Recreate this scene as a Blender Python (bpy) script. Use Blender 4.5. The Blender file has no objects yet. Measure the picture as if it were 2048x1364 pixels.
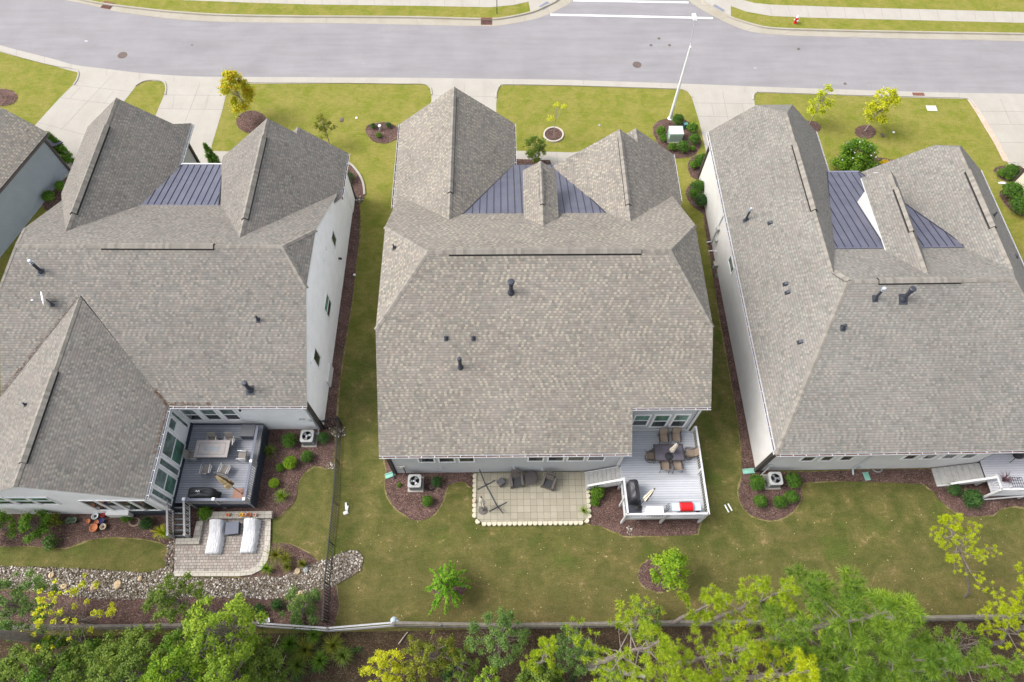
import bpy, math, random
import numpy as np
from mathutils import Vector, Matrix
random.seed(7); RNG = np.random.default_rng(11)
rad = math.radians
sc = bpy.context.scene
C = sc.collection

# ---------------------------------------------------------------- camera, sky, sun, exposure
CAM_H = 42.0
F_PX = 1354.2                       # focal length in pixels of a 2048 px wide frame
PITCH, YAW, ROLL = rad(62.03), rad(1.688), rad(1.054)
fw = Vector((math.sin(YAW)*math.cos(PITCH), math.cos(YAW)*math.cos(PITCH), -math.sin(PITCH)))
r0 = Vector((math.cos(YAW), -math.sin(YAW), 0)); u0 = r0.cross(fw)
rt = r0*math.cos(ROLL) + u0*math.sin(ROLL); up = -r0*math.sin(ROLL) + u0*math.cos(ROLL)
cd = bpy.data.cameras.new('camera'); cam = bpy.data.objects.new('camera', cd); C.objects.link(cam)
cd.sensor_width = 36; cd.lens = F_PX/2048*36; cd.clip_end = 1500; cd.clip_start = .5
M = Matrix((rt, up, -fw)).transposed().to_4x4(); M.translation = (0, 0, CAM_H)
cam.matrix_world = M; sc.camera = cam

SUN_EL, SUN_AZ = rad(50), rad(-84)       # azimuth from +Y (the street side) towards +X
w = bpy.data.worlds.new('World'); sc.world = w; w.use_nodes = True
nt = w.node_tree; bg = nt.nodes['Background']
sky = nt.nodes.new('ShaderNodeTexSky'); sky.sky_type = 'NISHITA'; sky.sun_disc = False
sky.sun_elevation = SUN_EL; sky.sun_rotation = SUN_AZ; sky.dust_density = 4; sky.air_density = 1.2; sky.ozone_density = 1
hs = nt.nodes.new('ShaderNodeHueSaturation'); hs.inputs['Saturation'].default_value = .33
nt.links.new(sky.outputs[0], hs.inputs['Color']); nt.links.new(hs.outputs[0], bg.inputs[0])
bg.inputs[1].default_value = .15
sl = bpy.data.lights.new('sun', 'SUN'); sl.energy = 1.3; sl.angle = rad(24); sl.color = (1, .95, .88)
so = bpy.data.objects.new('sun', sl); C.objects.link(so)
sd = Vector((math.sin(SUN_AZ)*math.cos(SUN_EL), math.cos(SUN_AZ)*math.cos(SUN_EL), math.sin(SUN_EL)))
so.rotation_euler = sd.to_track_quat('Z', 'Y').to_euler(); so.location = (-30, 20, 60)
sc.view_settings.view_transform = 'Standard'; sc.view_settings.look = 'None'
sc.view_settings.exposure = 1.05; sc.view_settings.gamma = 1
sc.cycles.max_bounces = 5; sc.cycles.diffuse_bounces = 3; sc.cycles.glossy_bounces = 2
sc.cycles.transmission_bounces = 2; sc.cycles.transparent_max_bounces = 4

# ---------------------------------------------------------------- where a measured point of the survey lies in the world
def ray(px, py, a=0.):
    d = fw*F_PX + rt*(px-1024) - up*(py-682)
    c, s = math.cos(rad(a)), math.sin(rad(a))
    return Vector((d.x*c-d.y*s, d.x*s+d.y*c, d.z))
def G(px, py, z=0., a=0.):
    d = ray(px, py, a); t = (z-CAM_H)/d.z; return Vector((d.x*t, d.y*t, z))
def GY(px, py, y, a=0.):
    d = ray(px, py, a); t = y/d.y; return Vector((d.x*t, y, CAM_H+d.z*t))
def GX(px, py, x, a=0.):
    d = ray(px, py, a); t = x/d.x; return Vector((x, d.y*t, CAM_H+d.z*t))

# ---------------------------------------------------------------- mesh builder
class MB:
    def __init__(s): s.v = []; s.f = []; s.m = []; s.uv = {}
    def add(s, vs, fs, m=0):
        b = len(s.v); s.v += [tuple(p) for p in vs]
        for f in fs: s.f.append([b+i for i in f]); s.m.append(m)
        return b
    def box(s, c, d, m=0, rz=0., top=1.0):
        x, y, z = (k/2 for k in d); ca, sa = math.cos(rz), math.sin(rz); vs = []
        for k, t in ((-z, 1), (z, top)):
            for i, j in ((-x, -y), (x, -y), (x, y), (-x, y)):
                i *= t; j *= t; vs.append((c[0]+i*ca-j*sa, c[1]+i*sa+j*ca, c[2]+k))
        s.add(vs, [(3, 2, 1, 0), (4, 5, 6, 7), (0, 1, 5, 4), (1, 2, 6, 5), (2, 3, 7, 6), (3, 0, 4, 7)], m)
    def bb(s, x0, x1, y0, y1, z0, z1, m=0): s.box(((x0+x1)/2, (y0+y1)/2, (z0+z1)/2), (abs(x1-x0), abs(y1-y0), abs(z1-z0)), m)
    def bar(s, p, q, w_, h_=None, m=0, upv=(0, 0, 1)):
        p = Vector(p); q = Vector(q); h_ = h_ or w_; d = (q-p).normalized(); u = Vector(upv)
        if abs(d.dot(u)) > .98: u = Vector((0, 1, 0))
        r = d.cross(u).normalized()*w_/2; n = r.cross(d).normalized()*h_/2
        vs = [k+i+j for k in (p, q) for i, j in ((-r, -n), (r, -n), (r, n), (-r, n))]
        s.add(vs, [(3, 2, 1, 0), (4, 5, 6, 7), (0, 1, 5, 4), (1, 2, 6, 5), (2, 3, 7, 6), (3, 0, 4, 7)], m)
    def tube(s, pts, rs, n=8, m=0, cap=True):
        pts = [Vector(p) for p in pts]
        if not hasattr(rs, '__len__'): rs = [rs]*len(pts)
        b = len(s.v); u = Vector((0, 0, 1))
        for i, p in enumerate(pts):
            d = (pts[min(i+1, len(pts)-1)]-pts[max(i-1, 0)]).normalized()
            if abs(d.dot(u)) > .95: u = Vector((0, 1, 0)) if abs(d.y) < .9 else Vector((1, 0, 0))
            r = d.cross(u).normalized(); q = r.cross(d)
            u = q
            for k in range(n):
                t = 2*math.pi*k/n; s.v.append(tuple(p+(r*math.cos(t)+q*math.sin(t))*rs[i]))
        for i in range(len(pts)-1):
            for k in range(n):
                k2 = (k+1) % n; s.f.append([b+i*n+k, b+i*n+k2, b+i*n+n+k2, b+i*n+n+k]); s.m.append(m)
        if cap:
            s.f.append([b+k for k in range(n)][::-1]); s.m.append(m)
            s.f.append([b+(len(pts)-1)*n+k for k in range(n)]); s.m.append(m)
    def lathe(s, prof, n=20, m=0, c=(0, 0, 0), sx=1., sy=1.):
        b = len(s.v)
        for r, z in prof:
            for k in range(n):
                t = 2*math.pi*k/n; s.v.append((c[0]+r*math.cos(t)*sx, c[1]+r*math.sin(t)*sy, c[2]+z))
        for i in range(len(prof)-1):
            for k in range(n):
                k2 = (k+1) % n; s.f.append([b+i*n+k, b+i*n+k2, b+i*n+n+k2, b+i*n+n+k]); s.m.append(m)
        if prof[0][0] > 1e-4: s.f.append([b+k for k in range(n)][::-1]); s.m.append(m)
        if prof[-1][0] > 1e-4: s.f.append([b+(len(prof)-1)*n+k for k in range(n)]); s.m.append(m)
    def prism(s, pts, z0, z1, m=0, mside=None):
        n = len(pts); ar = sum(pts[i][0]*pts[(i+1) % n][1]-pts[(i+1) % n][0]*pts[i][1] for i in range(n))
        if ar < 0: pts = pts[::-1]
        b = len(s.v); s.v += [(p[0], p[1], z0) for p in pts]+[(p[0], p[1], z1) for p in pts]
        s.f.append([b+n+i for i in range(n)]); s.m.append(m)
        s.f.append([b+i for i in range(n)][::-1]); s.m.append(m)
        for i in range(n):
            j = (i+1) % n; s.f.append([b+i, b+j, b+n+j, b+n+i]); s.m.append(m if mside is None else mside)
    def slab(s, pts, th=.14, m=0, mside=1):
        """a roof slope: planar polygon given by its upper face, thickness below it, shingle courses along u"""
        P = [Vector(p) for p in pts]; n = len(P); N = Vector((0, 0, 0))
        for i in range(n): N += P[i].cross(P[(i+1) % n])
        if N.z < 0: P = P[::-1]; N = -N
        N.normalize(); U = Vector((0, 0, 1)).cross(N)
        U = U.normalized() if U.length > 1e-4 else Vector((1, 0, 0))
        V = N.cross(U); b = len(s.v)
        s.v += [tuple(p) for p in P]+[tuple(p-Vector((0, 0, th))) for p in P]
        s.uv[len(s.f)] = [(p.dot(U), p.dot(V)) for p in P]
        s.f.append([b+i for i in range(n)]); s.m.append(m)
        s.f.append([b+n+i for i in range(n)][::-1]); s.m.append(mside)
        for i in range(n):
            j = (i+1) % n; s.f.append([b+j, b+i, b+n+i, b+n+j]); s.m.append(mside)
    def cap(s, p, q, g1, g2, hw=.16, h=.03, m=0, mside=0):
        """strip along a ridge or hip from p to q; g1, g2: slopes (dz/dx, dz/dy) on its left and right"""
        p = Vector(p); q = Vector(q); d = Vector((q.x-p.x, q.y-p.y, 0)).normalized(); l = Vector((-d.y, d.x, 0))
        zl = (g1[0]*l.x+g1[1]*l.y)*hw; zr = -(g2[0]*l.x+g2[1]*l.y)*hw
        vs = []
        for e in (p, q):
            vs += [e+l*hw+Vector((0, 0, zl+h)), e+Vector((0, 0, h+.01)), e-l*hw+Vector((0, 0, zr+h)),
                   e-l*hw+Vector((0, 0, zr-.02)), e+l*hw+Vector((0, 0, zl-.02))]
        b = len(s.v); k = len(s.f)
        L = (q-p).length
        s.add(vs, [(0, 1, 6, 5), (1, 2, 7, 6)], m)
        for t in (k, k+1): s.uv[t] = [(0, 0), (.3, 0), (.3, L), (0, L)]
        for f in ((2, 3, 8, 7), (3, 4, 9, 8), (4, 0, 5, 9), (0, 4, 3, 2, 1), (5, 6, 7, 8, 9)): s.f.append([b+i for i in f]); s.m.append(mside)
    def build(s, name, mats, parent=None, smooth=False, off=None):
        me = bpy.data.meshes.new(name)
        if off is None and parent is not None: off = ORG.get(parent.name)
        vs = s.v if off is None else [(x-off[0], y-off[1], z-off[2]) for x, y, z in s.v]
        me.from_pydata(vs, [], s.f)
        if not isinstance(mats, (list, tuple)): mats = [mats]
        for mm in mats: me.materials.append(mm)
        me.polygons.foreach_set('material_index', [min(k, len(mats)-1) for k in s.m])
        if smooth: me.polygons.foreach_set('use_smooth', [True]*len(s.f))
        if s.uv:
            uvl = me.uv_layers.new(name='UVMap').data
            for fi, uvs in s.uv.items():
                for k, li in enumerate(me.polygons[fi].loop_indices): uvl[li].uv = uvs[k]
        me.update()
        o = bpy.data.objects.new(name, me); C.objects.link(o)
        if parent is not None:
            o.parent = parent
            if parent.name in ORG: ORG[o.name] = ORG[parent.name]
        return o
ORG = {}
def tag(o, label=None, cat=None, group=None, kind=None):
    if label: o['label'] = label
    if cat: o['category'] = cat
    if group: o['group'] = group
    if kind: o['kind'] = kind
    return o
def thing(name, label, cat, loc=(0, 0, 0), rz=0., group=None, org=None, a=0.):
    """an Empty at the thing's base. org: base point in the building frame turned by a degrees"""
    o = bpy.data.objects.new(name, None); o.empty_display_size = .3; C.objects.link(o)
    if org is not None:
        ORG[o.name] = org; ca, sa = math.cos(rad(a)), math.sin(rad(a))
        loc = (org[0]*ca+org[1]*sa, -org[0]*sa+org[1]*ca, org[2]); rz = -rad(a)
    o.location = loc; o.rotation_euler = (0, 0, rz)
    return tag(o, label, cat, group)
def kids(o): return [c for c in bpy.data.objects if c.parent == o]
def copy_tree(o, loc=None, rz=None, scale=None, label=None, parent=None):
    c = o.copy(); C.objects.link(c); c.parent = parent
    if loc is not None: c.location = loc
    if rz is not None: c.rotation_euler = (0, 0, rz)
    if scale is not None: c.scale = scale if hasattr(scale, '__len__') else (scale,)*3
    if label: c['label'] = label
    for k in kids(o): copy_tree(k, parent=c)
    return c
def npmesh(name, V, F, mat, parent=None, UV=None):
    """V: (n,3) array, F: (m,k) array of equal-sided faces"""
    me = bpy.data.meshes.new(name); k = F.shape[1]
    me.vertices.add(len(V)); me.vertices.foreach_set('co', np.ascontiguousarray(V, dtype=np.float32).ravel())
    me.loops.add(F.size); me.loops.foreach_set('vertex_index', np.ascontiguousarray(F, dtype=np.int32).ravel())
    me.polygons.add(len(F)); me.polygons.foreach_set('loop_start', np.arange(0, F.size, k, dtype=np.int32))
    me.materials.append(mat); me.update(calc_edges=True)
    o = bpy.data.objects.new(name, me); C.objects.link(o); o.parent = parent
    return o
def curve(pts, n=6, closed=False):
    """smooth line through points (Catmull-Rom)"""
    P = [Vector((p[0], p[1], 0)) for p in pts]; out = []; N = len(P)
    rng = range(N) if closed else range(N-1)
    for i in rng:
        a = P[(i-1) % N] if closed or i > 0 else P[i]; b = P[i]; c = P[(i+1) % N]
        d = P[(i+2) % N] if closed or i+2 < N else c
        for k in range(n):
            t = k/n; out.append(.5*((2*b)+(c-a)*t+(2*a-5*b+4*c-d)*t*t+(3*b-a-3*c+d)*t**3))
    if not closed: out.append(P[-1])
    return [(p.x, p.y) for p in out]
def gl(pts, z=0.): return [tuple(G(x, y, z)[:2]) for x, y in pts]
# ---------------------------------------------------------------- materials
class NT:
    def __init__(s, name):
        s.mat = bpy.data.materials.new(name); s.mat.use_nodes = True; s.t = s.mat.node_tree
        s.b = s.t.nodes['Principled BSDF']
    def n(s, typ, ins=None, **kw):
        nd = s.t.nodes.new('ShaderNode'+typ)
        for k, v in kw.items(): setattr(nd, k, v)
        for k, v in (ins or {}).items(): s.set(nd.inputs[k], v)
        return nd
    def set(s, sock, v):
        if isinstance(v, bpy.types.NodeSocket): s.t.links.new(v, sock)
        elif isinstance(v, bpy.types.Node): s.t.links.new(v.outputs[0], sock)
        else:
            if hasattr(v, '__len__') and len(v) == 3 and sock.type == 'RGBA': v = (*v, 1)
            sock.default_value = v
    def math(s, op, a, b=0., c=None):
        nd = s.n('Math', operation=op); s.set(nd.inputs[0], a); s.set(nd.inputs[1], b)
        if c is not None: s.set(nd.inputs[2], c)
        return nd.outputs[0]
    def mix(s, f, a, b, mode='MIX'):
        nd = s.n('MixRGB', blend_type=mode); s.set(nd.inputs[0], f); s.set(nd.inputs[1], a); s.set(nd.inputs[2], b)
        return nd.outputs[0]
    def ramp(s, f, stops, interp='LINEAR'):
        nd = s.n('ValToRGB'); r = nd.color_ramp; r.interpolation = interp
        while len(r.elements) < len(stops): r.elements.new(.5)
        for e, (p, c) in zip(r.elements, stops):
            e.position = p; e.color = (*c, 1) if hasattr(c, '__len__') else (c, c, c, 1)
        s.set(nd.inputs[0], f); return nd.outputs[0]
    def pos(s): return s.n('NewGeometry').outputs['Position']
    def noise(s, vec, scale, detail=4, rough=.55, dist=0.):
        nd = s.n('TexNoise'); s.set(nd.inputs['Vector'], vec); nd.inputs['Scale'].default_value = scale
        nd.inputs['Detail'].default_value = detail; nd.inputs['Roughness'].default_value = rough
        nd.inputs['Distortion'].default_value = dist; return nd.outputs[0]
    def scale(s, vec, v):
        nd = s.n('VectorMath', operation='MULTIPLY'); s.set(nd.inputs[0], vec); nd.inputs[1].default_value = v; return nd.outputs[0]
    def bump(s, h, st=.3, d=.02):
        nd = s.n('Bump'); nd.inputs['Strength'].default_value = st; nd.inputs['Distance'].default_value = d
        s.set(nd.inputs['Height'], h); s.t.links.new(nd.outputs[0], s.b.inputs['Normal'])
    def out(s, col, rough=.8, metal=0., spec=.3):
        s.set(s.b.inputs['Base Color'], col); s.set(s.b.inputs['Roughness'], rough); s.b.inputs['Metallic'].default_value = metal
        s.b.inputs['Specular IOR Level'].default_value = spec; return s.mat
MATS = {}
def plain(name, col, rough=.6, metal=0., var=.12, sc_=3., fine=0., spec=.4):
    if name in MATS: return MATS[name]
    m = NT(name); p = m.n('TexCoord').outputs['Object']
    f = m.noise(p, sc_, 5, .6); k = m.ramp(f, [(.3, 1-var), (.7, 1+var*.6)])
    c = m.mix(1., col, k, 'MULTIPLY')
    if fine:
        g = m.noise(p, 60, 2, .5); c = m.mix(1., c, m.ramp(g, [(.3, 1-fine), (.7, 1+fine)]), 'MULTIPLY'); m.bump(g, .2, .01)
    MATS[name] = m.out(c, rough, metal, spec); return MATS[name]

def shingle(name, dark, mid, tan, pink):
    m = NT(name); uv = m.n('TexCoord').outputs['UV']; sp = m.n('SeparateXYZ'); m.set(sp.inputs[0], uv)
    u, v = sp.outputs[0], sp.outputs[1]
    rv = m.math('DIVIDE', v, .146); row = m.math('FLOOR', rv); fr = m.math('FRACT', rv)
    cmb = m.n('CombineXYZ'); m.set(cmb.inputs[0], row); cmb.inputs[1].default_value = 3.7
    wn = m.n('TexWhiteNoise', noise_dimensions='2D'); m.set(wn.inputs['Vector'], cmb)
    shift = m.math('MULTIPLY', wn.outputs['Value'], 5.)
    def cells(wd, seed):
        cu = m.math('FLOOR', m.math('DIVIDE', m.math('ADD', u, shift), wd))
        cc = m.n('CombineXYZ'); m.set(cc.inputs[0], cu); m.set(cc.inputs[1], row); cc.inputs[2].default_value = seed
        k = m.n('TexWhiteNoise', noise_dimensions='3D'); m.set(k.inputs['Vector'], cc); return k
    a = cells(.155, 0.); b = cells(.31, 5.)
    par = m.math('FRACT', m.math('DIVIDE', m.math('FLOOR', m.math('DIVIDE', m.math('ADD', u, shift), .155)), 2.))
    # laminated tabs: every second piece is a raised tab, about half of them light
    tab = m.math('MULTIPLY', m.math('GREATER_THAN', par, .25), m.ramp(a.outputs['Value'], [(.22, 0.), (.95, 1.)]))
    tc = m.ramp(b.outputs['Value'], [(0, dark), (.3, tuple(k*f for k, f in zip(mid, (.99, 1.02, 1.0)))), (.55, mid), (.78, tuple(k*f for k, f in zip(mid, (1.05, .985, .96)))), (1, tuple(k*1.12 for k in mid))])
    sp2 = m.n('SeparateXYZ'); m.set(sp2.inputs[0], a.outputs['Color'])
    tc = m.mix(1., tc, m.ramp(sp2.outputs[1], [(0, .9), (1, 1.1)]), 'MULTIPLY')
    c = m.mix(m.math('MULTIPLY', tab, .88), tc, tan)
    p = m.pos()
    c = m.mix(m.ramp(m.noise(p, .9, 3, .5), [(.5, 0.), (.68, .38)]), c, pink)
    c = m.mix(1., c, m.ramp(m.noise(p, .22, 3, .6), [(.3, .9), (.7, 1.07)]), 'MULTIPLY')
    c = m.mix(1., c, m.ramp(m.noise(p, 45, 2, .6), [(.3, .86), (.7, 1.14)]), 'MULTIPLY')
    edge = m.ramp(fr, [(0, .6), (.12, .74), (.22, 1.), (1., 1.03)])  # course shadow painted dark along each row's lower edge
    c = m.mix(1., c, edge, 'MULTIPLY')
    m.bump(m.math('ADD', m.math('MULTIPLY', fr, -1.), m.math('MULTIPLY', a.outputs['Value'], .35)), .5, .02)
    return m.out(c, .93, 0, .15)
SH_C = shingle('shingle_warm_grey', (.160, .148, .133), (.192, .178, .160), (.318, .285, .230), (.212, .184, .168))
SH_L = shingle('shingle_grey', (.138, .131, .122), (.165, .156, .145), (.245, .224, .193), (.190, .166, .154))
SH_R = shingle('shingle_grey_green', (.150, .144, .134), (.176, .169, .157), (.248, .234, .208), (.197, .177, .163))
def capmat(name, col):
    m = NT(name); uv = m.n('TexCoord').outputs['UV']; sp = m.n('SeparateXYZ'); m.set(sp.inputs[0], uv)
    rv = m.math('DIVIDE', sp.outputs[1], .2); row = m.math('FLOOR', rv)
    wn = m.n('TexWhiteNoise', noise_dimensions='1D'); m.set(wn.inputs['W'], row)
    c = m.mix(1., col, m.ramp(wn.outputs['Value'], [(0, .82), (1, 1.18)]), 'MULTIPLY')
    c = m.mix(1., c, m.ramp(m.noise(m.pos(), 40, 2), [(.3, .88), (.7, 1.1)]), 'MULTIPLY')
    return m.out(c, .93, 0, .15)
CAPM = capmat('ridge_cap_shingle', (.208, .192, .17))
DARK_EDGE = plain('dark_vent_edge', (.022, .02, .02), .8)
def siding(name, col, step=.18, rough=.55, var=.05):
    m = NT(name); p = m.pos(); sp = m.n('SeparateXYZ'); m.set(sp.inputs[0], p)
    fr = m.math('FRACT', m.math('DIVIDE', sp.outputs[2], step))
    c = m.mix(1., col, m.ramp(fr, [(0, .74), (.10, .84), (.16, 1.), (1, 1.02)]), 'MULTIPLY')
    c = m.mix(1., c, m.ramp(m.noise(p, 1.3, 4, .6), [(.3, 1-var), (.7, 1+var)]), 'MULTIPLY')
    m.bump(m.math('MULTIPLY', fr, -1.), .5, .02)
    return m.out(c, rough, 0, .3)
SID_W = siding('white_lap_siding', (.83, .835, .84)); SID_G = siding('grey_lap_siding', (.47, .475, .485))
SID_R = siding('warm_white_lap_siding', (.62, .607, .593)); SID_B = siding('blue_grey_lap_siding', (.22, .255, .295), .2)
SID_D = siding('dark_navy_board', (.035, .045, .062), .3)
TRIM = plain('white_trim', (.62, .62, .615), .45, var=.04); WTRIM = plain('window_white', (.82, .82, .82), .4, var=.03); TRIM_D = plain('dark_bronze_trim', (.05, .042, .04), .5)
GUT = plain('gutter_white', (.5, .52, .56), .4, var=.08, sc_=1.5)
def glass(name, col):
    m = NT(name); p = m.n('TexCoord').outputs['Object']
    c = m.mix(m.ramp(m.noise(p, 1.4, 2), [(.4, 0.), (.65, 1.)]), col, tuple(k*2.1 for k in col))
    return m.out(c, .07, 0, 1.)
GLASS = glass('window_glass_green', (.05, .12, .085)); GLASS_D = glass('window_glass_dark', (.018, .022, .022)); GLASS_G = glass('window_glass_grey', (.085, .115, .105))
def metalroof():
    m = NT('standing_seam_metal'); p = m.pos()
    c = m.mix(m.ramp(m.noise(p, 1.1, 4, .6), [(.35, 0.), (.7, 1.)]), (.105, .108, .15), (.135, .138, .182))
    return m.out(c, .42, .25, .4)
METAL = metalroof(); SEAM = plain('seam_dark', (.03, .03, .05), .5)
VENT = plain('vent_dark_metal', (.05, .055, .07), .5, .3); VENT_L = plain('vent_light_metal', (.55, .6, .68), .35, .4)

def lawn():
    m = NT('lawn_grass'); p = m.pos(); sp = m.n('SeparateXYZ'); m.set(sp.inputs[0], p)
    n1 = m.noise(p, .16, 4, .6); n2 = m.noise(p, .75, 4, .65, .5); n3 = m.noise(p, 3.2, 4, .7); n4 = m.noise(p, 22, 3, .7)
    fine = m.noise(m.scale(p, (1, 1.6, 1)), 11, 4, .75)
    # turf: lighter yellow-green by the street, darker olive behind, browner by the wood
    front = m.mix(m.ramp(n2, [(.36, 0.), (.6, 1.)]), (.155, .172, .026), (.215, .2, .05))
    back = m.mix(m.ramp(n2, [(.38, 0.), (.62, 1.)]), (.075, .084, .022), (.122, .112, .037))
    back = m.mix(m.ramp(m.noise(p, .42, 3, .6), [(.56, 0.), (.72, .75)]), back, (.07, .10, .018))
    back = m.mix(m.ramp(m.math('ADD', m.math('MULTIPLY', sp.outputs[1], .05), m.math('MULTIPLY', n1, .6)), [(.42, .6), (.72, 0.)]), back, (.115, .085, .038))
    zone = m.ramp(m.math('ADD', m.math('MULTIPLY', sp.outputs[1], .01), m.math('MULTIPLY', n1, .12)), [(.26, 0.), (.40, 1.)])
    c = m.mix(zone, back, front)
    bare = m.ramp(m.math('ADD', n3, m.math('MULTIPLY', m.math('SUBTRACT', n2, .5), .9)), [(.63, 0.), (.80, .5)])
    c = m.mix(m.math('MULTIPLY', bare, m.math('SUBTRACT', 1.15, zone)), c, (.29, .2, .105))
    wear = m.ramp(m.noise(m.scale(p, (.5, 1.4, 1)), .8, 3, .6), [(.58, 0.), (.75, .35)])
    c = m.mix(m.math('MULTIPLY', wear, m.math('SUBTRACT', 1., zone)), c, (.185, .125, .06))
    c = m.mix(1., c, m.ramp(fine, [(.3, .62), (.5, 1.), (.7, 1.36)]), 'MULTIPLY')
    c = m.mix(1., c, m.ramp(n4, [(.3, .8), (.7, 1.2)]), 'MULTIPLY')
    c = m.mix(1., c, m.ramp(m.noise(m.scale(p, (1, 2.2, 1)), 1.9, 5, .75), [(.32, .84), (.5, 1.), (.68, 1.14)]), 'MULTIPLY')
    c = m.mix(m.ramp(m.noise(p, 2.6, 5, .75), [(.58, 0.), (.78, .35)]), c, m.mix(zone, (.17, .14, .06), (.3, .25, .09)))
    m.bump(m.math('ADD', fine, n4), .6, .05)
    return m.out(c, .95, 0, .08)
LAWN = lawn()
def mulch(name, a, b, c3):
    m = NT(name); p = m.pos()
    v = m.n('TexVoronoi'); m.set(v.inputs['Vector'], m.scale(p, (1, 1.7, 1))); v.inputs['Scale'].default_value = 22
    sp = m.n('SeparateXYZ'); m.set(sp.inputs[0], v.outputs['Color'])
    c = m.ramp(sp.outputs[0], [(0, a), (.5, b), (.85, b), (1, c3)])
    c = m.mix(1., c, m.ramp(m.noise(p, 1.2, 4, .6), [(.3, .75), (.7, 1.2)]), 'MULTIPLY')
    c = m.mix(m.ramp(m.noise(p, .6, 4, .65), [(.52, 0.), (.75, .45)]), c, tuple(k*1.5 for k in b))
    m.bump(m.noise(p, 25, 3, .7), .9, .05)
    return m.out(c, .95, 0, .1)
WORN = NT('worn_turf_edge'); _p = WORN.pos(); WORN = WORN.out(WORN.mix(WORN.ramp(WORN.noise(_p, 2.5, 4, .7), [(.42, 0.), (.62, 1.)]), (.115, .11, .03), (.24, .19, .1)), .95, 0, .1)
MULCH = mulch('bark_mulch', (.04, .024, .02), (.115, .07, .06), (.3, .22, .19))
LITTER = mulch('leaf_litter', (.02, .014, .01), (.06, .042, .026), (.16, .12, .075))
def asphalt():
    m = NT('road_asphalt'); p = m.pos(); sp = m.n('SeparateXYZ'); m.set(sp.inputs[0], p)
    c = m.mix(m.ramp(m.noise(p, .35, 4, .6), [(.3, 0.), (.7, 1.)]), (.215, .206, .217), (.248, .239, .25))
    c = m.mix(1., c, m.ramp(m.noise(p, 30, 3, .8), [(.25, .8), (.75, 1.2)]), 'MULTIPLY')
    c = m.mix(1., c, m.ramp(m.noise(m.scale(p, (.25, 2.2, 1)), .8, 3), [(.35, .95), (.65, 1.04)]), 'MULTIPLY')
    c = m.mix(m.ramp(m.noise(m.scale(p, (.08, .5, 1)), 1., 4, .6), [(.5, 0.), (.7, .22)]), c, (.17, .165, .17))
    # a few crack-sealed and scuffed spots
    v = m.n('TexVoronoi', feature='DISTANCE_TO_EDGE'); m.set(v.inputs['Vector'], p); v.inputs['Scale'].default_value = .16
    crack = m.math('MULTIPLY', m.ramp(v.outputs['Distance'], [(0, 1.), (.004, .0)]), m.ramp(m.noise(p, .3, 2), [(.5, 0.), (.6, .35)]))
    c = m.mix(crack, c, (.16, .15, .16))
    m.bump(m.noise(p, 40, 2), .3, .01)
    return m.out(c, .9, 0, .2)
ASPH = asphalt()
def concrete(name, a, b, joint=(.3, .28, .25)):
    m = NT(name); p = m.pos()
    c = m.mix(m.ramp(m.noise(p, .5, 5, .65), [(.3, 0.), (.7, 1.)]), a, b)
    c = m.mix(1., c, m.ramp(m.noise(p, 18, 4, .8), [(.3, .92), (.7, 1.06)]), 'MULTIPLY')
    c = m.mix(m.ramp(m.noise(p, 1.7, 3, .7), [(.6, 0.), (.8, .35)]), c, tuple(k*.68 for k in b))
    c = m.mix(m.ramp(m.noise(m.scale(p, (1.5, .25, 1)), .7, 4, .6), [(.5, 0.), (.75, .3)]), c, tuple(k*.72 for k in b))
    return m.out(c, .85, 0, .2)
CONC = concrete('pale_concrete', (.335, .31, .275), (.375, .355, .32)); KERB = concrete('kerb_concrete', (.30, .27, .215), (.35, .325, .28))
JOINT = plain('joint_line', (.2, .185, .17), .9); PAINT = plain('road_paint_white', (.68, .68, .68), .6, var=.1, sc_=1.)
def pavers(name, cols, bw, bh, mortar, ang=0., off_=.5):
    m = NT(name); p = m.pos(); mp = m.n('Mapping'); m.set(mp.inputs[0], p); mp.inputs['Rotation'].default_value = (0, 0, ang)
    b = m.n('TexBrick'); m.set(b.inputs['Vector'], mp); b.inputs['Scale'].default_value = 1.; b.offset = off_; b.squash = 1 if off_ < .1 else .7; b.squash_frequency = 3
    b.inputs['Brick Width'].default_value = bw; b.inputs['Row Height'].default_value = bh; b.inputs['Mortar Size'].default_value = .012
    b.inputs['Color1'].default_value = (*cols[0], 1); b.inputs['Color2'].default_value = (*cols[1], 1); b.inputs['Mortar'].default_value = (*mortar, 1)
    b.inputs['Bias'].default_value = 0
    c = m.mix(m.ramp(m.noise(p, 1.6, 4, .6), [(.45, 0.), (.75, .5)]), b.outputs[0], cols[2])
    c = m.mix(1., c, m.ramp(m.noise(p, 20, 3, .7), [(.3, .9), (.7, 1.08)]), 'MULTIPLY')
    m.bump(b.outputs['Fac'], -.4, .01)
    return m.out(c, .85, 0, .2)
PAV_C = pavers('cream_patio_slab', ((.28, .255, .195), (.345, .315, .25), (.27, .245, .2)), .41, .41, (.15, .14, .09), 0, .0)
PAV_L = pavers('grey_paver', ((.22, .195, .175), (.36, .325, .295), (.27, .21, .185)), .24, .17, (.08, .07, .06))
WALLST = pavers('wall_cap_stone', ((.27, .25, .22), (.33, .31, .27), (.25, .23, .2)), .4, .3, (.12, .11, .1))
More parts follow.
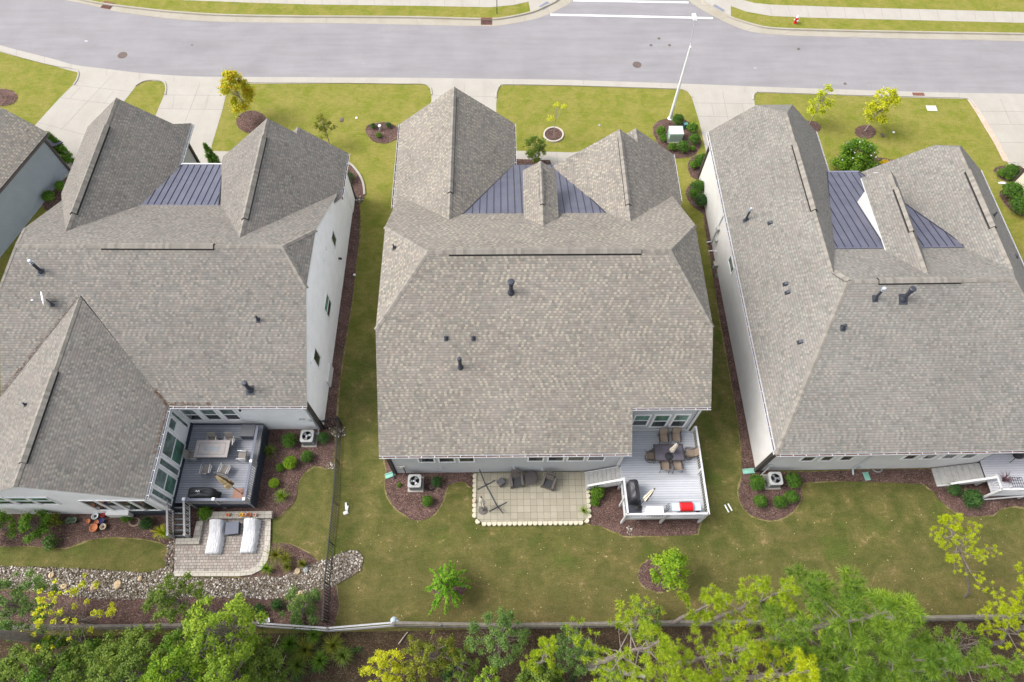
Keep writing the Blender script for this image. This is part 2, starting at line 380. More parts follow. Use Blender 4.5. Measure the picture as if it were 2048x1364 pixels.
def boards(name, a, b, wd, line, ang=0., rough=.6):
    m = NT(name); p = m.pos(); mp = m.n('Mapping'); m.set(mp.inputs[0], p); mp.inputs['Rotation'].default_value = (0, 0, ang)
    sp = m.n('SeparateXYZ'); m.set(sp.inputs[0], mp); k = m.math('DIVIDE', sp.outputs[1], wd)
    wn = m.n('TexWhiteNoise', noise_dimensions='1D'); m.set(wn.inputs['W'], m.math('FLOOR', k))
    c = m.mix(wn.outputs['Value'], a, b)
    c = m.mix(m.ramp(m.math('FRACT', k), [(0, 1.), (.09, 1.), (.13, 0.), (1, 0.)]), c, line)
    c = m.mix(1., c, m.ramp(m.noise(m.scale(mp.outputs[0], (1, 6, 1)), 2.5, 4, .7), [(.3, .9), (.7, 1.08)]), 'MULTIPLY')
    return m.out(c, rough, 0, .3)
DECK_C = boards('pale_grey_decking', (.39, .405, .44), (.47, .485, .52), .15, (.17, .18, .21))
DECK_L = boards('slate_grey_decking', (.20, .21, .245), (.26, .27, .30), .15, (.05, .055, .07), rad(.6))
DECK_R = boards('pale_lilac_decking', (.50, .5, .54), (.56, .56, .6), .15, (.26, .26, .3), rad(-.4))
RAIL_C = plain('painted_rail_grey', (.52, .52, .53), .5, var=.06); STAIR = plain('weathered_tread', (.40, .395, .38), .7, var=.15, sc_=4, fine=.08)
NAVY = plain('navy_paint', (.03, .037, .055), .45); NAVY_L = plain('rail_slate', (.1, .11, .15), .5); GREYP = plain('post_grey', (.3, .29, .29), .6)
WOOD = plain('weathered_timber', (.155, .14, .12), .85, var=.25, sc_=3, fine=.15)
BARK = plain('pine_bark', (.20, .165, .145), .9, var=.35, sc_=6, fine=.3); BARK_P = plain('pale_bark', (.36, .32, .28), .9, var=.25, sc_=6, fine=.2)
IRON = plain('black_iron', (.018, .018, .02), .5); TERRA = plain('terracotta', (.5, .17, .07), .7); GREEN_U = plain('utility_green', (.36, .47, .40), .5, var=.08)
TEAL = plain('splash_block_green', (.2, .42, .34), .6, var=.25); DRAIN = plain('rusty_cast_iron', (.17, .07, .05), .8, var=.4, sc_=8)
MANH = plain('manhole_iron', (.12, .09, .08), .8, var=.3, sc_=5); AC_M = plain('ac_grey_paint', (.33, .34, .335), .45, var=.08); AC_D = plain('ac_grille_dark', (.06, .065, .07), .5)
WHITE = plain('white_plastic', (.72, .72, .74), .45, var=.05); SLATE = plain('slate_plastic', (.045, .05, .065), .5); BLACKC = plain('black_cover', (.015, .016, .019), .55)
SILVER = plain('brushed_aluminium', (.32, .33, .35), .35, .7); MESH_T = plain('taupe_sling', (.19, .17, .155), .8, fine=.1); MESH_B = plain('brown_sling', (.25, .195, .15), .8, fine=.12)
BRONZE = plain('bronze_frame', (.06, .045, .038), .45, .4); TAN = plain('tan_canvas', (.48, .36, .2), .85, var=.3, sc_=4); CREAM = plain('cream_canvas', (.62, .57, .48), .85, var=.25, sc_=6)
STRIPE = plain('umbrella_brown', (.1, .06, .035), .85, var=.2); RED = plain('red_enamel', (.55, .012, .015), .3, var=.05); RUG = plain('terracotta_mat', (.3, .17, .13), .9, var=.1)
_c = NT('white_cover_folds'); _q = _c.n('TexCoord').outputs['Object']; _c.bump(_c.noise(_c.scale(_q, (5, 1.2, 1)), 2.2, 3, .6), 1., .12); COVER = _c.out(_c.mix(_c.noise(_q, 5, 3), (.5, .5, .52), (.6, .6, .62)), .75)
COVER_OLD = plain('white_cover_cloth', (.66, .66, .68), .7, var=.06, sc_=5); WICK = plain('grey_brown_wicker', (.115, .1, .09), .75, var=.2, fine=.3); CUSH = plain('dark_cushion', (.055, .055, .06), .9)
BLUEG = plain('blue_grey_table_glass', (.085, .075, .095), .15, spec=.8); PINKS = plain('pink_brick_edge', (.5, .36, .28), .9, var=.2); SOIL = plain('soil', (.06, .04, .03), .95)
POT = {k: plain('pot_'+k, c, .5) for k, c in dict(blue=(.03, .05, .2), red=(.35, .02, .02), white=(.6, .65, .65), cream=(.5, .4, .3), yellow=(.6, .35, .03), green=(.07, .12, .07)).items()}
STONE_T = plain('tan_boulder', (.5, .38, .24), .85, var=.2); RIVER = NT('river_stone')
_i = RIVER.n('NewGeometry').outputs['Random Per Island']
RIVER = RIVER.out(RIVER.ramp(_i, [(0, (.06, .048, .038)), (.3, (.14, .115, .09)), (.6, (.21, .165, .125)), (.82, (.3, .27, .235)), (1, (.62, .59, .55))]), .8, 0, .2)
def leafmat(name, cols, trans=.35, patch=.5):
    """cols: dark, mid, light hues of single leaves; one hue per leaf, drifting slowly across the crown"""
    m = NT(name); i = m.n('NewGeometry').outputs['Random Per Island']; p = m.pos()
    n = m.noise(p, patch, 3, .6)
    f = m.math('ADD', m.math('MULTIPLY', i, .6), m.math('MULTIPLY', m.math('SUBTRACT', n, .3), 1.))
    c = m.ramp(f, [(.08, cols[0]), (.5, cols[1]), (.92, cols[2])])
    m.out(c, .6, 0, .25)
    tr = m.n('BsdfTranslucent'); m.set(tr.inputs[0], m.mix(1., c, (1.1, 1.15, .5), 'MULTIPLY'))
    mx = m.n('MixShader'); mx.inputs[0].default_value = trans
    m.t.links.new(m.b.outputs[0], mx.inputs[1]); m.t.links.new(tr.outputs[0], mx.inputs[2])
    o = m.t.nodes['Material Output']; m.t.links.new(mx.outputs[0], o.inputs[0]); return m.mat
L_BOX = leafmat('boxwood_leaf', ((.025, .06, .008), (.055, .13, .012), (.12, .24, .02)), .2, 1.5)
L_DARK = leafmat('dark_shrub_leaf', ((.015, .045, .012), (.035, .09, .02), (.08, .16, .03)), .2, 1.5)
L_LIME = leafmat('lime_leaf', ((.10, .20, .012), (.2, .34, .02), (.38, .48, .03)))
L_YEL = leafmat('yellow_leaf', ((.27, .30, .012), (.50, .52, .02), (.68, .62, .04)))
L_ORG = leafmat('autumn_leaf', ((.25, .34, .015), (.5, .48, .02), (.64, .34, .02)), patch=1.1)
L_MID = leafmat('mid_green_leaf', ((.07, .125, .02), (.14, .21, .03), (.25, .33, .05)))
L_BLUE = leafmat('willow_leaf', ((.06, .12, .03), (.12, .21, .05), (.25, .34, .08)))
L_BRT = leafmat('bright_green_leaf', ((.11, .19, .02), (.22, .34, .03), (.42, .5, .05)))
L_OLV = leafmat('olive_leaf', ((.07, .10, .015), (.16, .19, .02), (.36, .33, .03)))
N_YEL = leafmat('pine_needle_yellow', ((.14, .23, .015), (.31, .41, .02), (.5, .58, .03)), .3)
N_YG = leafmat('pine_needle_gold', ((.24, .32, .01), (.42, .50, .012), (.58, .58, .02)), .3)
N_GRN = leafmat('pine_needle_green', ((.06, .13, .02), (.15, .26, .03), (.32, .43, .04)), .3)
ARBOR = leafmat('arborvitae_leaf', ((.04, .11, .008), (.085, .19, .012), (.14, .28, .02)), .15, 2.)
# ---------------------------------------------------------------- the setting
def sheet(name, pts, z, mat, th=.0, holes=None):
    mb = MB()
    if th: mb.prism(pts, z-th, z)
    else:
        n = len(pts); ar = sum(pts[i][0]*pts[(i+1) % n][1]-pts[(i+1) % n][0]*pts[i][1] for i in range(n))
        if ar < 0: pts = pts[::-1]
        mb.add([(x, y, z) for x, y in pts], [tuple(range(n))])
    return tag(mb.build(name, mat), kind='structure')
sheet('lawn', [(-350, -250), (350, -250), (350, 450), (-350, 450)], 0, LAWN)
sheet('forest_floor', [(-60, 3.55), (-12, 3.55), (12, 3.7), (60, 4.1), (60, -60), (-60, -60)], .004, LITTER)

def strip(mb, A, B, z, m=0):
    """flat band between two polylines of equal length"""
    b = len(mb.v); n = len(A)
    mb.v += [(x, y, z) for x, y in A]+[(x, y, z) for x, y in B]
    for i in range(n-1):
        f = [b+i, b+i+1, b+n+i+1, b+n+i]
        p, q, r = (mb.v[k] for k in f[:3])
        if (q[0]-p[0])*(r[1]-p[1])-(q[1]-p[1])*(r[0]-p[0]) < 0: f = f[::-1]
        mb.f.append(f); mb.m.append(m)
def offs(L, d):
    out = []
    for i, (x, y) in enumerate(L):
        a = L[max(i-1, 0)]; b = L[min(i+1, len(L)-1)]; t = Vector((b[0]-a[0], b[1]-a[1])).normalized()
        out.append((x-t.y*d, y+t.x*d))
    return out
def kerb(name, L, d, h=.12, wd=.16, mat=KERB, z0=.0):
    """raised kerb along polyline L (the grass side), d = +1/-1 towards the road"""
    A = L; B = offs(L, d*wd); mb = MB(); n = len(A); b = 0
    Bo = offs(L, d*(wd+.05))
    mb.v = [(x, y, z0) for x, y in A]+[(x, y, h) for x, y in A]+[(x, y, h) for x, y in B]+[(x, y, z0) for x, y in Bo]
    for i in range(n-1):
        for k in range(3): mb.f.append([k*n+i, k*n+i+1, (k+1)*n+i+1, (k+1)*n+i]); mb.m.append(0)
    mb.f.append([0, n, 2*n, 3*n]); mb.m.append(0); mb.f.append([n-1, 2*n-1, 3*n-1, 4*n-1][::-1]); mb.m.append(0)
    return tag(mb.build(name, mat), kind='structure')
# far side of the road, left of the side street (grass edge, and gutter edge)
farL_g = [(-420, -160), (-200, -95), (0, -45), (100, -18), (169, 0), (224, 9.7), (310, 20), (365, 25), (448, 30), (582, 32.7), (700, 33.4), (830, 34.5), (962, 38), (1007, 36), (1061, 24.8), (1087, 14), (1114, 0), (1128, -20), (1136, -60), (1145, -200)]
farL_a = [(-420, -145), (-200, -80), (0, -32), (90, -8), (179, 10), (227, 22.4), (310, 34), (379, 40.7), (453, 44), (586, 46), (700, 47.2), (838, 50), (962, 52.4), (1000, 51), (1059, 40.7), (1093, 30.3), (1121, 17), (1145, 0), (1156, -40), (1166, -200)]
farR_g = [(1375, -200), (1385, -40), (1405, 0), (1430, 17), (1461.7, 34.5), (1503, 48), (1541, 56), (1623.7, 59.6), (1761.6, 63), (2048, 68), (2300, 73), (2700, 81)]
farR_a = [(1352, -200), (1362, -40), (1377, 0), (1399.7, 17), (1437.6, 38), (1479, 57), (1513, 65.5), (1572, 70.7), (1675, 74), (1779, 76.5), (2048, 82.7), (2300, 88), (2700, 97)]
near_a = [(-500, -60), (-200, 30), (0, 90.3), (55, 105), (110, 119), (151.7, 130.3), (213.7, 138), (269, 144.8), (317, 149), (403, 153.4), (500, 154), (700, 155), (838, 155.8), (1000, 158), (1121, 159.6), (1238, 163), (1380, 167.9), (1520, 173.4), (1692, 179.2), (1885, 185), (2048, 187.8), (2300, 193), (2700, 200)]
def dense(P, n=5): return curve(gl(P), n)
road = gl(farL_a) + gl(farR_a) + gl(near_a[::-1])
A_, B_, C_ = dense(farL_a), dense(farR_a), dense(near_a)
sheet('road', A_+B_+C_[::-1], .004, ASPH)
for nm, g, a, d in (('left', farL_g, farL_a, -1), ('right', farR_g, farR_a, -1)):
    mb = MB(); strip(mb, dense(g), dense(a), .012)
    P = dense(g)
    Q = dense(a)
    for i in range(6, min(len(P), len(Q))-4, 7): mb.bar((*P[i], .0141), (*Q[i], .0141), .02, .002, 1)
    tag(mb.build('gutter', [KERB, JOINT]), kind='structure')
    kerb('kerb', dense(g), d, .13)
near_b = [(x, y+(13.5 if x < 600 else 12.0)) for x, y in near_a]
mb = MB(); strip(mb, dense(near_a), dense(near_b), .012)
P = dense(near_a); Q = dense(near_b)
for i in range(6, len(P)-4, 6): mb.bar((*P[i], .0141), (*Q[i], .0141), .02, .002, 1)
tag(mb.build('gutter', [CONC, JOINT]), kind='structure')
def poly(name, pts, z=.008, mat=CONC, joints=(), smooth=0, edge=0.):
    P = gl(pts)
    if smooth: P = curve(P, smooth, True)
    n = len(P); ar = sum(P[i][0]*P[(i+1) % n][1]-P[(i+1) % n][0]*P[i][1] for i in range(n))
    if ar < 0: P = P[::-1]
    mb = MB(); mb.add([(x, y, z) for x, y in P], [tuple(range(n))])
    for (x0, y0, x1, y1) in joints:
        p = G(x0, y0); q = G(x1, y1); mb.bar((p.x, p.y, z+.002), (q.x, q.y, z+.002), .022, .003, 1)
    return tag(mb.build(name, [mat, JOINT]), kind='structure')
# sidewalks across the road
poly('sidewalk', [(-300, -130), (100, -50), (362, 0), (489, 5), (620, 9), (700, 10), (850, 12), (980, 14.5), (1025, 10.3), (1057, 3.4), (1070, -4), (1085, -25), (1080, -60), (1000, -14), (700, -19), (420, -24), (250, -50), (-150, -190)],
     joints=[(x, 12, x-4, -18) for x in range(470, 1040, 35)])
poly('sidewalk', [(1461.7, 12), (1492.8, 23.4), (1541, 32), (1623.7, 35.5), (1796, 39.6), (2048, 45.8), (2600, 60), (2600, 36), (2048, 24), (1899.5, 20), (1692.7, 14.5), (1541, 9.3), (1510, 6.2), (1486, 0), (1465, -15), (1440, -50), (1425, -50)],
     joints=[(x, 33+.02*(x-1541), x-7+.008*(x-1541), 10+.028*(x-1541)) for x in range(1545, 2060, 37)])
poly('kerb_ramp', [(1061, 24.8), (1057, 3.4), (1070, -4), (1085, -25), (1128, -20), (1114, 0), (1087, 14)], z=.016)
poly('kerb_ramp', [(1405, 0), (1385, -40), (1430, -40), (1461.7, 12), (1461.7, 34.5), (1430, 17)], z=.016)
# driveways on the near side
poly('driveway', [(148, 141), (157, 146), (158, 155), (146, 170), (120.6, 194.7), (75.8, 244), (60, 262), (95, 262), (80, 320), (120, 400), (200, 400), (250, 260), (248, 203), (272, 172.3), (286, 164), (302, 161), (322, 163), (331, 168), (331, 178), (329, 188), (312, 229), (290, 300), (330, 345), (415, 345), (424, 289.5), (444.6, 220.6), (451.5, 191.3), (461, 170), (470, 165), (500, 165), (403, 165), (317, 160.5), (213.7, 150), (151.7, 141)],
     joints=[(233, 141, 120, 262), (147, 170, 268, 184), (120, 195, 250, 212), (330, 190, 452, 191), (311, 217, 445, 219.5), (405, 154, 368, 250), (76, 245, 170, 270), (349, 190, 345, 217), (417, 190, 411, 219), (160, 175, 140, 197), (228, 182, 208, 207)])
poly('driveway', [(838, 166), (849, 168), (860, 175), (862.7, 186), (862.7, 203), (862, 300), (992, 300), (992.6, 206.8), (994, 190), (995.4, 182.7), (1000, 173), (1010, 169), (930, 166)],
     joints=[(862, 190.5, 993, 194), (929, 156, 928, 200)])
poly('driveway', [(1366, 178.5), (1377, 184), (1382.5, 191.3), (1389.4, 213.7), (1399.7, 248), (1411.8, 303.3), (1425, 345), (1590, 345), (1530, 240), (1510, 215), (1508, 193), (1511, 187), (1520, 183.5), (1440, 179)],
     joints=[(1386, 206, 1509, 207.5), (1395, 232.5, 1512, 235), (1443, 172, 1460, 260), (1423, 206, 1428, 232), (1484, 207, 1489, 234)])
poly('driveway', [(1934, 197.5), (1946, 204), (1978.7, 268.8), (2016.6, 327.4), (2035, 345), (2300, 345), (2300, 203), (2048, 199)],
     joints=[(1951, 222.5, 2130, 224), (1966, 248.5, 2200, 250), (1988, 285, 2200, 286), (2010, 325, 2200, 327), (2000, 197, 2022, 247), (2070, 199, 2110, 330)])
mb = MB(); strip(mb, gl([(1934, 199), (1951, 224), (1966, 250), (1988, 286), (2006, 322)]), gl([(1945, 202), (1961, 224), (1978, 250), (1999, 286), (2019, 324)]), .013)
tag(mb.build('driveway_border', pavers('pink_border_paver', ((.5, .38, .3), (.6, .48, .4), (.42, .3, .25)), .2, .12, (.3, .22, .18))), kind='structure')
poly('front_walk', [(1022, 301.3), (1145, 305), (1180, 300), (1180, 330), (1100, 345), (1018, 336)], joints=[(1065, 303, 1066, 335), (1113, 304, 1116, 335)])
poly('front_walk', [(424, 302), (470, 303), (460, 345), (410, 345)])
poly('front_walk', [(1688, 352), (1702, 336), (1718, 352), (1740, 390), (1690, 390)], mat=CONC)
poly('front_walk', [(2019, 343), (2060, 330), (2200, 330), (2200, 420), (2060, 430), (2040, 380)], z=.0085, mat=pavers('beige_walk_paver', ((.5, .45, .36), (.56, .5, .42), (.46, .4, .34)), .3, .15, (.3, .27, .22), .5))
# raised kerbs where the front lawns meet the gutter
def kl(P, **k): kerb('kerb', dense(P, 4), 1 if False else k.pop('d', 1), k.pop('h', .07), .11, CONC)
for P in ([(-400, -20), (-200, 42), (0, 103), (55, 119), (110, 132.7), (140, 137), (152, 141), (156, 148), (153, 160), (146, 170)],
          [(462, 182), (468, 170), (480, 166.5), (560, 166.5), (700, 167), (800, 168.5), (840, 168.6), (853, 171), (860, 178), (862, 190)],
          [(993.5, 196), (994.5, 184), (1000, 173.5), (1012, 169.8), (1100, 171), (1214, 174), (1340, 178), (1362, 179), (1376, 185), (1383, 195)],
          [(1508, 200), (1508.5, 190), (1515, 185.3), (1530, 185.3), (1658, 189.6), (1800, 193.5), (1882, 195.8), (1926, 197), (1938, 201), (1948, 214)]):
    kl(P)
kl([(272, 172), (286, 164), (302, 161), (318, 162), (328, 166), (331, 178), (329, 190)])
# painted crossing
for q in ([(1100.5, 27.5), (1425.5, 34.5), (1426, 38), (1101, 31)], [(1147, -.5), (1377, 3.3), (1377, 6.6), (1146, 2.6)]):
    poly('crossing_line', q, .008, PAINT)
for x0, y0 in ((120, 81), (130, 83)): pass
mb = MB()
for x0, y0, s in ((172, 82, .3), (1510, 136, .18), (727, 127, .07), (772, 128, .07)):
    p = G(x0, y0); n = 9; mb.add([(p.x+s*random.uniform(.4, 1)*math.cos(t), p.y+s*.35*random.uniform(.4, 1)*math.sin(t), .0062) for t in [k*2*math.pi/n for k in range(n)]], [tuple(range(n))])
tag(mb.build('road_scuffs', plain('scuff_white', (.5, .5, .53), .8)), kind='structure')
# planting beds
BEDN = [0]
def bed(pts, z=.034, mat=MULCH, sm=5):
    BEDN[0] += 1; z += .006*(BEDN[0] % 3)
    P = curve(gl(pts), sm, True) if sm else gl(pts)
    n = len(P); ar = sum(P[i][0]*P[(i+1) % n][1]-P[(i+1) % n][0]*P[i][1] for i in range(n))
    if ar < 0: P = P[::-1]
    # crisp but uneven cut edge
    Q = [(x+random.gauss(0, .02), y+random.gauss(0, .02)) for x, y in P]
    if sm:
        E_ = offs(P+[P[0]], -1.)[:-1]; W = []
        for (x, y), (ex, ey) in zip(P, E_): k_ = random.uniform(-.01, .13); W.append((x+(ex-x)*k_, y+(ey-y)*k_))
        mb = MB(); mb.add([(x, y, .009+.0045*(BEDN[0] % 4)) for x, y in W], [tuple(range(len(W)))]); tag(mb.build('worn_turf', WORN), kind='structure')
    mb = MB(); mb.prism(Q, -.01, z); return tag(mb.build('mulch_bed', mat), kind='structure')
def rbed(x, y, rx, ry, **k): return bed([(x+rx*math.cos(t), y+ry*math.sin(t)) for t in [i*math.pi/6 for i in range(12)]], **k)
rbed(503, 244, 30, 22); rbed(1107, 270, 18, 13); rbed(5, 195, 30, 17); rbed(1619, 255, 22, 13); rbed(1730.5, 264, 20.5, 13.5)
bed([(732, 262), (738, 250), (755, 246), (778, 246), (797, 257), (800, 268), (790, 280), (768, 287), (745, 281)])
bed([(1306, 262), (1312, 246), (1335, 238), (1370, 240), (1392, 262), (1402, 285), (1397, 300), (1380, 314), (1340, 314), (1318, 290)])
bed([(1376, 328), (1392, 312), (1420, 312), (1420, 360), (1385, 355)]); bed([(1372, 390), (1378, 372), (1400, 360), (1425, 358), (1440, 460), (1421, 462), (1408, 430), (1385, 412)])
bed([(1408, 425), (1436, 420), (1478, 640), (1532, 905), (1545, 940), (1620, 945), (1860, 938), (1872, 960), (1862, 968), (1700, 962), (1608, 966), (1605, 985), (1590, 1020), (1555, 1040), (1520, 1038), (1490, 1020), (1476, 985), (1484, 950), (1482, 900), (1462, 760), (1440, 640), (1418, 505)], sm=2)
bed([(1845, 950), (2010, 930), (2200, 940), (2200, 1040), (2030, 1012), (1985, 1030), (1930, 1032), (1890, 1010), (1868, 985), (1850, 970)], sm=2)
bed([(770, 960), (773, 942), (768, 905), (785, 903), (800, 940), (942, 942), (946, 962), (940, 975), (930, 964), (897, 970), (888, 1000), (870, 1027), (838, 1042), (808, 1030), (783, 1008), (772, 980)], sm=2)
bed([(1170, 975), (1250, 950), (1390, 1015), (1395, 1060), (1380, 1070), (1262, 1072), (1240, 1068), (1200, 1052), (1168, 1040)], sm=2)
rbed(897, 1176, 34, 22); rbed(1320, 1150, 44, 34)
bed([(700, 390), (695, 345), (690, 325), (706, 332), (724, 358), (729, 395), (718, 403), (722, 440), (714, 520), (704, 600), (690, 690), (680, 760), (673, 830), (678, 850), (640, 850), (655, 700), (675, 500)], sm=2)
bed([(1995, 350), (1988, 340), (2000, 333), (2040, 333), (2050, 355), (2028, 362), (2005, 360)]); bed([(2000, 392), (2010, 378), (2080, 365), (2100, 450), (2060, 438), (2020, 420)])
bed([(1690, 345), (1702, 318), (1740, 314), (1790, 322), (1800, 345), (1790, 380), (1700, 380)], sm=2)
bed([(1020, 318), (1100, 320), (1110, 345), (1020, 345)], sm=0)
bed([(88, 385), (115, 372), (150, 350), (160, 420), (90, 420)], sm=2)
# left back garden: one large bed with lawn islands, then the dry river
bed([(-60, 1010), (320, 1010), (345, 1000), (520, 905), (540, 858), (640, 856), (668, 870), (662, 935), (630, 932), (598, 960), (590, 1000), (560, 1032), (540, 1040), (540, 1085), (580, 1088), (640, 1125), (640, 1160), (560, 1165), (345, 1130), (338, 1100), (330, 1090), (290, 1078), (230, 1074), (170, 1082), (130, 1096), (60, 1092), (-60, 1085)], sm=3)
bed([(-60, 1180), (120, 1190), (330, 1195), (480, 1190), (600, 1185), (650, 1160), (672, 1170), (668, 1252), (560, 1250), (-60, 1250)], sm=2)
# ---------------------------------------------------------------- buildings
HW = {}
def wall(mb, axis, c, u0, u1, prof, m=0, th=.12, sgn=1):
    """vertical wall panel on x=c or y=c between u0 and u1; prof = top line [(u,z)...]; sgn: outward side"""
    P = [(u0, 0)]+[(u1, 0)]+[(u, z) for u, z in prof[::-1]]
    vs = []
    for off in (0, -sgn*th):
        for u, z in P: vs.append((c+off, u, z) if axis == 'x' else (u, c+off, z))
    n = len(P); b = len(mb.v); mb.v += vs
    flip = (sgn > 0) == (axis == 'x')
    f = list(range(b, b+n)); mb.f.append(f if flip else f[::-1]); mb.m.append(m)
    g = list(range(b+n, b+2*n)); mb.f.append(g[::-1] if flip else g); mb.m.append(m)
    for i in range(n):
        j = (i+1) % n; q = [b+i, b+n+i, b+n+j, b+j]; mb.f.append(q if flip else q[::-1]); mb.m.append(m)
def window(par, axis, c, u0, u1, z0, z1, sgn=1, fr=.09, sash=True, gm=None, gm2=None):
    """frame standing 5 cm proud of the wall, sashes and glass set back in it"""
    mb = MB(); o = sgn*.05
    def bx(a0, a1, b0, b1, d0, d1, m=0, q=mb):
        if axis == 'x': q.bb(c+sgn*d0, c+sgn*d1, a0, a1, b0, b1, m)
        else: q.bb(a0, a1, c+sgn*d0, c+sgn*d1, b0, b1, m)
    bx(u0, u0+fr, z0, z1, .001, .06); bx(u1-fr, u1, z0, z1, .001, .06)
    bx(u0+fr, u1-fr, z0, z0+fr*.8, .001, .058); bx(u0+fr, u1-fr, z1-fr*.8, z1, .001, .058)
    zm = (z0+z1)/2
    if sash: bx(u0+fr, u1-fr, zm-.03, zm+.03, .001, .045)
    f = mb.build('window', WTRIM, par)
    g1 = MB(); bx(u0+fr, u1-fr, zm+.03 if sash else z0+fr*.8, z1-fr*.8, .001, .02, 0, g1); g1.build('pane', gm or GLASS, f)
    if sash:
        g2 = MB(); bx(u0+fr, u1-fr, z0+fr*.8, zm-.03, .001, .02, 0, g2); g2.build('pane', gm2 or GLASS_D, f)
    return f
def gutter_run(par, p, q, side, drips=True, gm=None):
    """K-gutter along an eave from p to q; side = outward unit vector"""
    p = Vector(p); q = Vector(q); s = Vector(side); mb = MB(); o = s*.06; dz = Vector((0, 0, -.09))
    mb.bar(p+s*.005+dz*.9+o*.1, q+s*.005+dz*.9+o*.1, .014, .13)
    mb.bar(p+s*.12+dz, q+s*.12+dz, .02, .12)
    mb.bar(p+s*.062+dz*1.55, q+s*.062+dz*1.55, .11, .012, 2)
    n = int((q-p).length/.75)
    for i in range(n+1):
        c = p+(q-p)*(i+.3)/(n+.6); mb.bar(c+s*.01-Vector((0, 0, .03)), c+s*.125-Vector((0, 0, .03)), .03, .012, 1)
    return mb.build('gutter', [gm or GUT, gm or TRIM, plain('gutter_debris', (.16, .075, .04), .95, var=.5, sc_=2.)], par)
def ridge_vent(par, p, q, g1, g2, mat=CAPM, hw=.21):
    mb = MB(); mb.cap(p, q, g1, g2, hw, .12, 0, 1); mb.cap(p, q, g1, g2, hw+.018, .03, 1, 1); return mb.build('ridge_vent', [mat, DARK_EDGE], par)  # lower, wider dark strip draws the shadow gap beside the vent
def flue(par, x, y, z, r=.09, h=.7, capr=.13, mat=None, light=False, slope=(0, 0), rv=1.):
    """roof penetration: flashing plate lying on the slope, cone, pipe and cap"""
    mat = mat or VENT; mb = MB(); e = r*2.1
    vs = [(x+i, y+j, z+.03+i*slope[0]+j*slope[1]) for i, j in ((-e, -e*1.2), (e, -e*1.2), (e, e), (-e, e))]
    vs2 = [(a, b, c_-.03) for a, b, c_ in vs]; mb.add(vs2+vs, [(4, 5, 6, 7), (0, 1, 5, 4), (1, 2, 6, 5), (2, 3, 7, 6), (3, 0, 4, 7)])
    mb.lathe([(r*1.8, -.12), (r*1.7, .06), (r*1.15, .06+r*1.2)], 14, c=(x, y, z))
    mb.lathe([(r, -.05), (r, h)], 14, c=(x, y, z))
    o = mb.build('roof_flue', mat, par, False)
    if capr:
        c = MB(); c.lathe([(r*1.02, h-.02), (r*1.02, h+.05), (capr, h+.05), (capr, h+.13), (capr*.75, h+.17), (0.001, h+.18)], 16, c=(x, y, z))
        c.lathe([(r*1.25, h-.12), (r*1.25, h-.08)], 14, c=(x, y, z)); c.build('cap', VENT_L if light else mat, o)
    return o
def boxvent(par, x, y, z, slope=(0, 0), s=.13):
    """low slant-back vent"""
    mb = MB(); e = s
    vs = [(x+i, y+j, z+.015+i*slope[0]+j*slope[1]) for i, j in ((-e, -e), (e, -e), (e, e), (-e, e))]
    top = [(x+i*.7, y+j*.7, z+.13+.4*(i*slope[0]+j*slope[1])) for i, j in ((-e, -e), (e, -e), (e, e), (-e, e))]
    b = [(a, c_, d-.1) for a, c_, d in vs]; mb.add(b+vs, [(4, 5, 6, 7), (0, 1, 5, 4), (1, 2, 6, 5), (2, 3, 7, 6), (3, 0, 4, 7)])
    mb.add(vs+top, [(4, 5, 6, 7), (0, 1, 5, 4), (1, 2, 6, 5), (2, 3, 7, 6), (3, 0, 4, 7)])
    return mb.build('roof_vent', VENT, par)
def metal_roof(par, poly4, zf, seams, ylo, yhi, clip, name='metal_roof'):
    """standing seam porch roof; seams run down the slope (along y) at given x"""
    mb = MB(); mb.slab([(x, y, zf(y)) for x, y in poly4], .1, 0, 1)
    for x in seams:
        y0, y1 = clip(x)
        if y1-y0 > .25: mb.bar((x, y0+.08, zf(y0+.08)+.012), (x, y1-.08, zf(y1-.08)+.012), .034, .05, 1)
    P = [Vector((x, y, zf(y)+.012)) for x, y in poly4]
    for i in (1, 3): mb.bar(P[i], P[(i+1) % 4], .07, .04, 1)
    return mb.build(name, [METAL, SEAM], par)
def hb_meter(par, x, y, z, ax='y', sgn=-1): pass

# ============ centre house (axis-aligned with the world)
cb = (2.4, 12.85, 0.)
HC = thing('house', 'middle house with warm grey shingle roof, grey siding and pale back corner deck', 'house', org=cb, group='houses along the street')
s = .67; YR, ZR = 22.09, 11.08; XL, XR = -7.13, 11.9
zf = lambda y: ZR-s*abs(y-YR)
def P3(lst, z): return [(x, y, z(x, y)) for x, y in lst]
mb = MB()
mb.slab(P3([(XL, 12.45), (7.39, 12.45), (7.39, 14.66), (XR, 14.66), (XR, 18.49), (9.43, YR), (-4.11, YR), (XL, 18.49)], lambda x, y: zf(y)))
mb.slab(P3([(XL, 25.69), (-4.11, YR), (9.43, YR), (XR, 25.69), (XR, 31.2), (XL, 31.2)], lambda x, y: zf(y)))
zj = zf(18.49)
mb.slab([(XL, 18.49, zj), (-4.11, YR, ZR), (XL, 25.69, zj)]); mb.slab([(XR, 18.49, zj), (9.43, YR, ZR), (XR, 25.69, zj)])
gz = lambda x, y: 7.98-.806*abs(x+3.3)
mb.slab(P3([(-3.3, 38.53), (-7.6, 38.53), (-7.6, 30.3), (-3.3, 26.55)], gz)); mb.slab(P3([(-3.3, 38.53), (.98, 38.53), (.98, 31), (-3.3, 26.55)], gz))
dz = lambda x, y: 8.69-.76*abs(x-2.55)
mb.slab(P3([(2.55, 30.88), (1.42, 30.88), (1.42, 26.75), (2.55, 25.5)], dz), .1); mb.slab(P3([(2.55, 30.88), (3.6, 30.88), (3.6, 26.7), (2.55, 25.5)], dz), .1)
wz = lambda x, y: 8.28-(.82 if x < 8.03 else .8)*abs(x-8.03)
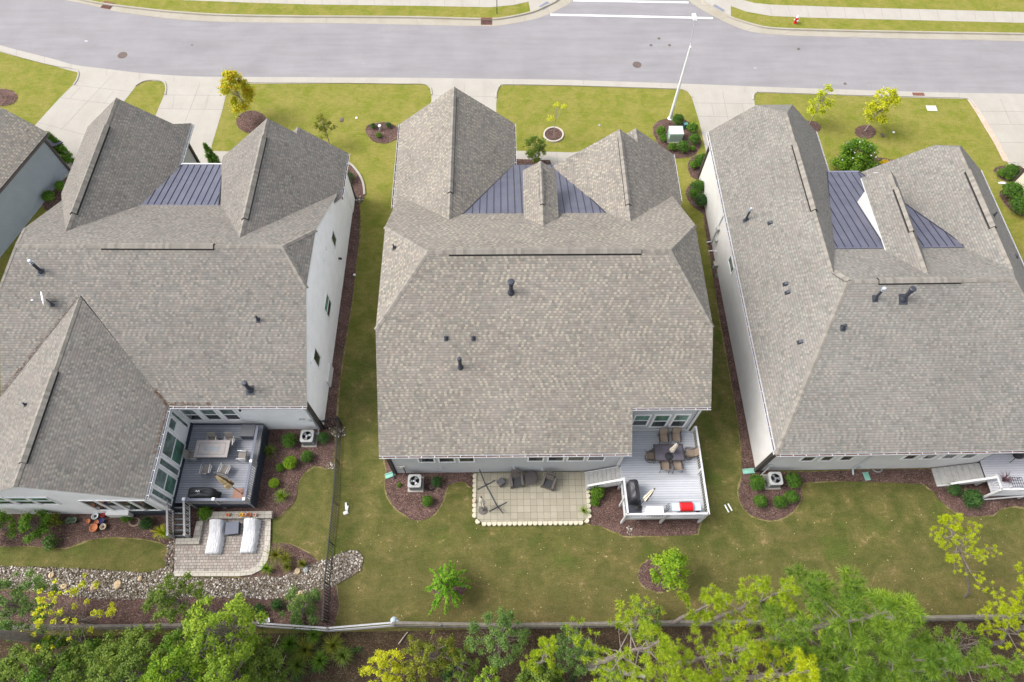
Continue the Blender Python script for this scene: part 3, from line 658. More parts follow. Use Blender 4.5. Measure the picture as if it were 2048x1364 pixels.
mb.slab(P3([(8.03, 34.08), (3.8, 34.08), (3.8, 31.2), (8.03, 26.1)], wz))
mb.slab(P3([(8.03, 34.08), (8.03, 26.1), (12.6, 30.6), (12.6, 35.3), (9.45, 35.3), (9.45, 34.08)], wz))
z2 = wz(9.45, 0); mb.slab([(9.45, 35.3, z2), (8.35, 35.3, z2-.88), (8.35, 33.2, z2-.88), (9.45, 33.2, z2)], .1)
for p, q, g1, g2 in (((-4.11, YR, ZR), (9.43, YR, ZR), (0, -s), (0, s)),
                     ((XL, 18.49, zj), (-4.11, YR, ZR), (s*1.19, 0), (0, s)), ((XL, 25.69, zj), (-4.11, YR, ZR), (0, -s), (s*1.19, 0)),
                     ((XR, 18.49, zj), (9.43, YR, ZR), (0, s), (-s*1.45, 0)), ((XR, 25.69, zj), (9.43, YR, ZR), (-s*1.45, 0), (0, -s)),
                     ((-3.3, 26.75, 7.98), (-3.3, 38.53, 7.98), (.806, 0), (-.806, 0)), ((2.55, 25.7, 8.69), (2.55, 30.88, 8.69), (.76, 0), (-.76, 0)),
                     ((8.03, 26.3, 8.28), (8.03, 34.08, 8.28), (.82, 0), (-.8, 0)), ((9.45, 34.0, z2), (9.45, 35.3, z2), (.8, 0), (-.8, 0))):
    if p[2] == q[2] or True: mb.cap(p, q, g1, g2, .14, .02, 2, 2)
roof = mb.build('roof', [SH_C, TRIM, CAPM], HC)
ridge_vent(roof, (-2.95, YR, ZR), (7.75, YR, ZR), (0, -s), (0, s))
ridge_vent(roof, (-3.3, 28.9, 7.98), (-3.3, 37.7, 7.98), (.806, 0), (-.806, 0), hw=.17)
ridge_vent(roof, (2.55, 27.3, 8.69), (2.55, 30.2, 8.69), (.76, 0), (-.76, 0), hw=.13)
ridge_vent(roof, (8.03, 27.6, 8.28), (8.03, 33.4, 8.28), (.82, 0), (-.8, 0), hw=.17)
mz = lambda y: 7.3-.41*(y-27.72)
def clipc(x):
    y1 = 34.3 if .85 < x < 3.95 else (27.7+(x+2.5)/3.35*6.65 if x <= .85 else 27.7+(6.75-x)/2.8*6.65)
    return 27.7, y1
metal_roof(HC, [(-2.5, 27.65), (6.75, 27.65), (3.95, 34.35), (.85, 34.35)], mz, [-1.9+.46*i for i in range(19)], 27.7, 34.3, clipc)
mb = MB()
gab = [(18.49, zj), (25.69, zj)]
for c, sg in ((-6.85, -1), (11.68, 1)):
    wall(mb, 'x', c, 12.85 if sg < 0 else 15.05, 31.2, [(12.85 if sg < 0 else 15.05, zf(12.85 if sg < 0 else 15.05)-.16), (18.45, zj-.16), (25.7, zj-.16), (31.2, 4.82)], sgn=sg)
wall(mb, 'y', 12.85, -6.85, 7.13, [(-6.85, 4.72), (7.13, 4.72)], sgn=-1)
wall(mb, 'x', 7.13, 12.85, 15.05, [(12.85, 4.7), (15.05, 6.1)], sgn=1)
wall(mb, 'y', 15.05, 7.13, 11.68, [(7.13, 6.15), (11.68, 6.15)], sgn=-1)
wall(mb, 'x', -7.2, 31.2, 38.1, [(31.2, 4.6), (38.1, 4.6)], sgn=-1); wall(mb, 'x', .58, 31.2, 38.1, [(31.2, 4.6), (38.1, 4.6)], sgn=1)
wall(mb, 'y', 38.1, -7.2, .58, [(-7.2, 4.65), (-3.3, 7.8), (.58, 4.65)], sgn=1); wall(mb, 'y', 31.2, -7.2, -6.85, [(-7.2, 4.6), (-6.85, 4.6)], sgn=-1)
wall(mb, 'x', 4.2, 31.2, 33.7, [(31.2, 4.9), (33.7, 4.9)], sgn=-1); wall(mb, 'x', 12.25, 31.2, 34.9, [(31.2, 4.7), (34.9, 4.7)], sgn=1)
wall(mb, 'y', 33.7, 4.2, 9, [(4.2, 4.95), (8.03, 8.1), (9, 7.35)], sgn=1); wall(mb, 'y', 34.9, 8.6, 12.25, [(8.6, 6.2), (9.45, 6.9), (12.25, 4.7)], sgn=1)
wall(mb, 'y', 31.6, .58, 4.2, [(.58, 5.4), (4.2, 5.4)], sgn=1)
mb.bb(1.62, 3.42, 27.6, 30.55, 5.6, 7.78); mb.prism([(1.62, 30.4), (3.42, 30.4), (3.42, 30.5), (1.62, 30.5)], 7.7, 7.9)
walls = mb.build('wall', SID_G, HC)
mb = MB()   # corner boards and porch posts
mb.bb(7.02, 7.2, 12.78, 12.95, 0, 4.7); mb.bb(11.6, 11.75, 14.98, 15.12, 0, 6.1); mb.bb(7.2, 11.6, 14.99, 15.04, 1.42, 1.6)
mb.build('corner_board', TRIM, HC)
mb = MB(); mb.bb(-6.93, -6.78, 12.78, 12.92, 0, 4.7); mb.build('corner_board', TRIM_D, HC)
for x in (1.2, 3.8):
    mb = MB(); mb.box((x, 33.9, 2.3), (.2, .2, 4.4)); mb.box((x, 33.9, .5), (.34, .34, 1.)); mb.build('porch_post', TRIM, HC)
gutter_run(HC, (XL, 12.45, 4.62), (7.39, 12.45, 4.62), (0, -1, 0)); gutter_run(HC, (7.39, 14.66, zf(14.66)), (XR, 14.66, zf(14.66)), (0, -1, 0))
gutter_run(HC, (-7.6, 30.5, 4.51), (-7.6, 38.53, 4.51), (-1, 0, 0)); gutter_run(HC, (.98, 31.5, 4.53), (.98, 38.53, 4.53), (1, 0, 0)); gutter_run(HC, (12.6, 30.9, 4.62), (12.6, 35.3, 4.62), (1, 0, 0))
zb = GY(850, 924, 12.85).z
for x0, x1 in ((835, 871.4), (875.5, 911.4), (915.5, 950.4), (1052, 1087), (1091, 1127), (1129.7, 1167.3), (1169.3, 1207)):
    a = GY(x0+2.2, 924, 12.85).x; b = GY(x1, 923.5, 12.85).x; window(HC, 'y', 12.85, a, b, zb, zb+1.75, -1, .085, gm=GLASS_G)
for bl, br, bt, tp in ((968, 1291.5, 853.5, 828.7), (1297, 1329.7, 853.5, 828.7), (1335.6, 1367.3, 852.9, 828.2)):
    a = GY(bl, bt, 15.05); b = GY(br, bt, 15.05)
    if bl < 1000: a.x = b.x-(GY(1329.7, bt, 15.05).x-GY(1297, bt, 15.05).x)
    window(HC, 'y', 15.05, a.x, b.x, a.z, GY(1329, tp, 15.05).z, -1, .1, gm=GLASS)
def on(px, py, z0_=None): # point on the centre main roof's rear slope
    d = ray(px, py); t = (CAM_H-(ZR-s*YR))/(s*d.y-d.z); return Vector((d.x*t, d.y*t, CAM_H+d.z*t))
p = on(1022, 588); flue(roof, p.x, p.y+.1, p.z, .12, 1.0, .2, slope=(0, s))
p = on(921, 738); flue(roof, p.x, p.y+.1, p.z, .1, 1.0, .12, slope=(0, s))
for q in ((892.5, 677), (947, 677)): p = on(*q); flue(roof, p.x, p.y, p.z, .055, .3, 0, slope=(0, s))
flue(roof, -6.35, 23.6, 9.32, .05, .35, 0, slope=(.8, 0))

# ============ left house
a = .6; lb = (-20, 15.72, 0.)
HL = thing('house', 'white sided house with a satellite dish on its roof and a dark deck', 'house', org=lb, a=a, group='houses along the street')
s = .56; YRl, ZRl = 23.8, 9.11; XLl, XRl = -29.95, -11.86
zl = lambda y: ZRl-s*abs(y-YRl)
zjl = zl(21.65)
mb = MB()
mb.slab(P3([(XLl, 21.65), (-28.97, YRl), (-13.25, YRl), (XRl, 21.65), (XRl, 15.5), (-20.1, 15.5), (-25.2, 21.3), (XLl, 16)], lambda x, y: zl(y)))
mb.slab(P3([(XLl, 25.95), (-28.97, YRl), (-13.25, YRl), (XRl, 25.95), (XRl, 31.9), (-30.3, 31.9)], lambda x, y: zl(y)))
mb.slab([(XLl, 21.65, zjl), (-28.97, YRl, ZRl), (XLl, 25.95, zjl)]); mb.slab([(XRl, 21.65, zjl), (-13.25, YRl, ZRl), (XRl, 25.95, zjl)])
rz = lambda x, y: 7.65-.62*abs(x+25.2)
mb.slab(P3([(-25.2, 9.75), (-20.05, 9.95), (-20.05, 15.5), (-25.2, 21.2)], rz)); mb.slab(P3([(-25.2, 9.75), (-25.2, 21.2), (-31.5, 14.6), (-31.5, 9.7)], rz))
gzl = lambda x, y: 8.1-.82*abs(x+27.13)
mb.slab(P3([(-27.13, 37.1), (-30.9, 37.5), (-30.9, 31.2), (-27.13, 25.3)], gzl))
mb.slab(P3([(-27.13, 37.1), (-24.2, 37.1), (-23.35, 37.9), (-23.3, 30.5), (-27.13, 25.3)], gzl))
mb.slab([(-24.2, 37.1, gzl(-24.2, 0)), (-23.35, 37.9, gzl(-23.35, 0)), (-24.6, 37.95, 4.85)], .1)
wzl = lambda x, y: 8.5-.85*abs(x+16.16)
mb.slab(P3([(-16.16, 34.8), (-20.46, 34.8), (-20.46, 30.6), (-16.16, 24.6)], wzl))
xs = -14.55
mb.slab(P3([(-16.16, 34.8), (-16.16, 24.6), (-11.86, 30.6), (-11.58, 31.2), (-11.58, 35.4), (xs, 35.4), (xs, 34.8)], wzl))
z2 = wzl(xs, 0); mb.slab([(xs, 35.4, z2), (xs-1.1, 35.4, z2-.9), (xs-1.1, 33.6, z2-.9), (xs, 33.6, z2)], .1)
for p, q, g1, g2 in (((-28.97, YRl, ZRl), (-13.25, YRl, ZRl), (0, -s), (0, s)), ((XRl, 21.65, zjl), (-13.25, YRl, ZRl), (0, s), (-.86, 0)), ((XRl, 25.95, zjl), (-13.25, YRl, ZRl), (-.86, 0), (0, -s)),
                     ((XLl, 21.65, zjl), (-28.97, YRl, ZRl), (1.2, 0), (0, s)), ((XLl, 25.95, zjl), (-28.97, YRl, ZRl), (0, -s), (1.2, 0)),
                     ((-25.2, 9.75, 7.65), (-25.2, 21.1, 7.65), (.62, 0), (-.62, 0)), ((-27.13, 25.5, 8.1), (-27.13, 37.1, 8.1), (.82, 0), (-.82, 0)),
                     ((-16.16, 24.8, 8.5), (-16.16, 34.8, 8.5), (.85, 0), (-.85, 0)), ((xs, 34.7, z2), (xs, 35.4, z2), (.85, 0), (-.85, 0))):
    mb.cap(p, q, g1, g2, .14, .02, 2, 2)
roofl = mb.build('roof', [SH_L, TRIM, CAPM], HL)
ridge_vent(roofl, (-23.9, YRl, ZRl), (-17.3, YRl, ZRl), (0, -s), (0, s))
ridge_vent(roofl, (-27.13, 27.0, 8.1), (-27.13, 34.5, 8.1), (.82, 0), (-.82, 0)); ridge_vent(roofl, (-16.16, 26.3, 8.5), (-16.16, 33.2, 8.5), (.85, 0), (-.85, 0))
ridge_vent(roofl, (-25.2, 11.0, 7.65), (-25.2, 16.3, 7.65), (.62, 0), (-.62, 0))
mzl = lambda y: 5.97-.24*(y-29.4)
def clipl(x):
    y1 = 34.0 if -23.2 < x < -20.3 else (29.4+(x+25.4)/2.2*4.6 if x <= -23.2 else 29.4+(-19.3-x)/1.*4.6)
    return 29.4, y1
metal_roof(HL, [(-25.4, 29.4), (-19.3, 29.4), (-20.3, 34), (-23.2, 34)], mzl, [-25.+.45*i for i in range(13)], 29.4, 34, clipl)
mb = MB()
XW = -11.95
wall(mb, 'x', XW, 15.72, 33.6, [(15.72, zl(15.72)-.15), (21.6, zjl-.16), (26, zjl-.16), (31, zl(31)-.15), (33.6, 4.75)], sgn=1)
wall(mb, 'x', -11.9, 33.6, 35.0, [(33.6, 4.7), (35.0, 4.7)], sgn=1)
wall(mb, 'y', 15.72, -20.1, XW, [(-20.1, 4.5), (XW, 4.5)], sgn=-1)
wall(mb, 'x', -20.1, 10.2, 15.72, [(10.2, 4.38), (15.72, 4.38)], sgn=1)
wall(mb, 'y', 10.2, -31, -20.1, [(-31, 4.0), (-25.2, 7.5), (-20.1, 4.4)], sgn=-1)
wall(mb, 'x', -31, 10.2, 16, [(10.2, 3.9), (16, 3.9)], sgn=-1); wall(mb, 'x', -29.8, 16, 31.5, [(16, 4.6), (21.7, 7.7), (26, 7.7), (31.5, 4.7)], sgn=-1)
wall(mb, 'y', 36.6, -30.5, -23.7, [(-30.5, 5.2), (-27.13, 7.95), (-23.7, 5.1)], sgn=1); wall(mb, 'x', -30.5, 31.3, 36.6, [(31.3, 5.1), (36.6, 5.1)], sgn=-1)
wall(mb, 'y', 34.3, -20.1, -15, [(-20.1, 5.0), (-16.16, 8.3), (-15, 7.3)], sgn=1); wall(mb, 'y', 35.0, -15.4, -11.9, [(-15.4, 6.2), (xs, 6.9), (-11.9, 4.7)], sgn=1)
wall(mb, 'x', -20.1, 31.3, 34.3, [(31.3, 5.0), (34.3, 5.0)], sgn=-1)
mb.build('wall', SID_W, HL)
mb = MB(); wall(mb, 'x', -23.7, 31.0, 36.6, [(31.0, 5.1), (36.6, 5.1)], sgn=1); wall(mb, 'y', 31.4, -23.7, -20.1, [(-23.7, 5.3), (-20.1, 5.3)], sgn=1)
mb.build('wall', SID_G, HL)
mb = MB(); mb.bb(XW-.12, XW+.07, 15.64, 15.86, 0, 4.4); mb.build('corner_board', TRIM_D, HL)
mb = MB(); mb.bb(-23.76, -23.58, 36.5, 36.72, 0, 5.0); mb.build('corner_board', TRIM_D, HL)
mb = MB(); mb.bb(-11.93, -11.82, 34.9, 35.1, 0, 4.7); mb.build('corner_board', TRIM_D, HL)
gutter_run(HL, (-20.0, 15.5, 4.46), (XRl, 15.5, 4.46), (0, -1, 0)); gutter_run(HL, (-20.05, 9.95, 4.45), (-20.05, 15.4, 4.45), (1, 0, 0))
gutter_run(HL, (-11.58, 31.2, 4.6), (-11.58, 35.4, 4.6), (1, 0, 0)); gutter_run(HL, (-23.3, 31.5, 4.95), (-23.35, 37.9, 4.95), (1, 0, 0))
mb = MB(); mb.bar((-23.3, 34.06, 4.83), (-20.3, 34.06, 4.83), .1, .14); mb.build('gutter', TRIM, HL)
for (px, py, wy, hz) in ((667, 478, .9, 1.25), (655, 612, 1.35, 1.5), (633, 716, .9, 1.5)):
    p = GX(px, py, XW, a); window(HL, 'x', XW, p.y-wy/2, p.y+wy/2, p.z-hz/2, p.z+hz/2, 1, .07, sash=wy > 1, gm=GLASS if wy > 1 else GLASS_D)
for k in (0, 1, 2):
    tl, br = ((290, 182), (540, 290)) if k == 0 else (((475, 182), (725, 287)) if k == 1 else ((665, 180), (910, 287)))
    bl = (390, 290) if k == 0 else ((570, 287) if k == 1 else (755, 287))
    f = lambda q: GY(300+q[0]/4.871, 780+q[1]/4.871, 15.72, a)
    b0, b1, t = f(bl), f(br), f(tl); window(HL, 'y', 15.72, b0.x, b1.x, b0.z, t.z, -1, .09, gm=GLASS_G, gm2=GLASS_D)
# tall glazed wall of the rear wing, facing the deck
for y0, y1, z0, z1, ss in ((15.15, 15.5, 1.5, 3.95, False), (14.35, 15.1, 3.0, 3.95, False), (12.75, 14.25, 1.3, 3.95, True), (12.1, 12.6, 1.3, 3.95, False), (10.9, 12.0, 1.3, 3.95, True), (10.35, 10.8, 1.3, 3.95, False)):
    window(HL, 'x', -20.1, y0, y1, z0, z1, 1, .08, sash=ss, gm=GLASS_G, gm2=GLASS)
mb = MB(); mb.bb(-20.09, -20.02, 10.2, 15.7, .0, 1.28); mb.build('skirt_board', SID_D, HL)
f = lambda q: GY(q[0]/5.803, 800+q[1]/5.803, 10.2, a)
for x0, x1 in ((-210, 20), (30, 220), (240, 475), (500, 715)):
    b1 = f((x1, 1205)); b0 = f((x0, 1205)); window(HL, 'y', 10.2, max(b1.x-1.15, -30.8), b1.x, b1.z, b1.z+1.5, -1, .07, gm=GLASS, gm2=GLASS_D)
b0 = f((1090, 1240)); 
for i in range(4): window(HL, 'y', 10.2, b0.x-.1+i*.96, b0.x+.82+i*.96, 1.05, 3.3, -1, .07, sash=False, gm=GLASS_D)
mb = MB(); mb.bb(b0.x+1.5, -20.12, 10.1, 10.19, .0, .95); mb.build('skirt_board', SID_D, HL)
mb = MB(); mb.bb(b0.x+.35, b0.x+1.7, 9.9, 10.19, .35, 1.0); mb.build('air_unit', TRIM, HL)
def onl(px, py):
    d = ray(px, py, a); c = ZRl-s*YRl; t = (CAM_H-c)/(s*d.y-d.z); return Vector((d.x*t, d.y*t, CAM_H+d.z*t))
p = onl(82, 543); flue(roofl, p.x, p.y, p.z, .09, 1.0, .1, mat=VENT, light=True, slope=(0, s))
p = onl(500, 780); flue(roofl, p.x, p.y, p.z, .11, .9, .16, slope=(0, s)); p = onl(516, 640); flue(roofl, p.x, p.y, p.z, .06, .3, .08, slope=(0, s))
flue(roofl, -26.9, 14.7, 6.6, .05, .3, 0, slope=(.62, 0)); 
# satellite dish
p = onl(105, 610); mb = MB(); mb.lathe([(.14, 0), (.1, .06), (.05, .08)], 12, c=(p.x, p.y, p.z)); mb.tube([(p.x, p.y, p.z), (p.x-.02, p.y+.05, p.z+.35), (p.x-.12, p.y+.1, p.z+.5)], .035, 8)
mb.bar((p.x, p.y, p.z+.3), (p.x+.25, p.y+.2, p.z+.12), .03)
dish = mb.build('satellite_dish', VENT, HL)
mb = MB(); c0 = Vector((p.x-.18, p.y+.12, p.z+.6)); nrm = Vector((-.75, -.45, .45)).normalized(); e1 = nrm.cross(Vector((0, 0, 1))).normalized(); e2 = e1.cross(nrm)
rings = [(0.001, 0), (.15, .012), (.3, .045), (.44, .1)]; b = 0; n = 18
for side in (0, -.015):
    for r_, h_ in rings:
        for k in range(n): t = 2*math.pi*k/n; mb.v.append(tuple(c0+(e1*math.cos(t)*.82+e2*math.sin(t))*r_+nrm*(h_+side)))
for sd_ in range(2):
    for i in range(3):
        for k in range(n):
            q = [sd_*4*n+i*n+k, sd_*4*n+i*n+(k+1) % n, sd_*4*n+(i+1)*n+(k+1) % n, sd_*4*n+(i+1)*n+k]; mb.f.append(q if sd_ == 0 else q[::-1]); mb.m.append(0)
for k in range(n): mb.f.append([3*n+k, 3*n+(k+1) % n, 7*n+(k+1) % n, 7*n+k]); mb.m.append(0)
mb.build('reflector', WHITE, dish, True)
mb = MB(); mb.bar(c0-e2*.3, c0+nrm*.55-e2*.12, .03); mb.box(tuple(c0+nrm*.58-e2*.1), (.12, .1, .1)); mb.build('feed_arm', SILVER, dish)

# leaf debris caught in the valleys of the left house
R = random.Random(9); mb = MB()
for (x0, y0, x1, y1), n_ in (((-25.3, 21.1, -30.6, 15.5), 260), ((-20.8, 16.3, -20.1, 15.55), 110), ((-20.1, 15.6, -17.5, 15.6), 130), ((-20.12, 15.5, -20.12, 12.5), 120)):
    for i in range(n_):
        t_ = R.random(); x = x0+(x1-x0)*t_+R.gauss(0, .05); y = y0+(y1-y0)*t_+R.gauss(0, .05); z = max(zl(y), rz(x, y))+.03; s_ = R.uniform(.02, .05); an = R.uniform(0, 6.28)
        mb.add([(x+s_*math.cos(an+k*1.57), y+s_*.6*math.sin(an+k*1.57), z+R.uniform(0, .015)) for k in range(4)], [(0, 1, 2, 3)])
o = mb.build('leaf_debris', plain('brown_leaf_debris', (.13, .075, .05), .95, var=.4, sc_=9.), roofl); o['kind'] = 'stuff'

# ============ right house
a = -.4; rb = (24, 12.65, 0.)
HR = thing('house', 'right house with grey hip roof and a long warm white side wall', 'house', org=rb, a=a, group='houses along the street')
s = .476; YRr, ZRr = 21.2, 8.93
zr_ = lambda x, y: ZRr-s*abs(y-YRr)
L_ = lambda x, y: 4.65+.95*(x-15.8); R_ = lambda x, y: 4.65+.88*(35.07-x)
gr = lambda x, y: 8.5-.95*(x-19.85); wl = lambda x, y: 8.5-.88*(30.7-x)
mb = MB()
mb.slab(P3([(15.8, 12.2), (35.07, 12.2), (30.2, 21.2), (20.3, 21.2)], zr_))
mb.slab(P3([(20.3, 21.2), (30.2, 21.2), (30.7, 22.1), (31.5, 30), (22.8, 30), (20.8, 26), (19.85, 22.1)], zr_))
mb.slab(P3([(15.8, 12.2), (20.3, 21.2), (19.85, 22.1), (19.85, 35.2), (18.55, 37.3), (15.8, 37.35)], L_))
mb.slab(P3([(35.07, 12.2), (30.2, 21.2), (30.7, 22.1), (30.7, 31.9), (31.7, 32.9), (35.07, 33.4)], R_))
mb.slab(P3([(19.85, 22.1), (19.85, 35.2), (21.15, 37.3), (23.9, 37.35), (23.9, 30), (21.2, 24)], gr))
mb.slab([(18.55, 37.3, L_(18.55, 0)), (21.15, 37.3, gr(21.15, 0)), (19.85, 35.2, 8.47)])
mb.slab(P3([(30.7, 22.1), (30.7, 31.9), (29.8, 32.9), (26.3, 33.3), (26.3, 29.5)], wl))
mb.slab([(29.8, 32.9, wl(29.8, 0)), (31.7, 32.9, R_(31.7, 0)), (30.7, 31.9, 8.47)])
sz = lambda x, y: 8.7-1.1*abs(x-25.35)
mb.slab(P3([(25.35, 29.9), (24.2, 30.3), (24.2, 24.25), (25.35, 21.6)], sz), .1); mb.slab(P3([(25.35, 29.9), (26.5, 30.3), (26.5, 24.25), (25.35, 21.6)], sz), .1)
mb.slab([(24.75, 30.25, sz(24.75, 0)), (25.95, 30.25, sz(25.95, 0)), (25.35, 29.6, 8.68)], .1)
for p, q, g1, g2 in (((20.3, 21.2, ZRr), (30.2, 21.2, ZRr), (0, -s), (0, s)), ((15.8, 12.2, 4.65), (20.3, 21.2, ZRr), (.95, 0), (0, s)), ((20.3, 21.2, ZRr), (19.85, 22.1, 8.5), (0, -s), (.95, 0)),
                     ((35.07, 12.2, 4.65), (30.2, 21.2, ZRr), (0, s), (-.88, 0)), ((19.85, 22.2, 8.5), (19.85, 35.2, 8.5), (.95, 0), (-.95, 0)), ((30.7, 22.2, 8.5), (30.7, 31.9, 8.5), (.88, 0), (-.88, 0)),
                     ((25.35, 21.9, 8.7), (25.35, 29.7, 8.7), (1.1, 0), (-1.1, 0))):
    mb.cap(p, q, g1, g2, .14, .02, 2, 2)
roofr = mb.build('roof', [SH_R, TRIM, CAPM], HR)
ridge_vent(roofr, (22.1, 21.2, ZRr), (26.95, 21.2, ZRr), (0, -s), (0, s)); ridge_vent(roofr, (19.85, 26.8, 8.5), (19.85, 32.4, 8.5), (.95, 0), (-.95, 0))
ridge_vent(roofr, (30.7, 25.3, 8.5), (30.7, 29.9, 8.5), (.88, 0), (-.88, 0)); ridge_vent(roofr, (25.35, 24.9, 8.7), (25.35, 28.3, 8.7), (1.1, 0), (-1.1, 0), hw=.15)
mzr = lambda y: 7.3-.28*(y-24.75)
def clipr(x):
    y1 = 33.0 if 23.6 < x < 25.9 else (24.7+(x-20.9)/2.7*8.3 if x <= 23.6 else 24.7+(29.5-x)/3.6*8.3)
    return 24.7, y1
metal_roof(HR, [(20.9, 24.65), (29.5, 24.65), (25.9, 33), (23.6, 33)], mzr, [21.3+.5*i for i in range(17)], 24.7, 33, clipr)
mb = MB()
wall(mb, 'x', 16.2, 12.65, 37.0, [(12.65, 4.85), (37., 4.85)], sgn=-1); wall(mb, 'y', 12.65, 16.2, 29.95, [(16.2, 4.7), (29.95, 4.7)], sgn=-1)
wall(mb, 'x', 29.95, 12.65, 15, [(12.65, 4.7), (15, 5.8)], sgn=1); wall(mb, 'y', 15, 29.95, 34.7, [(29.95, 4.8), (34.7, 4.8)], sgn=-1)
wall(mb, 'x', 34.7, 15, 32.5, [(15, 4.7), (32.5, 4.7)], sgn=1); wall(mb, 'y', 37.0, 16.2, 23.5, [(16.2, 4.8), (18.6, 7.0), (21.1, 7.0), (23.5, 4.8)], sgn=1)
wall(mb, 'x', 23.5, 31, 37, [(31, 4.8), (37, 4.8)], sgn=1); wall(mb, 'y', 32.5, 26.7, 34.7, [(26.7, 4.8), (29.9, 7.6), (31.6, 7.6), (34.7, 4.8)], sgn=1)
wall(mb, 'y', 31, 23.5, 26.7, [(23.5, 5.2), (26.7, 5.2)], sgn=1); wall(mb, 'x', 26.7, 31, 32.5, [(31, 4.8), (32.5, 4.8)], sgn=-1)
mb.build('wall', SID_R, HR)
mb = MB(); mb.bb(24.38, 26.32, 24, 29.45, 5.5, 7.42); mb.prism([(24.38, 29.4), (26.32, 29.4), (26.32, 29.45), (24.38, 29.45)], 7.4, 7.5); mb.build('dormer_wall', TRIM, HR)
mb = MB(); mb.bb(16.08, 16.3, 12.55, 12.75, 0, 4.6); mb.build('corner_board', TRIM_D, HR)
mb = MB(); mb.bb(16.08, 16.3, 36.9, 37.1, 0, 4.6); mb.build('corner_board', TRIM_D, HR)
gutter_run(HR, (15.8, 12.2, 4.63), (35.07, 12.2, 4.63), (0, -1, 0)); gutter_run(HR, (15.8, 12.2, 4.63), (15.8, 37.35, 4.63), (-1, 0, 0))
gutter_run(HR, (23.9, 33.2, 4.63), (23.9, 37.35, 4.63), (1, 0, 0)); gutter_run(HR, (35.07, 12.2, 4.63), (35.07, 33.4, 4.63), (1, 0, 0))
mb = MB(); mb.bar((23.7, 33.06, 4.92), (25.9, 33.06, 4.92), .1, .14); mb.build('gutter', plain('metal_blue_trim', (.2, .2, .27), .5), HR)
z0 = GY(1610, 921, 12.65, a).z
for x0, x1 in ((1597, 1626), (1635, 1661), (1672, 1700), (1795, 1822), (1832, 1858), (1868, 1897), (1906, 1934)):
    A = GY(x0, 920.5, 12.65, a).x; B = GY(x1, 920, 12.65, a).x; window(HR, 'y', 12.65, A, B, z0-.05, z0+1.7, -1, .09)
p = GX(1466, 524, 16.2, a); window(HR, 'x', 16.2, p.y-.65, p.y+.65, p.z-.7, p.z+.7, -1, .08, gm=GLASS, gm2=GLASS_G)
def onr(px, py, kind='rear'):
    d = ray(px, py, a)
    if kind == 'rear': c = ZRr-s*YRr; t = (CAM_H-c)/(s*d.y-d.z)
    else: c = 4.65-.95*15.8; t = (CAM_H-c)/(.95*d.x-d.z)
    return Vector((d.x*t, d.y*t, CAM_H+d.z*t))
p = onr(1750, 597); flue(roofr, p.x, p.y, p.z, .08, 1.0, .11, mat=VENT, light=True, slope=(0, s)); p = onr(1806, 598); flue(roofr, p.x, p.y, p.z, .12, 1.0, .19, slope=(0, s))
p = onr(1685.5, 656); flue(roofr, p.x, p.y, p.z, .07, .22, .1, slope=(0, s))
p = onr(1491, 440, 'l'); flue(roofr, p.x, p.y, p.z, .07, 1.1, .08, light=True, slope=(.95, 0))
for q in ((1540, 446), (1571, 568), (1575, 585), (1600, 684)): p = onr(*q, 'l'); boxvent(roofr, p.x, p.y, p.z, (.95, 0))
flue(roofr, 32.3, 27.3, R_(32.3, 0), .05, .35, 0, slope=(-.88, 0)); boxvent(roofr, 33.7, 24.9, R_(33.7, 0), (-.88, 0))
# ============ neighbours cut by the frame
a = 17.5; pb = G(139.5, 341, 0, a); nb = (pb.x, pb.y, 0.)
HN = thing('house', 'blue grey sided house cut by the left edge of the frame', 'house', org=nb, a=a, group='houses along the street')
ox, oy = pb.x, pb.y; ez = GY(79, 269, oy, a).z; x1 = ox+.4
mb = MB(); k = .62; zz = lambda x, y: ez-k*(x-x1)
mb.slab(P3([(x1, oy+.35), (x1, oy-17), (x1-5, oy-17), (x1-5, oy-2.2), (x1-2.6, oy+.35)], zz)); mb.slab(P3([(x1-10, oy+.35), (x1-10, oy-17), (x1-5, oy-17), (x1-5, oy-2.2), (x1-7.4, oy+.35)], lambda x, y: ez+k*(x-x1+10)))
mb.slab([(x1-2.6, oy+.35, zz(x1-2.6, 0)), (x1-7.4, oy+.35, zz(x1-2.6, 0)), (x1-5, oy-2.2, zz(x1-5, 0))])
mb.cap((x1-5, oy-17, zz(x1-5, 0)), (x1-5, oy-2.2, zz(x1-5, 0)), (k, 0), (-k, 0), .14, .02, 2, 2)
mb.build('roof', [SH_C, TRIM_D, CAPM], HN)
mb = MB(); wall(mb, 'x', ox, oy-16.5, oy, [(oy-16.5, ez+.1), (oy, ez+.1)], sgn=1); wall(mb, 'y', oy, ox-9, ox, [(ox-9, ez+.1), (ox-6.8, ez+1.3), (ox-2.2, ez+1.3), (ox, ez+.1)], sgn=1); wall(mb, 'y', oy-16.5, ox-9, ox, [(ox-9, ez+.1), (ox-4.5, ez+2.7), (ox, ez+.1)], sgn=-1); wall(mb, 'x', ox-9, oy-16.5, oy, [(oy-16.5, ez+.1), (oy, ez+.1)], sgn=-1)
mb.build('wall', SID_B, HN)
mb = MB(); mb.bb(ox-.1, ox+.08, oy-.1, oy+.1, 0, ez); mb.build('corner_board', TRIM_D, HN); gutter_run(HN, (x1, oy-17, ez), (x1, oy+.35, ez), (1, 0, 0), gm=TRIM_D)
mb = MB(); mb.slab([(ox-1.5, oy+.02, 2.75), (ox+.25, oy+.02, 2.75), (ox+.25, oy+.95, 2.3), (ox-1.5, oy+.95, 2.3)], .08); mb.build('porch_roof', [METAL, SEAM], HN)
a = -1.; pb = G(2024, 366, 0, a); nb = (pb.x, pb.y, 0.)
HF = thing('house', 'beige house corner with dark corner trim cut by the right edge of the frame', 'house', org=nb, a=a, group='houses along the street')
ox, oy = pb.x, pb.y
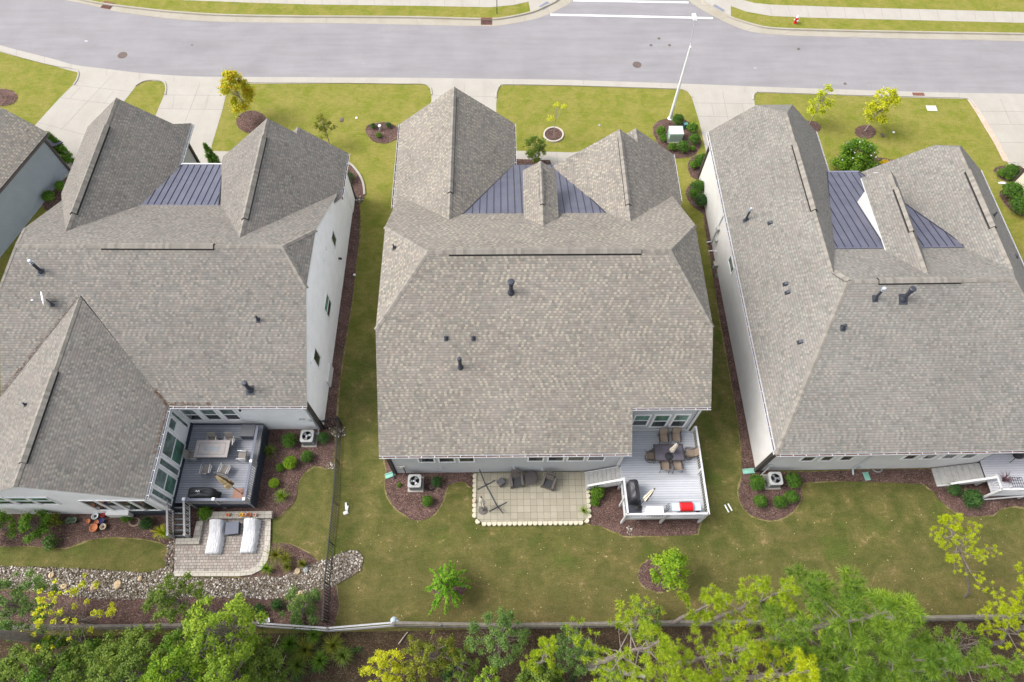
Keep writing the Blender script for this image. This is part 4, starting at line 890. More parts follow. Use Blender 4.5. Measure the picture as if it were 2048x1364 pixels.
mb = MB(); wall(mb, 'x', ox, oy-20, oy, [(oy-20, 4.6), (oy, 4.6)], sgn=-1); wall(mb, 'y', oy, ox, ox+12, [(ox, 4.6), (ox+6, 8.6), (ox+12, 4.6)], sgn=1); wall(mb, 'y', oy-20, ox, ox+12, [(ox, 4.6), (ox+6, 8.6), (ox+12, 4.6)], sgn=-1); wall(mb, 'x', ox+12, oy-20, oy, [(oy-20, 4.6), (oy, 4.6)], sgn=1)
mb.build('wall', siding('beige_lap_siding', (.56, .5, .4)), HF)
mb = MB(); mb.slab([(ox-.3, oy-20.4, 4.5), (ox-.3, oy+.4, 4.5), (ox+6, oy+.4, 8.8), (ox+6, oy-20.4, 8.8)]); mb.slab([(ox+12.3, oy-20.4, 4.5), (ox+12.3, oy+.4, 4.5), (ox+6, oy+.4, 8.8), (ox+6, oy-20.4, 8.8)])
mb.build('roof', [SH_R, TRIM_D, CAPM], HF); mb = MB(); mb.bb(ox-.08, ox+.1, oy-.1, oy+.1, 0, 4.5); mb.build('corner_board', TRIM_D, HF)
# ---------------------------------------------------------------- decks
def rail(par, pts, z0, h, mats, posts=(), bal=.15, bw=.032, top=.115, cap=None, name='railing'):
    """rail along a polyline: top board, bottom rail and square balusters"""
    mb = MB()
    for (x0, y0), (x1, y1) in zip(pts, pts[1:]):
        p = Vector((x0, y0, 0)); q = Vector((x1, y1, 0)); L = (q-p).length; d = (q-p)/L
        mb.bar(p+Vector((0, 0, z0+h)), q+Vector((0, 0, z0+h)), top, .04, 0)
        mb.bar(p+Vector((0, 0, z0+h-.07)), q+Vector((0, 0, z0+h-.05)), .035, .05, 1); mb.bar(p+Vector((0, 0, z0+.1)), q+Vector((0, 0, z0+.08)), .035, .04, 1)
        n = int(L/bal)
        for i in range(1, n):
            c = p+d*L*i/n; mb.bar(c+Vector((0, 0, z0+.1)), c+Vector((0, 0, z0+h-.07)), bw, bw, 1, upv=d)
    return mb.build(name, mats, par)
def post(par, x, y, z1, mat, w_=.13, z0=0., cap=None, name='post'):
    mb = MB(); mb.box((x, y, (z0+z1)/2), (w_, w_, z1-z0), 0)
    if cap: mb.box((x, y, z1+.03), (w_*1.35, w_*1.35, .06), 1, top=.8)
    return mb.build(name, [mat, cap or mat], par)
# centre deck
DZ = 1.4
DC = thing('deck', 'pale grey deck with white railing holding dining set and red grill', 'deck', org=(9.6, 12.2, 0), group='back decks')
mb = MB(); mb.prism([(7.25, 9.55), (11.95, 9.55), (11.95, 14.98), (7.2, 14.98), (7.2, 12.75), (7.25, 12.75)], DZ-.05, DZ, 0, 1); mb.build('floor', [DECK_C, RAIL_C], DC)
mb = MB(); mb.bb(7.25, 11.95, 9.5, 9.55, DZ-.3, DZ-.02); mb.bb(7.2, 7.25, 9.55, 12.7, DZ-.3, DZ-.02); mb.bb(11.95, 12, 9.55, 14.98, DZ-.3, DZ-.02); mb.build('rim_board', RAIL_C, DC)
rail(DC, [(7.2, 11.7), (7.25, 9.52)], DZ, .95, [RAIL_C, RAIL_C]); rail(DC, [(7.2, 9.52), (12.0, 9.52)], DZ, .95, [RAIL_C, RAIL_C]); rail(DC, [(12.0, 9.45), (12.0, 14.95)], DZ, .95, [RAIL_C, RAIL_C])
for x, y in ((7.22, 9.55), (7.22, 10.6), (7.22, 11.7), (9.6, 9.55), (11.97, 9.55), (11.97, 12.2), (11.97, 14.9)): post(DC, x, y, DZ+.9, RAIL_C)
# stairs from the deck down to the patio, treads running along the wall
S0, S1, NS = 7.2, 5.15, 8
mb = MB()
for i in range(NS):
    x = S0-(i+.5)*(S0-S1)/NS; z = DZ-(i+1)*DZ/(NS+1)
    mb.box((x, 12.2, z), ((S0-S1)/NS-.02, 1.0, .04), 0); mb.box((x-(S0-S1)/NS/2+.01, 12.2, z-.08), (.02, 1.0, .13), 0)
mb.build('stairs', STAIR, DC)
mb = MB()
for y in (11.66, 12.72): mb.bar((S0, y, DZ-.18), (S1+.05, y, .05), .05, .28)
mb.build('stringer', RAIL_C, DC)
mb = MB(); mb.bar((7.2, 11.62, DZ+.95), (5.2, 11.62, 1.05), .13, .04); mb.bar((7.2, 11.62, DZ+.1), (5.2, 11.62, .3), .04, .08)
for i in range(14): t = (i+.5)/14; x = 7.2-2*t; mb.bar((x, 11.62, DZ+.1-1.1*t), (x, 11.62, DZ+.93-1.28*t), .035)
mb.build('railing', RAIL_C, DC); post(DC, 5.2, 11.62, 1.0, RAIL_C)
# left deck (dark)
al = .6; LZ = 1.1
DL = thing('deck', 'dark slate deck with navy skirting beside the white house', 'deck', org=(-17.6, 13, 0), a=al, group='back decks')
mb = MB(); mb.prism([(-20, 10.6), (-15.5, 10.6), (-15.5, 15.6), (-20, 15.6)], LZ-.05, LZ, 0, 1); mb.build('floor', [DECK_L, NAVY], DL)
mb = MB(); mb.bb(-15.5, -15.42, 10.55, 15.6, .02, LZ); mb.bb(-18.9, -15.5, 10.5, 10.6, .45, LZ-.02); mb.bb(-20, -15.5, 15.6, 15.65, .1, LZ+.1); mb.bb(-20.05, -19.98, 10.6, 15.6, LZ, LZ+.12); mb.build('skirt_board', NAVY, DL)
rail(DL, [(-15.5, 15.2), (-15.5, 10.6)], LZ, .95, [NAVY_L, GREYP], bal=.14, bw=.04, top=.16); rail(DL, [(-15.5, 10.55), (-19.0, 10.55)], LZ, .95, [NAVY_L, GREYP], bal=.14, bw=.04, top=.16)
for x, y in ((-15.5, 12.9), (-15.5, 10.58), (-17.3, 10.58), (-19.05, 10.58)): post(DL, x, y, LZ+.98, GREYP, .14, cap=WHITE)
mb = MB(); N_ = 6
for i in range(N_):
    y = 10.5-(i+.5)*.3; z = LZ-(i+1)*LZ/(N_+1); mb.box((-19.55, y, z), (.95, .06, .04), 0); mb.box((-19.55, y-.02, z-.02), (.95, .24, .03), 1)
mb.build('stairs', [plain('tread_edge_grey', (.22, .22, .23), .7), BLACKC], DL)
for x in (-20.05, -19.05):
    mb = MB(); mb.bar((x, 10.55, LZ+.95), (x, 8.75, .98), .12, .05); mb.bar((x, 10.55, LZ+.1), (x, 8.75, .2), .05, .08)
    for i in range(12): t = (i+.5)/12; mb.bar((x, 10.55-1.8*t, LZ+.1-.9*t), (x, 10.55-1.8*t, LZ+.93-1.05*t), .04)
    mb.build('railing', GREYP, DL); post(DL, x, 8.75, .98, GREYP, .13, cap=GREYP)
# right deck
ar_ = -.4; RZ_ = 1.2
DR = thing('deck', 'pale lilac deck with weathered stairs cut by the right frame edge', 'deck', org=(32, 12.3, 0), a=ar_, group='back decks')
mb = MB(); mb.prism([(30.0, 10.6), (34.7, 10.6), (34.7, 14.95), (30.0, 14.95)], RZ_-.05, RZ_, 0, 1); mb.build('floor', [DECK_R, RAIL_C], DR)
rail(DR, [(30.0, 11.5), (30.0, 10.6)], RZ_, .95, [RAIL_C, RAIL_C]); rail(DR, [(29.95, 10.6), (34.7, 10.6)], RZ_, .95, [RAIL_C, RAIL_C]); rail(DR, [(34.7, 10.6), (34.7, 14.9)], RZ_, .95, [RAIL_C, RAIL_C])
for x, y in ((30.0, 11.5), (30.0, 10.6), (32.4, 10.6), (34.7, 10.6)): post(DR, x, y, RZ_+.9, RAIL_C)
mb = MB(); mb.bar((30, 10.5, .15), (32.3, 10.45, RZ_-.1), .06, .12); mb.bb(30, 34.7, 10.52, 10.6, RZ_-.3, RZ_-.02); mb.build('brace', RAIL_C, DR)
mb = MB(); NS = 8
for i in range(NS):
    x = 29.98-(i+.5)*.31; z = RZ_-(i+1)*RZ_/(NS+1); mb.box((x, 12.0, z), (.29, 1.15, .04), 0); mb.box((x-.15, 12.0, z-.07), (.02, 1.15, .12), 0)
mb.build('stairs', STAIR, DR)
mb = MB(); mb.bar((30, 11.42, RZ_-.15), (27.5, 11.42, .05), .06, .3); mb.bar((30.0, 11.36, RZ_+.95), (27.9, 11.36, .85), .13, .04)
for i in range(14): t = (i+.5)/14; mb.bar((30-2.1*t, 11.36, RZ_-1.*t+.05), (30-2.1*t, 11.36, RZ_+.92-1.2*t), .035)
mb.build('railing', RAIL_C, DR)

# ---------------------------------------------------------------- patios
pc = gl([(950, 945), (1175, 943), (1180, 1034), (1168, 1046), (965, 1048), (950, 1034)])
mb = MB(); mb.prism([(-1.72, 12.78), (5.2, 12.78), (5.15, 9.85), (4.8, 9.68), (-1.4, 9.68), (-1.72, 10.0)], 0, .12); tag(mb.build('patio', PAV_C), kind='structure')
ED = thing('patio_edging', 'scalloped cream stone edging around the cream slab patio', 'edging', (1.7, 9.6, 0))
def edge_block(x, y, rz):
    mb = MB(); mb.prism([(-.14, .0), (.14, .0), (.15, -.1), (.1, -.2), (0, -.235), (-.1, -.2), (-.15, -.1)], 0, .17)
    o = mb.build('edging_block', EDM, ED); o.location = (x-1.7, y-9.6, 0); o.rotation_euler = (0, 0, rz); return o
EDM = plain('scalloped_block', (.52, .475, .37), .85, var=.15, sc_=2)
eb = None
def place(x, y, rz):
    global eb
    if eb is None: eb = edge_block(x, y, rz)
    else: c = eb.copy(); C.objects.link(c); c.parent = ED; c.location = (x-1.7, y-9.6, 0); c.rotation_euler = (0, 0, rz)
for i in range(20): place(-1.22+i*.312, 9.67, 0)
for i in range(9): place(-1.73, 10.1+i*.31, -math.pi/2)
for i in range(6): place(5.16, 9.98+i*.31, math.pi/2)
place(-1.56, 9.78, -.8); place(5.02, 9.76, .8)
# left paver patio with rounded corner and low seat walls
mb = MB(); P = gl([(352, 1076), (350, 1153), (480, 1153), (505, 1150), (524, 1140), (536, 1122), (541, 1100), (543, 1026), (400, 1030), (400, 1076)])
mb.prism(P, 0, .12); tag(mb.build('patio', PAV_L), kind='structure')
bo = gl([(350, 1153), (480, 1153), (505, 1150), (524, 1140), (536, 1122), (541, 1100), (543, 1032)]); bi = gl([(350, 1143), (478, 1143), (499, 1140), (514, 1132), (524, 1118), (530, 1098), (532, 1032)])
mb = MB(); strip(mb, bo, bi, .135); tag(mb.build('patio_border', pavers('border_paver', ((.4, .37, .32), (.46, .43, .38), (.38, .34, .3)), .35, .3, (.16, .14, .12))), kind='structure')
p0, p1, p2 = G(372, 1027, 0, 0), G(543, 1027), G(543, 1038)
SW = thing('seat_wall', 'low stone wall with terracotta pots along the patio edge', 'wall', (G(470, 1032)[0], G(470, 1032)[1], 0))
mb = MB(); a0 = G(405, 1031, .4); a1 = G(543, 1031, .4); mb.box(((a0.x+a1.x)/2-SW.location.x, a0.y-SW.location.y, .2), (a1.x-a0.x, .36, .4)); mb.build('wall', WALLST, SW)
mb = MB(); mb.box(((a0.x+a1.x)/2-SW.location.x, a0.y-SW.location.y, .43), (a1.x-a0.x+.06, .42, .06)); mb.build('coping', WALLST, SW)
b0, b1, b2 = G(390, 1083, .3), G(400, 1042, .3), G(352, 1083, .3)
SW2 = thing('seat_wall', 'short stone step wall at the foot of the dark deck stairs', 'wall', (b0.x, b0.y, 0))
mb = MB(); mb.bb(b2.x-b0.x, .25, -.15, .2, 0, .32); mb.bb(-.15, .25, .2, b1.y-b0.y, 0, .32); mb.build('wall', WALLST, SW2)

# ---------------------------------------------------------------- furniture
def sling_chair(name, label, group, fabric, frame, swivel=False):
    t = thing(name, label, 'chair', group=group)
    mb = MB(); mb.box((0, 0, .42), (.5, .5, .03)); mb.build('seat', fabric, t)
    mb = MB(); mb.bar((0, .24, .44), (0, .42, .98), .5, .025, upv=(0, 1, 0)); mb.build('backrest', fabric, t)
    for sx in (-1, 1):
        mb = MB(); x = .27*sx
        mb.tube([(x, .24, .43), (x, .36, .8), (x, .43, 1.0)], .018, 6); mb.tube([(x, .26, .43), (x, -.26, .43)], .018, 6)
        mb.tube([(x, .34, .66), (x, .0, .66), (x, -.27, .64), (x, -.27, .43)], .024, 6); mb.build('arm_frame', frame, t)
        if not swivel:
            for y0, y1 in ((-.26, -.3), (.26, .34)):
                mb = MB(); mb.tube([(x, y0, .43), (x*1.05, y1, 0)], .018, 6); mb.build('leg', frame, t)
    if swivel:
        mb = MB(); mb.tube([(0, 0, .4), (0, 0, .1)], .035, 8)
        for i in range(4): an = i*math.pi/2+.4; mb.tube([(0, 0, .13), (.24*math.cos(an), .24*math.sin(an), .04)], .018, 6)
        ring = [(.29*math.cos(k*math.pi/8), .29*math.sin(k*math.pi/8), .03) for k in range(17)]; mb.tube(ring, .02, 6); mb.build('swivel_base', frame, t)
    return t
used = set()
def put(proto, x, y, z, rz, label=None):
    if proto.name not in used: used.add(proto.name); proto.location = (x, y, z); proto.rotation_euler = (0, 0, rz); 
    else: proto = copy_tree(proto, (x, y, z), rz)
    if label: proto['label'] = label
    return proto
chA = sling_chair('patio_chair', 'x', 'brown sling chairs around the deck dining table', MESH_B, BRONZE)
chB = sling_chair('swivel_chair', 'x', 'brown sling chairs around the deck dining table', MESH_B, BRONZE, True)
pi = math.pi
for px_, py_, pr, rz, l in ((1327, 876, chA, .03, 'brown sling chair at the house side of the deck table, left one'), (1352, 874, chA, -.05, 'brown sling chair at the house side of the deck table, right one'),
                           (1330, 931, chA, pi-.05, 'brown sling chair at the yard side of the deck table, left one'), (1355, 931, chA, pi+.06, 'brown sling chair at the yard side of the deck table, right one'),
                           (1302, 912, chB, pi/2+.1, 'brown swivel chair at the left end of the deck table'), (1380, 906, chB, -pi/2-.1, 'brown swivel chair at the right end of the deck table by the railing')):
    p = G(px_, py_, DZ+.45); put(pr, p.x, p.y, DZ, rz, l)
p = G(1338, 905, DZ+.72)
t = thing('dining_table', 'glass topped dining table with bronze legs on the pale deck', 'table', (p.x, p.y, DZ)); TX, TY = p.x, p.y
mb = MB(); mb.box((0, 0, .71), (1.75, 1.0, .015)); mb.build('tabletop', BLUEG, t)
mb = MB()
for s_ in (-1, 1): mb.box((0, s_*.5, .715), (1.84, .05, .04)); mb.box((s_*.9, 0, .715), (.05, 1.04, .04))
mb.build('table_rim', BRONZE, t)
for sx in (-1, 1):
    for sy in (-1, 1): mb = MB(); mb.tube([(sx*.85, sy*.46, .7), (sx*.8, sy*.42, .3), (sx*.86, sy*.46, 0)], .025, 6); mb.build('leg', BRONZE, t)
def closed_umbrella(label, base, top, r, mats, basem, tilt=True, r_base=.25, cat='umbrella'):
    """furled parasol: pole, folded canopy with pleats, round base"""
    t = thing('parasol', label, cat, base, group=None); d = Vector(top)-Vector(base)
    mb = MB(); mb.lathe([(r_base, 0), (r_base, .06), (r_base*.5, .1), (.04, .14), (.04, .3)], 18); mb.build('base', basem, t)
    mb = MB(); mb.tube([(0, 0, .1), tuple(d)], .022, 8); mb.build('pole', BRONZE, t)
    mb = MB(); n = 16; dn = d.normalized(); e1 = dn.cross(Vector((0, 1, .1))).normalized(); e2 = dn.cross(e1); R = random.Random(label)
    prof = [(.42, .35), (.45, 1.), (.58, .9), (.62, .62), (.66, .85), (.8, .7), (.93, .42), (.99, .22), (1.02, .05)]
    for f_, k_ in prof:
        for k in range(n):
            an = 2*pi*k/n; rr = r*k_*(1.15 if k % 2 else .72)*R.uniform(.9, 1.1); mb.v.append(tuple(d*f_+(e1*math.cos(an)+e2*math.sin(an))*rr))
    for i in range(len(prof)-1):
        for k in range(n): mb.f.append([i*n+k, i*n+(k+1) % n, (i+1)*n+(k+1) % n, (i+1)*n+k]); mb.m.append(1 if k % 4 == 0 else 0)
    mb.f.append(list(range(n))); mb.m.append(0)
    mb.build('canopy', mats, t); mb = MB(); mb.lathe([(.05, -.05), (.06, 0), (.001, .06)], 10, c=tuple(d)); mb.build('finial', BRONZE, t)
    return t
closed_umbrella('furled cream parasol standing in the deck dining table', (TX+.05, TY, DZ), (TX+.2, TY+.05, DZ+2.3), .15, [CREAM, CREAM], BRONZE)
closed_umbrella('furled cream and brown parasol leaning beside the covered grill', (8.05, 10.15, DZ), (8.75, 10.75, DZ+1.9), .15, [CREAM, STRIPE], BLACKC)
closed_umbrella('furled striped parasol in a round dark base on cream patio', (-1.3, 10.4, .12), (-1.36, 10.75, 1.9), .2, [CREAM, CREAM], WICK, r_base=.28)
t = closed_umbrella('tall furled tan parasol leaning above the dark deck', tuple(G(485, 988, LZ)), tuple(G(431, 950, LZ+2.0)), .24, [TAN, plain('canvas_fold_dark', (.09, .06, .03), .9)], RUG, r_base=.3)
mb = MB(); mb.box((0, 0, .0), (.75, .7, .02)); o = mb.build('mat', RUG); o.location = tuple(G(478, 988, LZ+.02)); tag(o, 'terracotta coloured mat in the corner of the dark deck', 'mat')
# pitcher on the table
mb = MB(); mb.lathe([(.16, 0), (.24, .08), (.2, .12), (.05, .14)], 18); o = mb.build('round_tray', BLACKC); o.location = (TX-.05, TY-.25, DZ+.73); tag(o, 'dark round centrepiece on the glass deck table', 'tray')
# covered grill, storage, white box, red grill
def covered(name, label, cat, loc, rz, w_, d_, h_, mat, part='cover', wr=.05, group=None, bulge=.12):
    t = thing(name, label, cat, loc, rz, group); R = random.Random(label); mb = MB(); nx = 14; rings = []
    for z, k in ((0, 1.06), (.15, 1.0), (.5, .96), (.82, .97), (.9, .93), (.97, .72), (1, .45), (1.01, .0)):
        ring = []
        for i in range(nx*2):
            an = 2*pi*i/(nx*2); cx = math.cos(an); cy = math.sin(an); e = 8.
            rr = (abs(cx)**e+abs(cy)**e)**(-1/e)
            ring.append((cx*rr*w_/2*k*(1+R.uniform(-wr, wr)*.5), cy*rr*d_/2*k*(1+R.uniform(-wr, wr)*.5), z*h_+(bulge*h_*math.cos(cx*1.4) if z > .85 else 0)))
        rings.append(ring)
    n = nx*2
    for r_ in rings: mb.v += r_
    for i in range(len(rings)-1):
        for k in range(n): mb.f.append([i*n+k, i*n+(k+1) % n, (i+1)*n+(k+1) % n, (i+1)*n+k]); mb.m.append(0)
    o = mb.build(part, mat, t, True); return t
covered('grill', 'grill under a wrinkled black cover against the deck railing', 'grill', (7.75, 10.95, DZ), .05, .62, 1.25, 1.15, plain('black_vinyl_cover', (.035, .035, .042), .45))
mb = MB(); mb.box((0, 0, 0), (.95, .95, .02)); o = mb.build('mat', SLATE); o.location = (7.8, 10.15, DZ+.02); tag(o, 'dark grey square mat under the leaning parasol', 'mat')
t = thing('storage_bench', 'white slatted storage bench against the deck front railing', 'bench', (8.95, 9.85, DZ))
mb = MB(); mb.box((0, 0, .26), (1.0, .42, .5)); mb.build('box', WHITE, t); mb = MB(); 
for i in range(6): mb.box((-.42+i*.17, 0, .54), (.155, .46, .04))
mb.build('lid', WHITE, t)
t = thing('gas_grill', 'gas grill with bright red lid and white side shelves', 'grill', (10.75, 9.95, DZ))
mb = MB(); mb.box((0, 0, .42), (.75, .5, .8)); mb.build('cart', SILVER, t)
mb = MB(); mb.v = []
for x in (-.36, .36):
    for k in range(9): an = pi*k/8; mb.v.append((x, -.27*math.cos(an), .82+.26*math.sin(an)))
for k in range(8): mb.f.append([k, k+1, 10+k, 9+k]); mb.m.append(0)
mb.f.append(list(range(9))[::-1]); mb.m.append(0); mb.f.append(list(range(9, 18))); mb.m.append(0); mb.build('lid', RED, t)
for s_ in (-1, 1): mb = MB(); mb.box((s_*.62, 0, .84), (.46, .46, .05)); mb.build('side_shelf', plain('pale_blue_steel', (.45, .5, .6), .4), t)
mb = MB(); mb.bar((-.38, .29, .9), (.38, .29, .9), .03); mb.box((0, .27, .78), (.74, .06, .12)); mb.build('handle', SILVER, t)
mb = MB()
for i in range(4): mb.tube([(-.95, .05+.1*i, .05), (-1.05, .1*i-.1, .5), (-.9, .1*i, .75)], .015, 5)
o = mb.build('tool_rack', BLACKC); o.location = (10.7, 9.9, DZ); tag(o, 'small dark stand between the white bench and the red grill', 'stand')
def pot(label, x, y, z, r, h, mat, cat='pot', group=None, soil=True, plant=None):
    t = thing('flower_pot', label, cat, (x, y, z), group=group)
    mb = MB(); mb.lathe([(r*.7, 0), (r*.95, h*.85), (r*1.05, h*.86), (r*1.05, h), (r*.88, h), (r*.85, h*.8)], 20); mb.build('pot', mat, t, True)
    if soil: mb = MB(); mb.lathe([(r*.9, h*.78), (.001, h*.82)], 20); mb.build('soil', SOIL, t)
    return t
pot('small terracotta pot in the front right corner of the pale deck', 11.6, 9.85, DZ, .11, .2, DRAIN)
# left deck set
t = thing('dining_table', 'stone topped table with inset panel and grey chairs on the dark deck', 'table', tuple(G(433, 905, LZ)), rad(-.6))
mb = MB(); mb.box((0, 0, .72), (2.05, 1.1, .05)); mb.build('tabletop', plain('pale_stone_top', (.29, .265, .26), .6, var=.15, sc_=4), t)
mb = MB(); mb.box((0, 0, .748), (.95, .26, .008)); mb.build('inset_panel', plain('inset_grey', (.19, .215, .235), .4), t)
mb = MB()
for s_ in (-1, 1): mb.bar((-.8, s_*.36, .747), (.8, s_*.36, .747), .018, .006); mb.bar((s_*.8, -.36, .747), (s_*.8, .36, .747), .018, .006)
mb.build('inlay_line', SLATE, t)
for sx in (-1, 1): mb = MB(); mb.box((sx*.6, 0, .36), (.35, .6, .7)); mb.build('leg', WICK, t)
chL = sling_chair('patio_chair', 'x', 'taupe sling chairs around the stone topped table', MESH_T, SILVER)
for px, py, rz, lb_ in ((425, 884, 0, 'taupe chair behind the stone table, nearer the glazed wall'), (460, 884, 0, 'taupe chair behind the stone table, nearer the storage box'), (388, 912, pi/2, 'taupe chair at the left end of the stone table'),
                        (485, 912, -pi/2, 'taupe chair at the right end of the stone table'), (413, 939, pi, 'taupe chair in front of the stone table, nearer the glazed wall'), (450, 939, pi-.25, 'taupe chair in front of the stone table beside the tan parasol')):
    p = G(px, py, LZ+.4); put(chL, p.x, p.y, LZ, rz, lb_)
p = G(402, 985, LZ+.9); t = covered('grill', 'barbecue under a black cover with a small white mark on dark deck', 'grill', (p.x, p.y, LZ), 0, 1.6, .6, 1.0, BLACKC, bulge=.15)
mb = MB(); mb.tube([(-.12, 0, 0), (-.05, .03, 0), (.0, -.02, 0), (.06, .03, 0), (.12, .0, 0)], .025, 5); o = mb.build('cover_mark', WHITE, t); o.location = (-.1, .0, 1.17)
t = thing('storage_box', 'dark slate storage box in the corner of the dark deck', 'box', tuple(G(502, 868, LZ)), rad(-.6))
mb = MB(); mb.box((0, 0, .3), (.85, .75, .6)); mb.build('box', SLATE, t); mb = MB(); mb.box((0, 0, .63), (.92, .8, .06), top=.96); mb.build('lid', plain('slate_lid', (.075, .078, .09), .5), t)
# covered loungers and side table on the paver patio
def lounger(label, px, py):
    p = G(px, py, .4); t = thing('covered_lounger', label, 'lounger', (p.x, p.y, .12), group='covered loungers on the paver patio'); mb = MB(); R = random.Random(px)
    nx, ny = 9, 22; W2, L2 = .42, .95
    def hgt(v): return .42+(.38*max(0, (v-.62)/.38))
    for j in range(ny+1):
        v = j/ny
        for i in range(nx+1):
            u = i/nx*2-1; z = hgt(v)*(1 if abs(u) < .8 else .75)*(.9+.1*math.cos(u*2))+R.uniform(-.018, .018)
            mb.v.append((u*W2*(1+R.uniform(-.02, .02)), (v*2-1)*L2, z))
    q = nx+1
    for j in range(ny):
        for i in range(nx): mb.f.append([j*q+i, j*q+i+1, (j+1)*q+i+1, (j+1)*q+i]); mb.m.append(0)
    bd = [i for i in range(q)]+[j*q+nx for j in range(1, ny+1)]+[ny*q+i for i in range(nx-1, -1, -1)]+[j*q for j in range(ny-1, 0, -1)]
    b = len(mb.v); 
    for k, i in enumerate(bd):
        x, y, z = mb.v[i]; f = 1.1+.07*math.sin(k*1.7)+R.uniform(0, .08); mb.v.append((x*f, y*(1.03+.02*math.sin(k*2.1)), .02))
    n = len(bd)
    for k in range(n): mb.f.append([bd[k], b+k, b+(k+1) % n, bd[(k+1) % n]]); mb.m.append(0)
    mb.build('cover', COVER, t, True)
    mb = MB(); mb.bar((-.3, -.85, .28), (.3, -.85, .28), .03)
    for sx in (-.3, .3):
        for sy in (-.85, .8): mb.bar((sx, sy, 0), (sx, sy, .3), .04)
    mb.build('frame', BRONZE, t); return t
lounger('lounger under a white cover, left of the dark side table', 430, 1074); lounger('lounger under a white cover, right of the dark side table', 499, 1072)
p = G(466, 1057, .4); t = thing('side_table', 'dark blue grey cube side table between two covered loungers', 'table', (p.x, p.y, .12), .1); mb = MB(); mb.box((0, 0, .22), (.72, .68, .44), top=1.03); mb.build('body', SLATE, t); mb = MB(); mb.box((0, 0, .455), (.78, .74, .03)); mb.build('top', plain('slate_blue_top', (.085, .095, .135), .5), t)
# hammock stand, wicker set
t = thing('hammock_stand', 'black steel hammock stand without hammock on the cream patio', 'stand', (0, 11, .12))
h0, h1 = G(959, 939, .9), G(1006, 1026, .9); f0, f1 = G(972, 971, .15), G(994, 1012, .15)
def rel(v, t=t): return (v.x-t.location.x, v.y-t.location.y, v.z-t.location.z)
mb = MB(); mb.tube([rel(h0), rel(f0+(h0-f0)*.4), rel(f0), rel(f1), rel(f1+(h1-f1)*.4), rel(h1)], .035, 8); mb.build('beam', SLATE, t)
for q0, q1 in (((955, 979), (990, 961)), ((978, 1023), (1014, 1004))): mb = MB(); mb.tube([rel(G(*q0, .15)), rel(G(*q1, .15))], .032, 8); mb.build('foot', SLATE, t)
def wicker_chair(label, x, y, rz):
    t = thing('wicker_chair', label, 'chair', (x, y, .12), rz, 'wicker armchairs on the cream patio')
    mb = MB(); mb.box((0, -.02, .2), (.62, .62, .32), top=1.04); mb.build('base', WICK, t)
    mb = MB(); mb.box((0, -.06, .41), (.56, .52, .12), top=.92); mb.build('cushion', CUSH, t)
    mb = MB(); mb.bar((0, .3, .3), (0, .5, .95), .6, .12, upv=(0, 1, 0)); mb.build('backrest', WICK, t)
    mb = MB(); mb.bar((0, .2, .5), (0, .36, .85), .48, .1, upv=(0, 1, 0)); mb.build('back_cushion', plain('taupe_cushion', (.11, .095, .085), .9, var=.2), t)
    for s_ in (-1, 1): mb = MB(); mb.bar((s_*.34, -.33, .5), (s_*.34, .38, .66), .14, .1); mb.bar((s_*.34, -.3, .02), (s_*.34, -.3, .5), .12, .1); mb.bar((s_*.34, .3, .02), (s_*.34, .3, .6), .1, .1); mb.build('arm', WICK, t)
    return t
p = G(1033, 962, .5); wicker_chair('dark wicker armchair left of the round fire table', p.x, p.y, .12); p = G(1097, 965, .5); wicker_chair('dark wicker armchair right of the round fire table', p.x, p.y, -.35)
p = G(1061, 957, .4); t = thing('fire_table', 'round dark fire table between two wicker armchairs', 'table', (p.x, p.y, .12)); mb = MB(); mb.lathe([(.3, 0), (.34, .1), (.36, .4)], 24); mb.build('drum', WICK, t); mb = MB(); mb.lathe([(.4, .4), (.42, .42), (.42, .46), (.001, .475)], 28); mb.build('lid', plain('dark_round_top', (.07, .06, .06), .7, fine=.2), t)
p = G(1002, 965, .3); t = thing('ottoman', 'small square dark ottoman near the hammock stand', 'stool', (p.x, p.y, .12), .65); mb = MB(); mb.box((0, 0, .18), (.4, .4, .36), top=1.05); mb.build('body', WICK, t); mb = MB(); mb.box((0, 0, .39), (.44, .44, .08), top=.9); mb.build('cushion', plain('grey_cushion', (.1, .1, .11), .9), t)
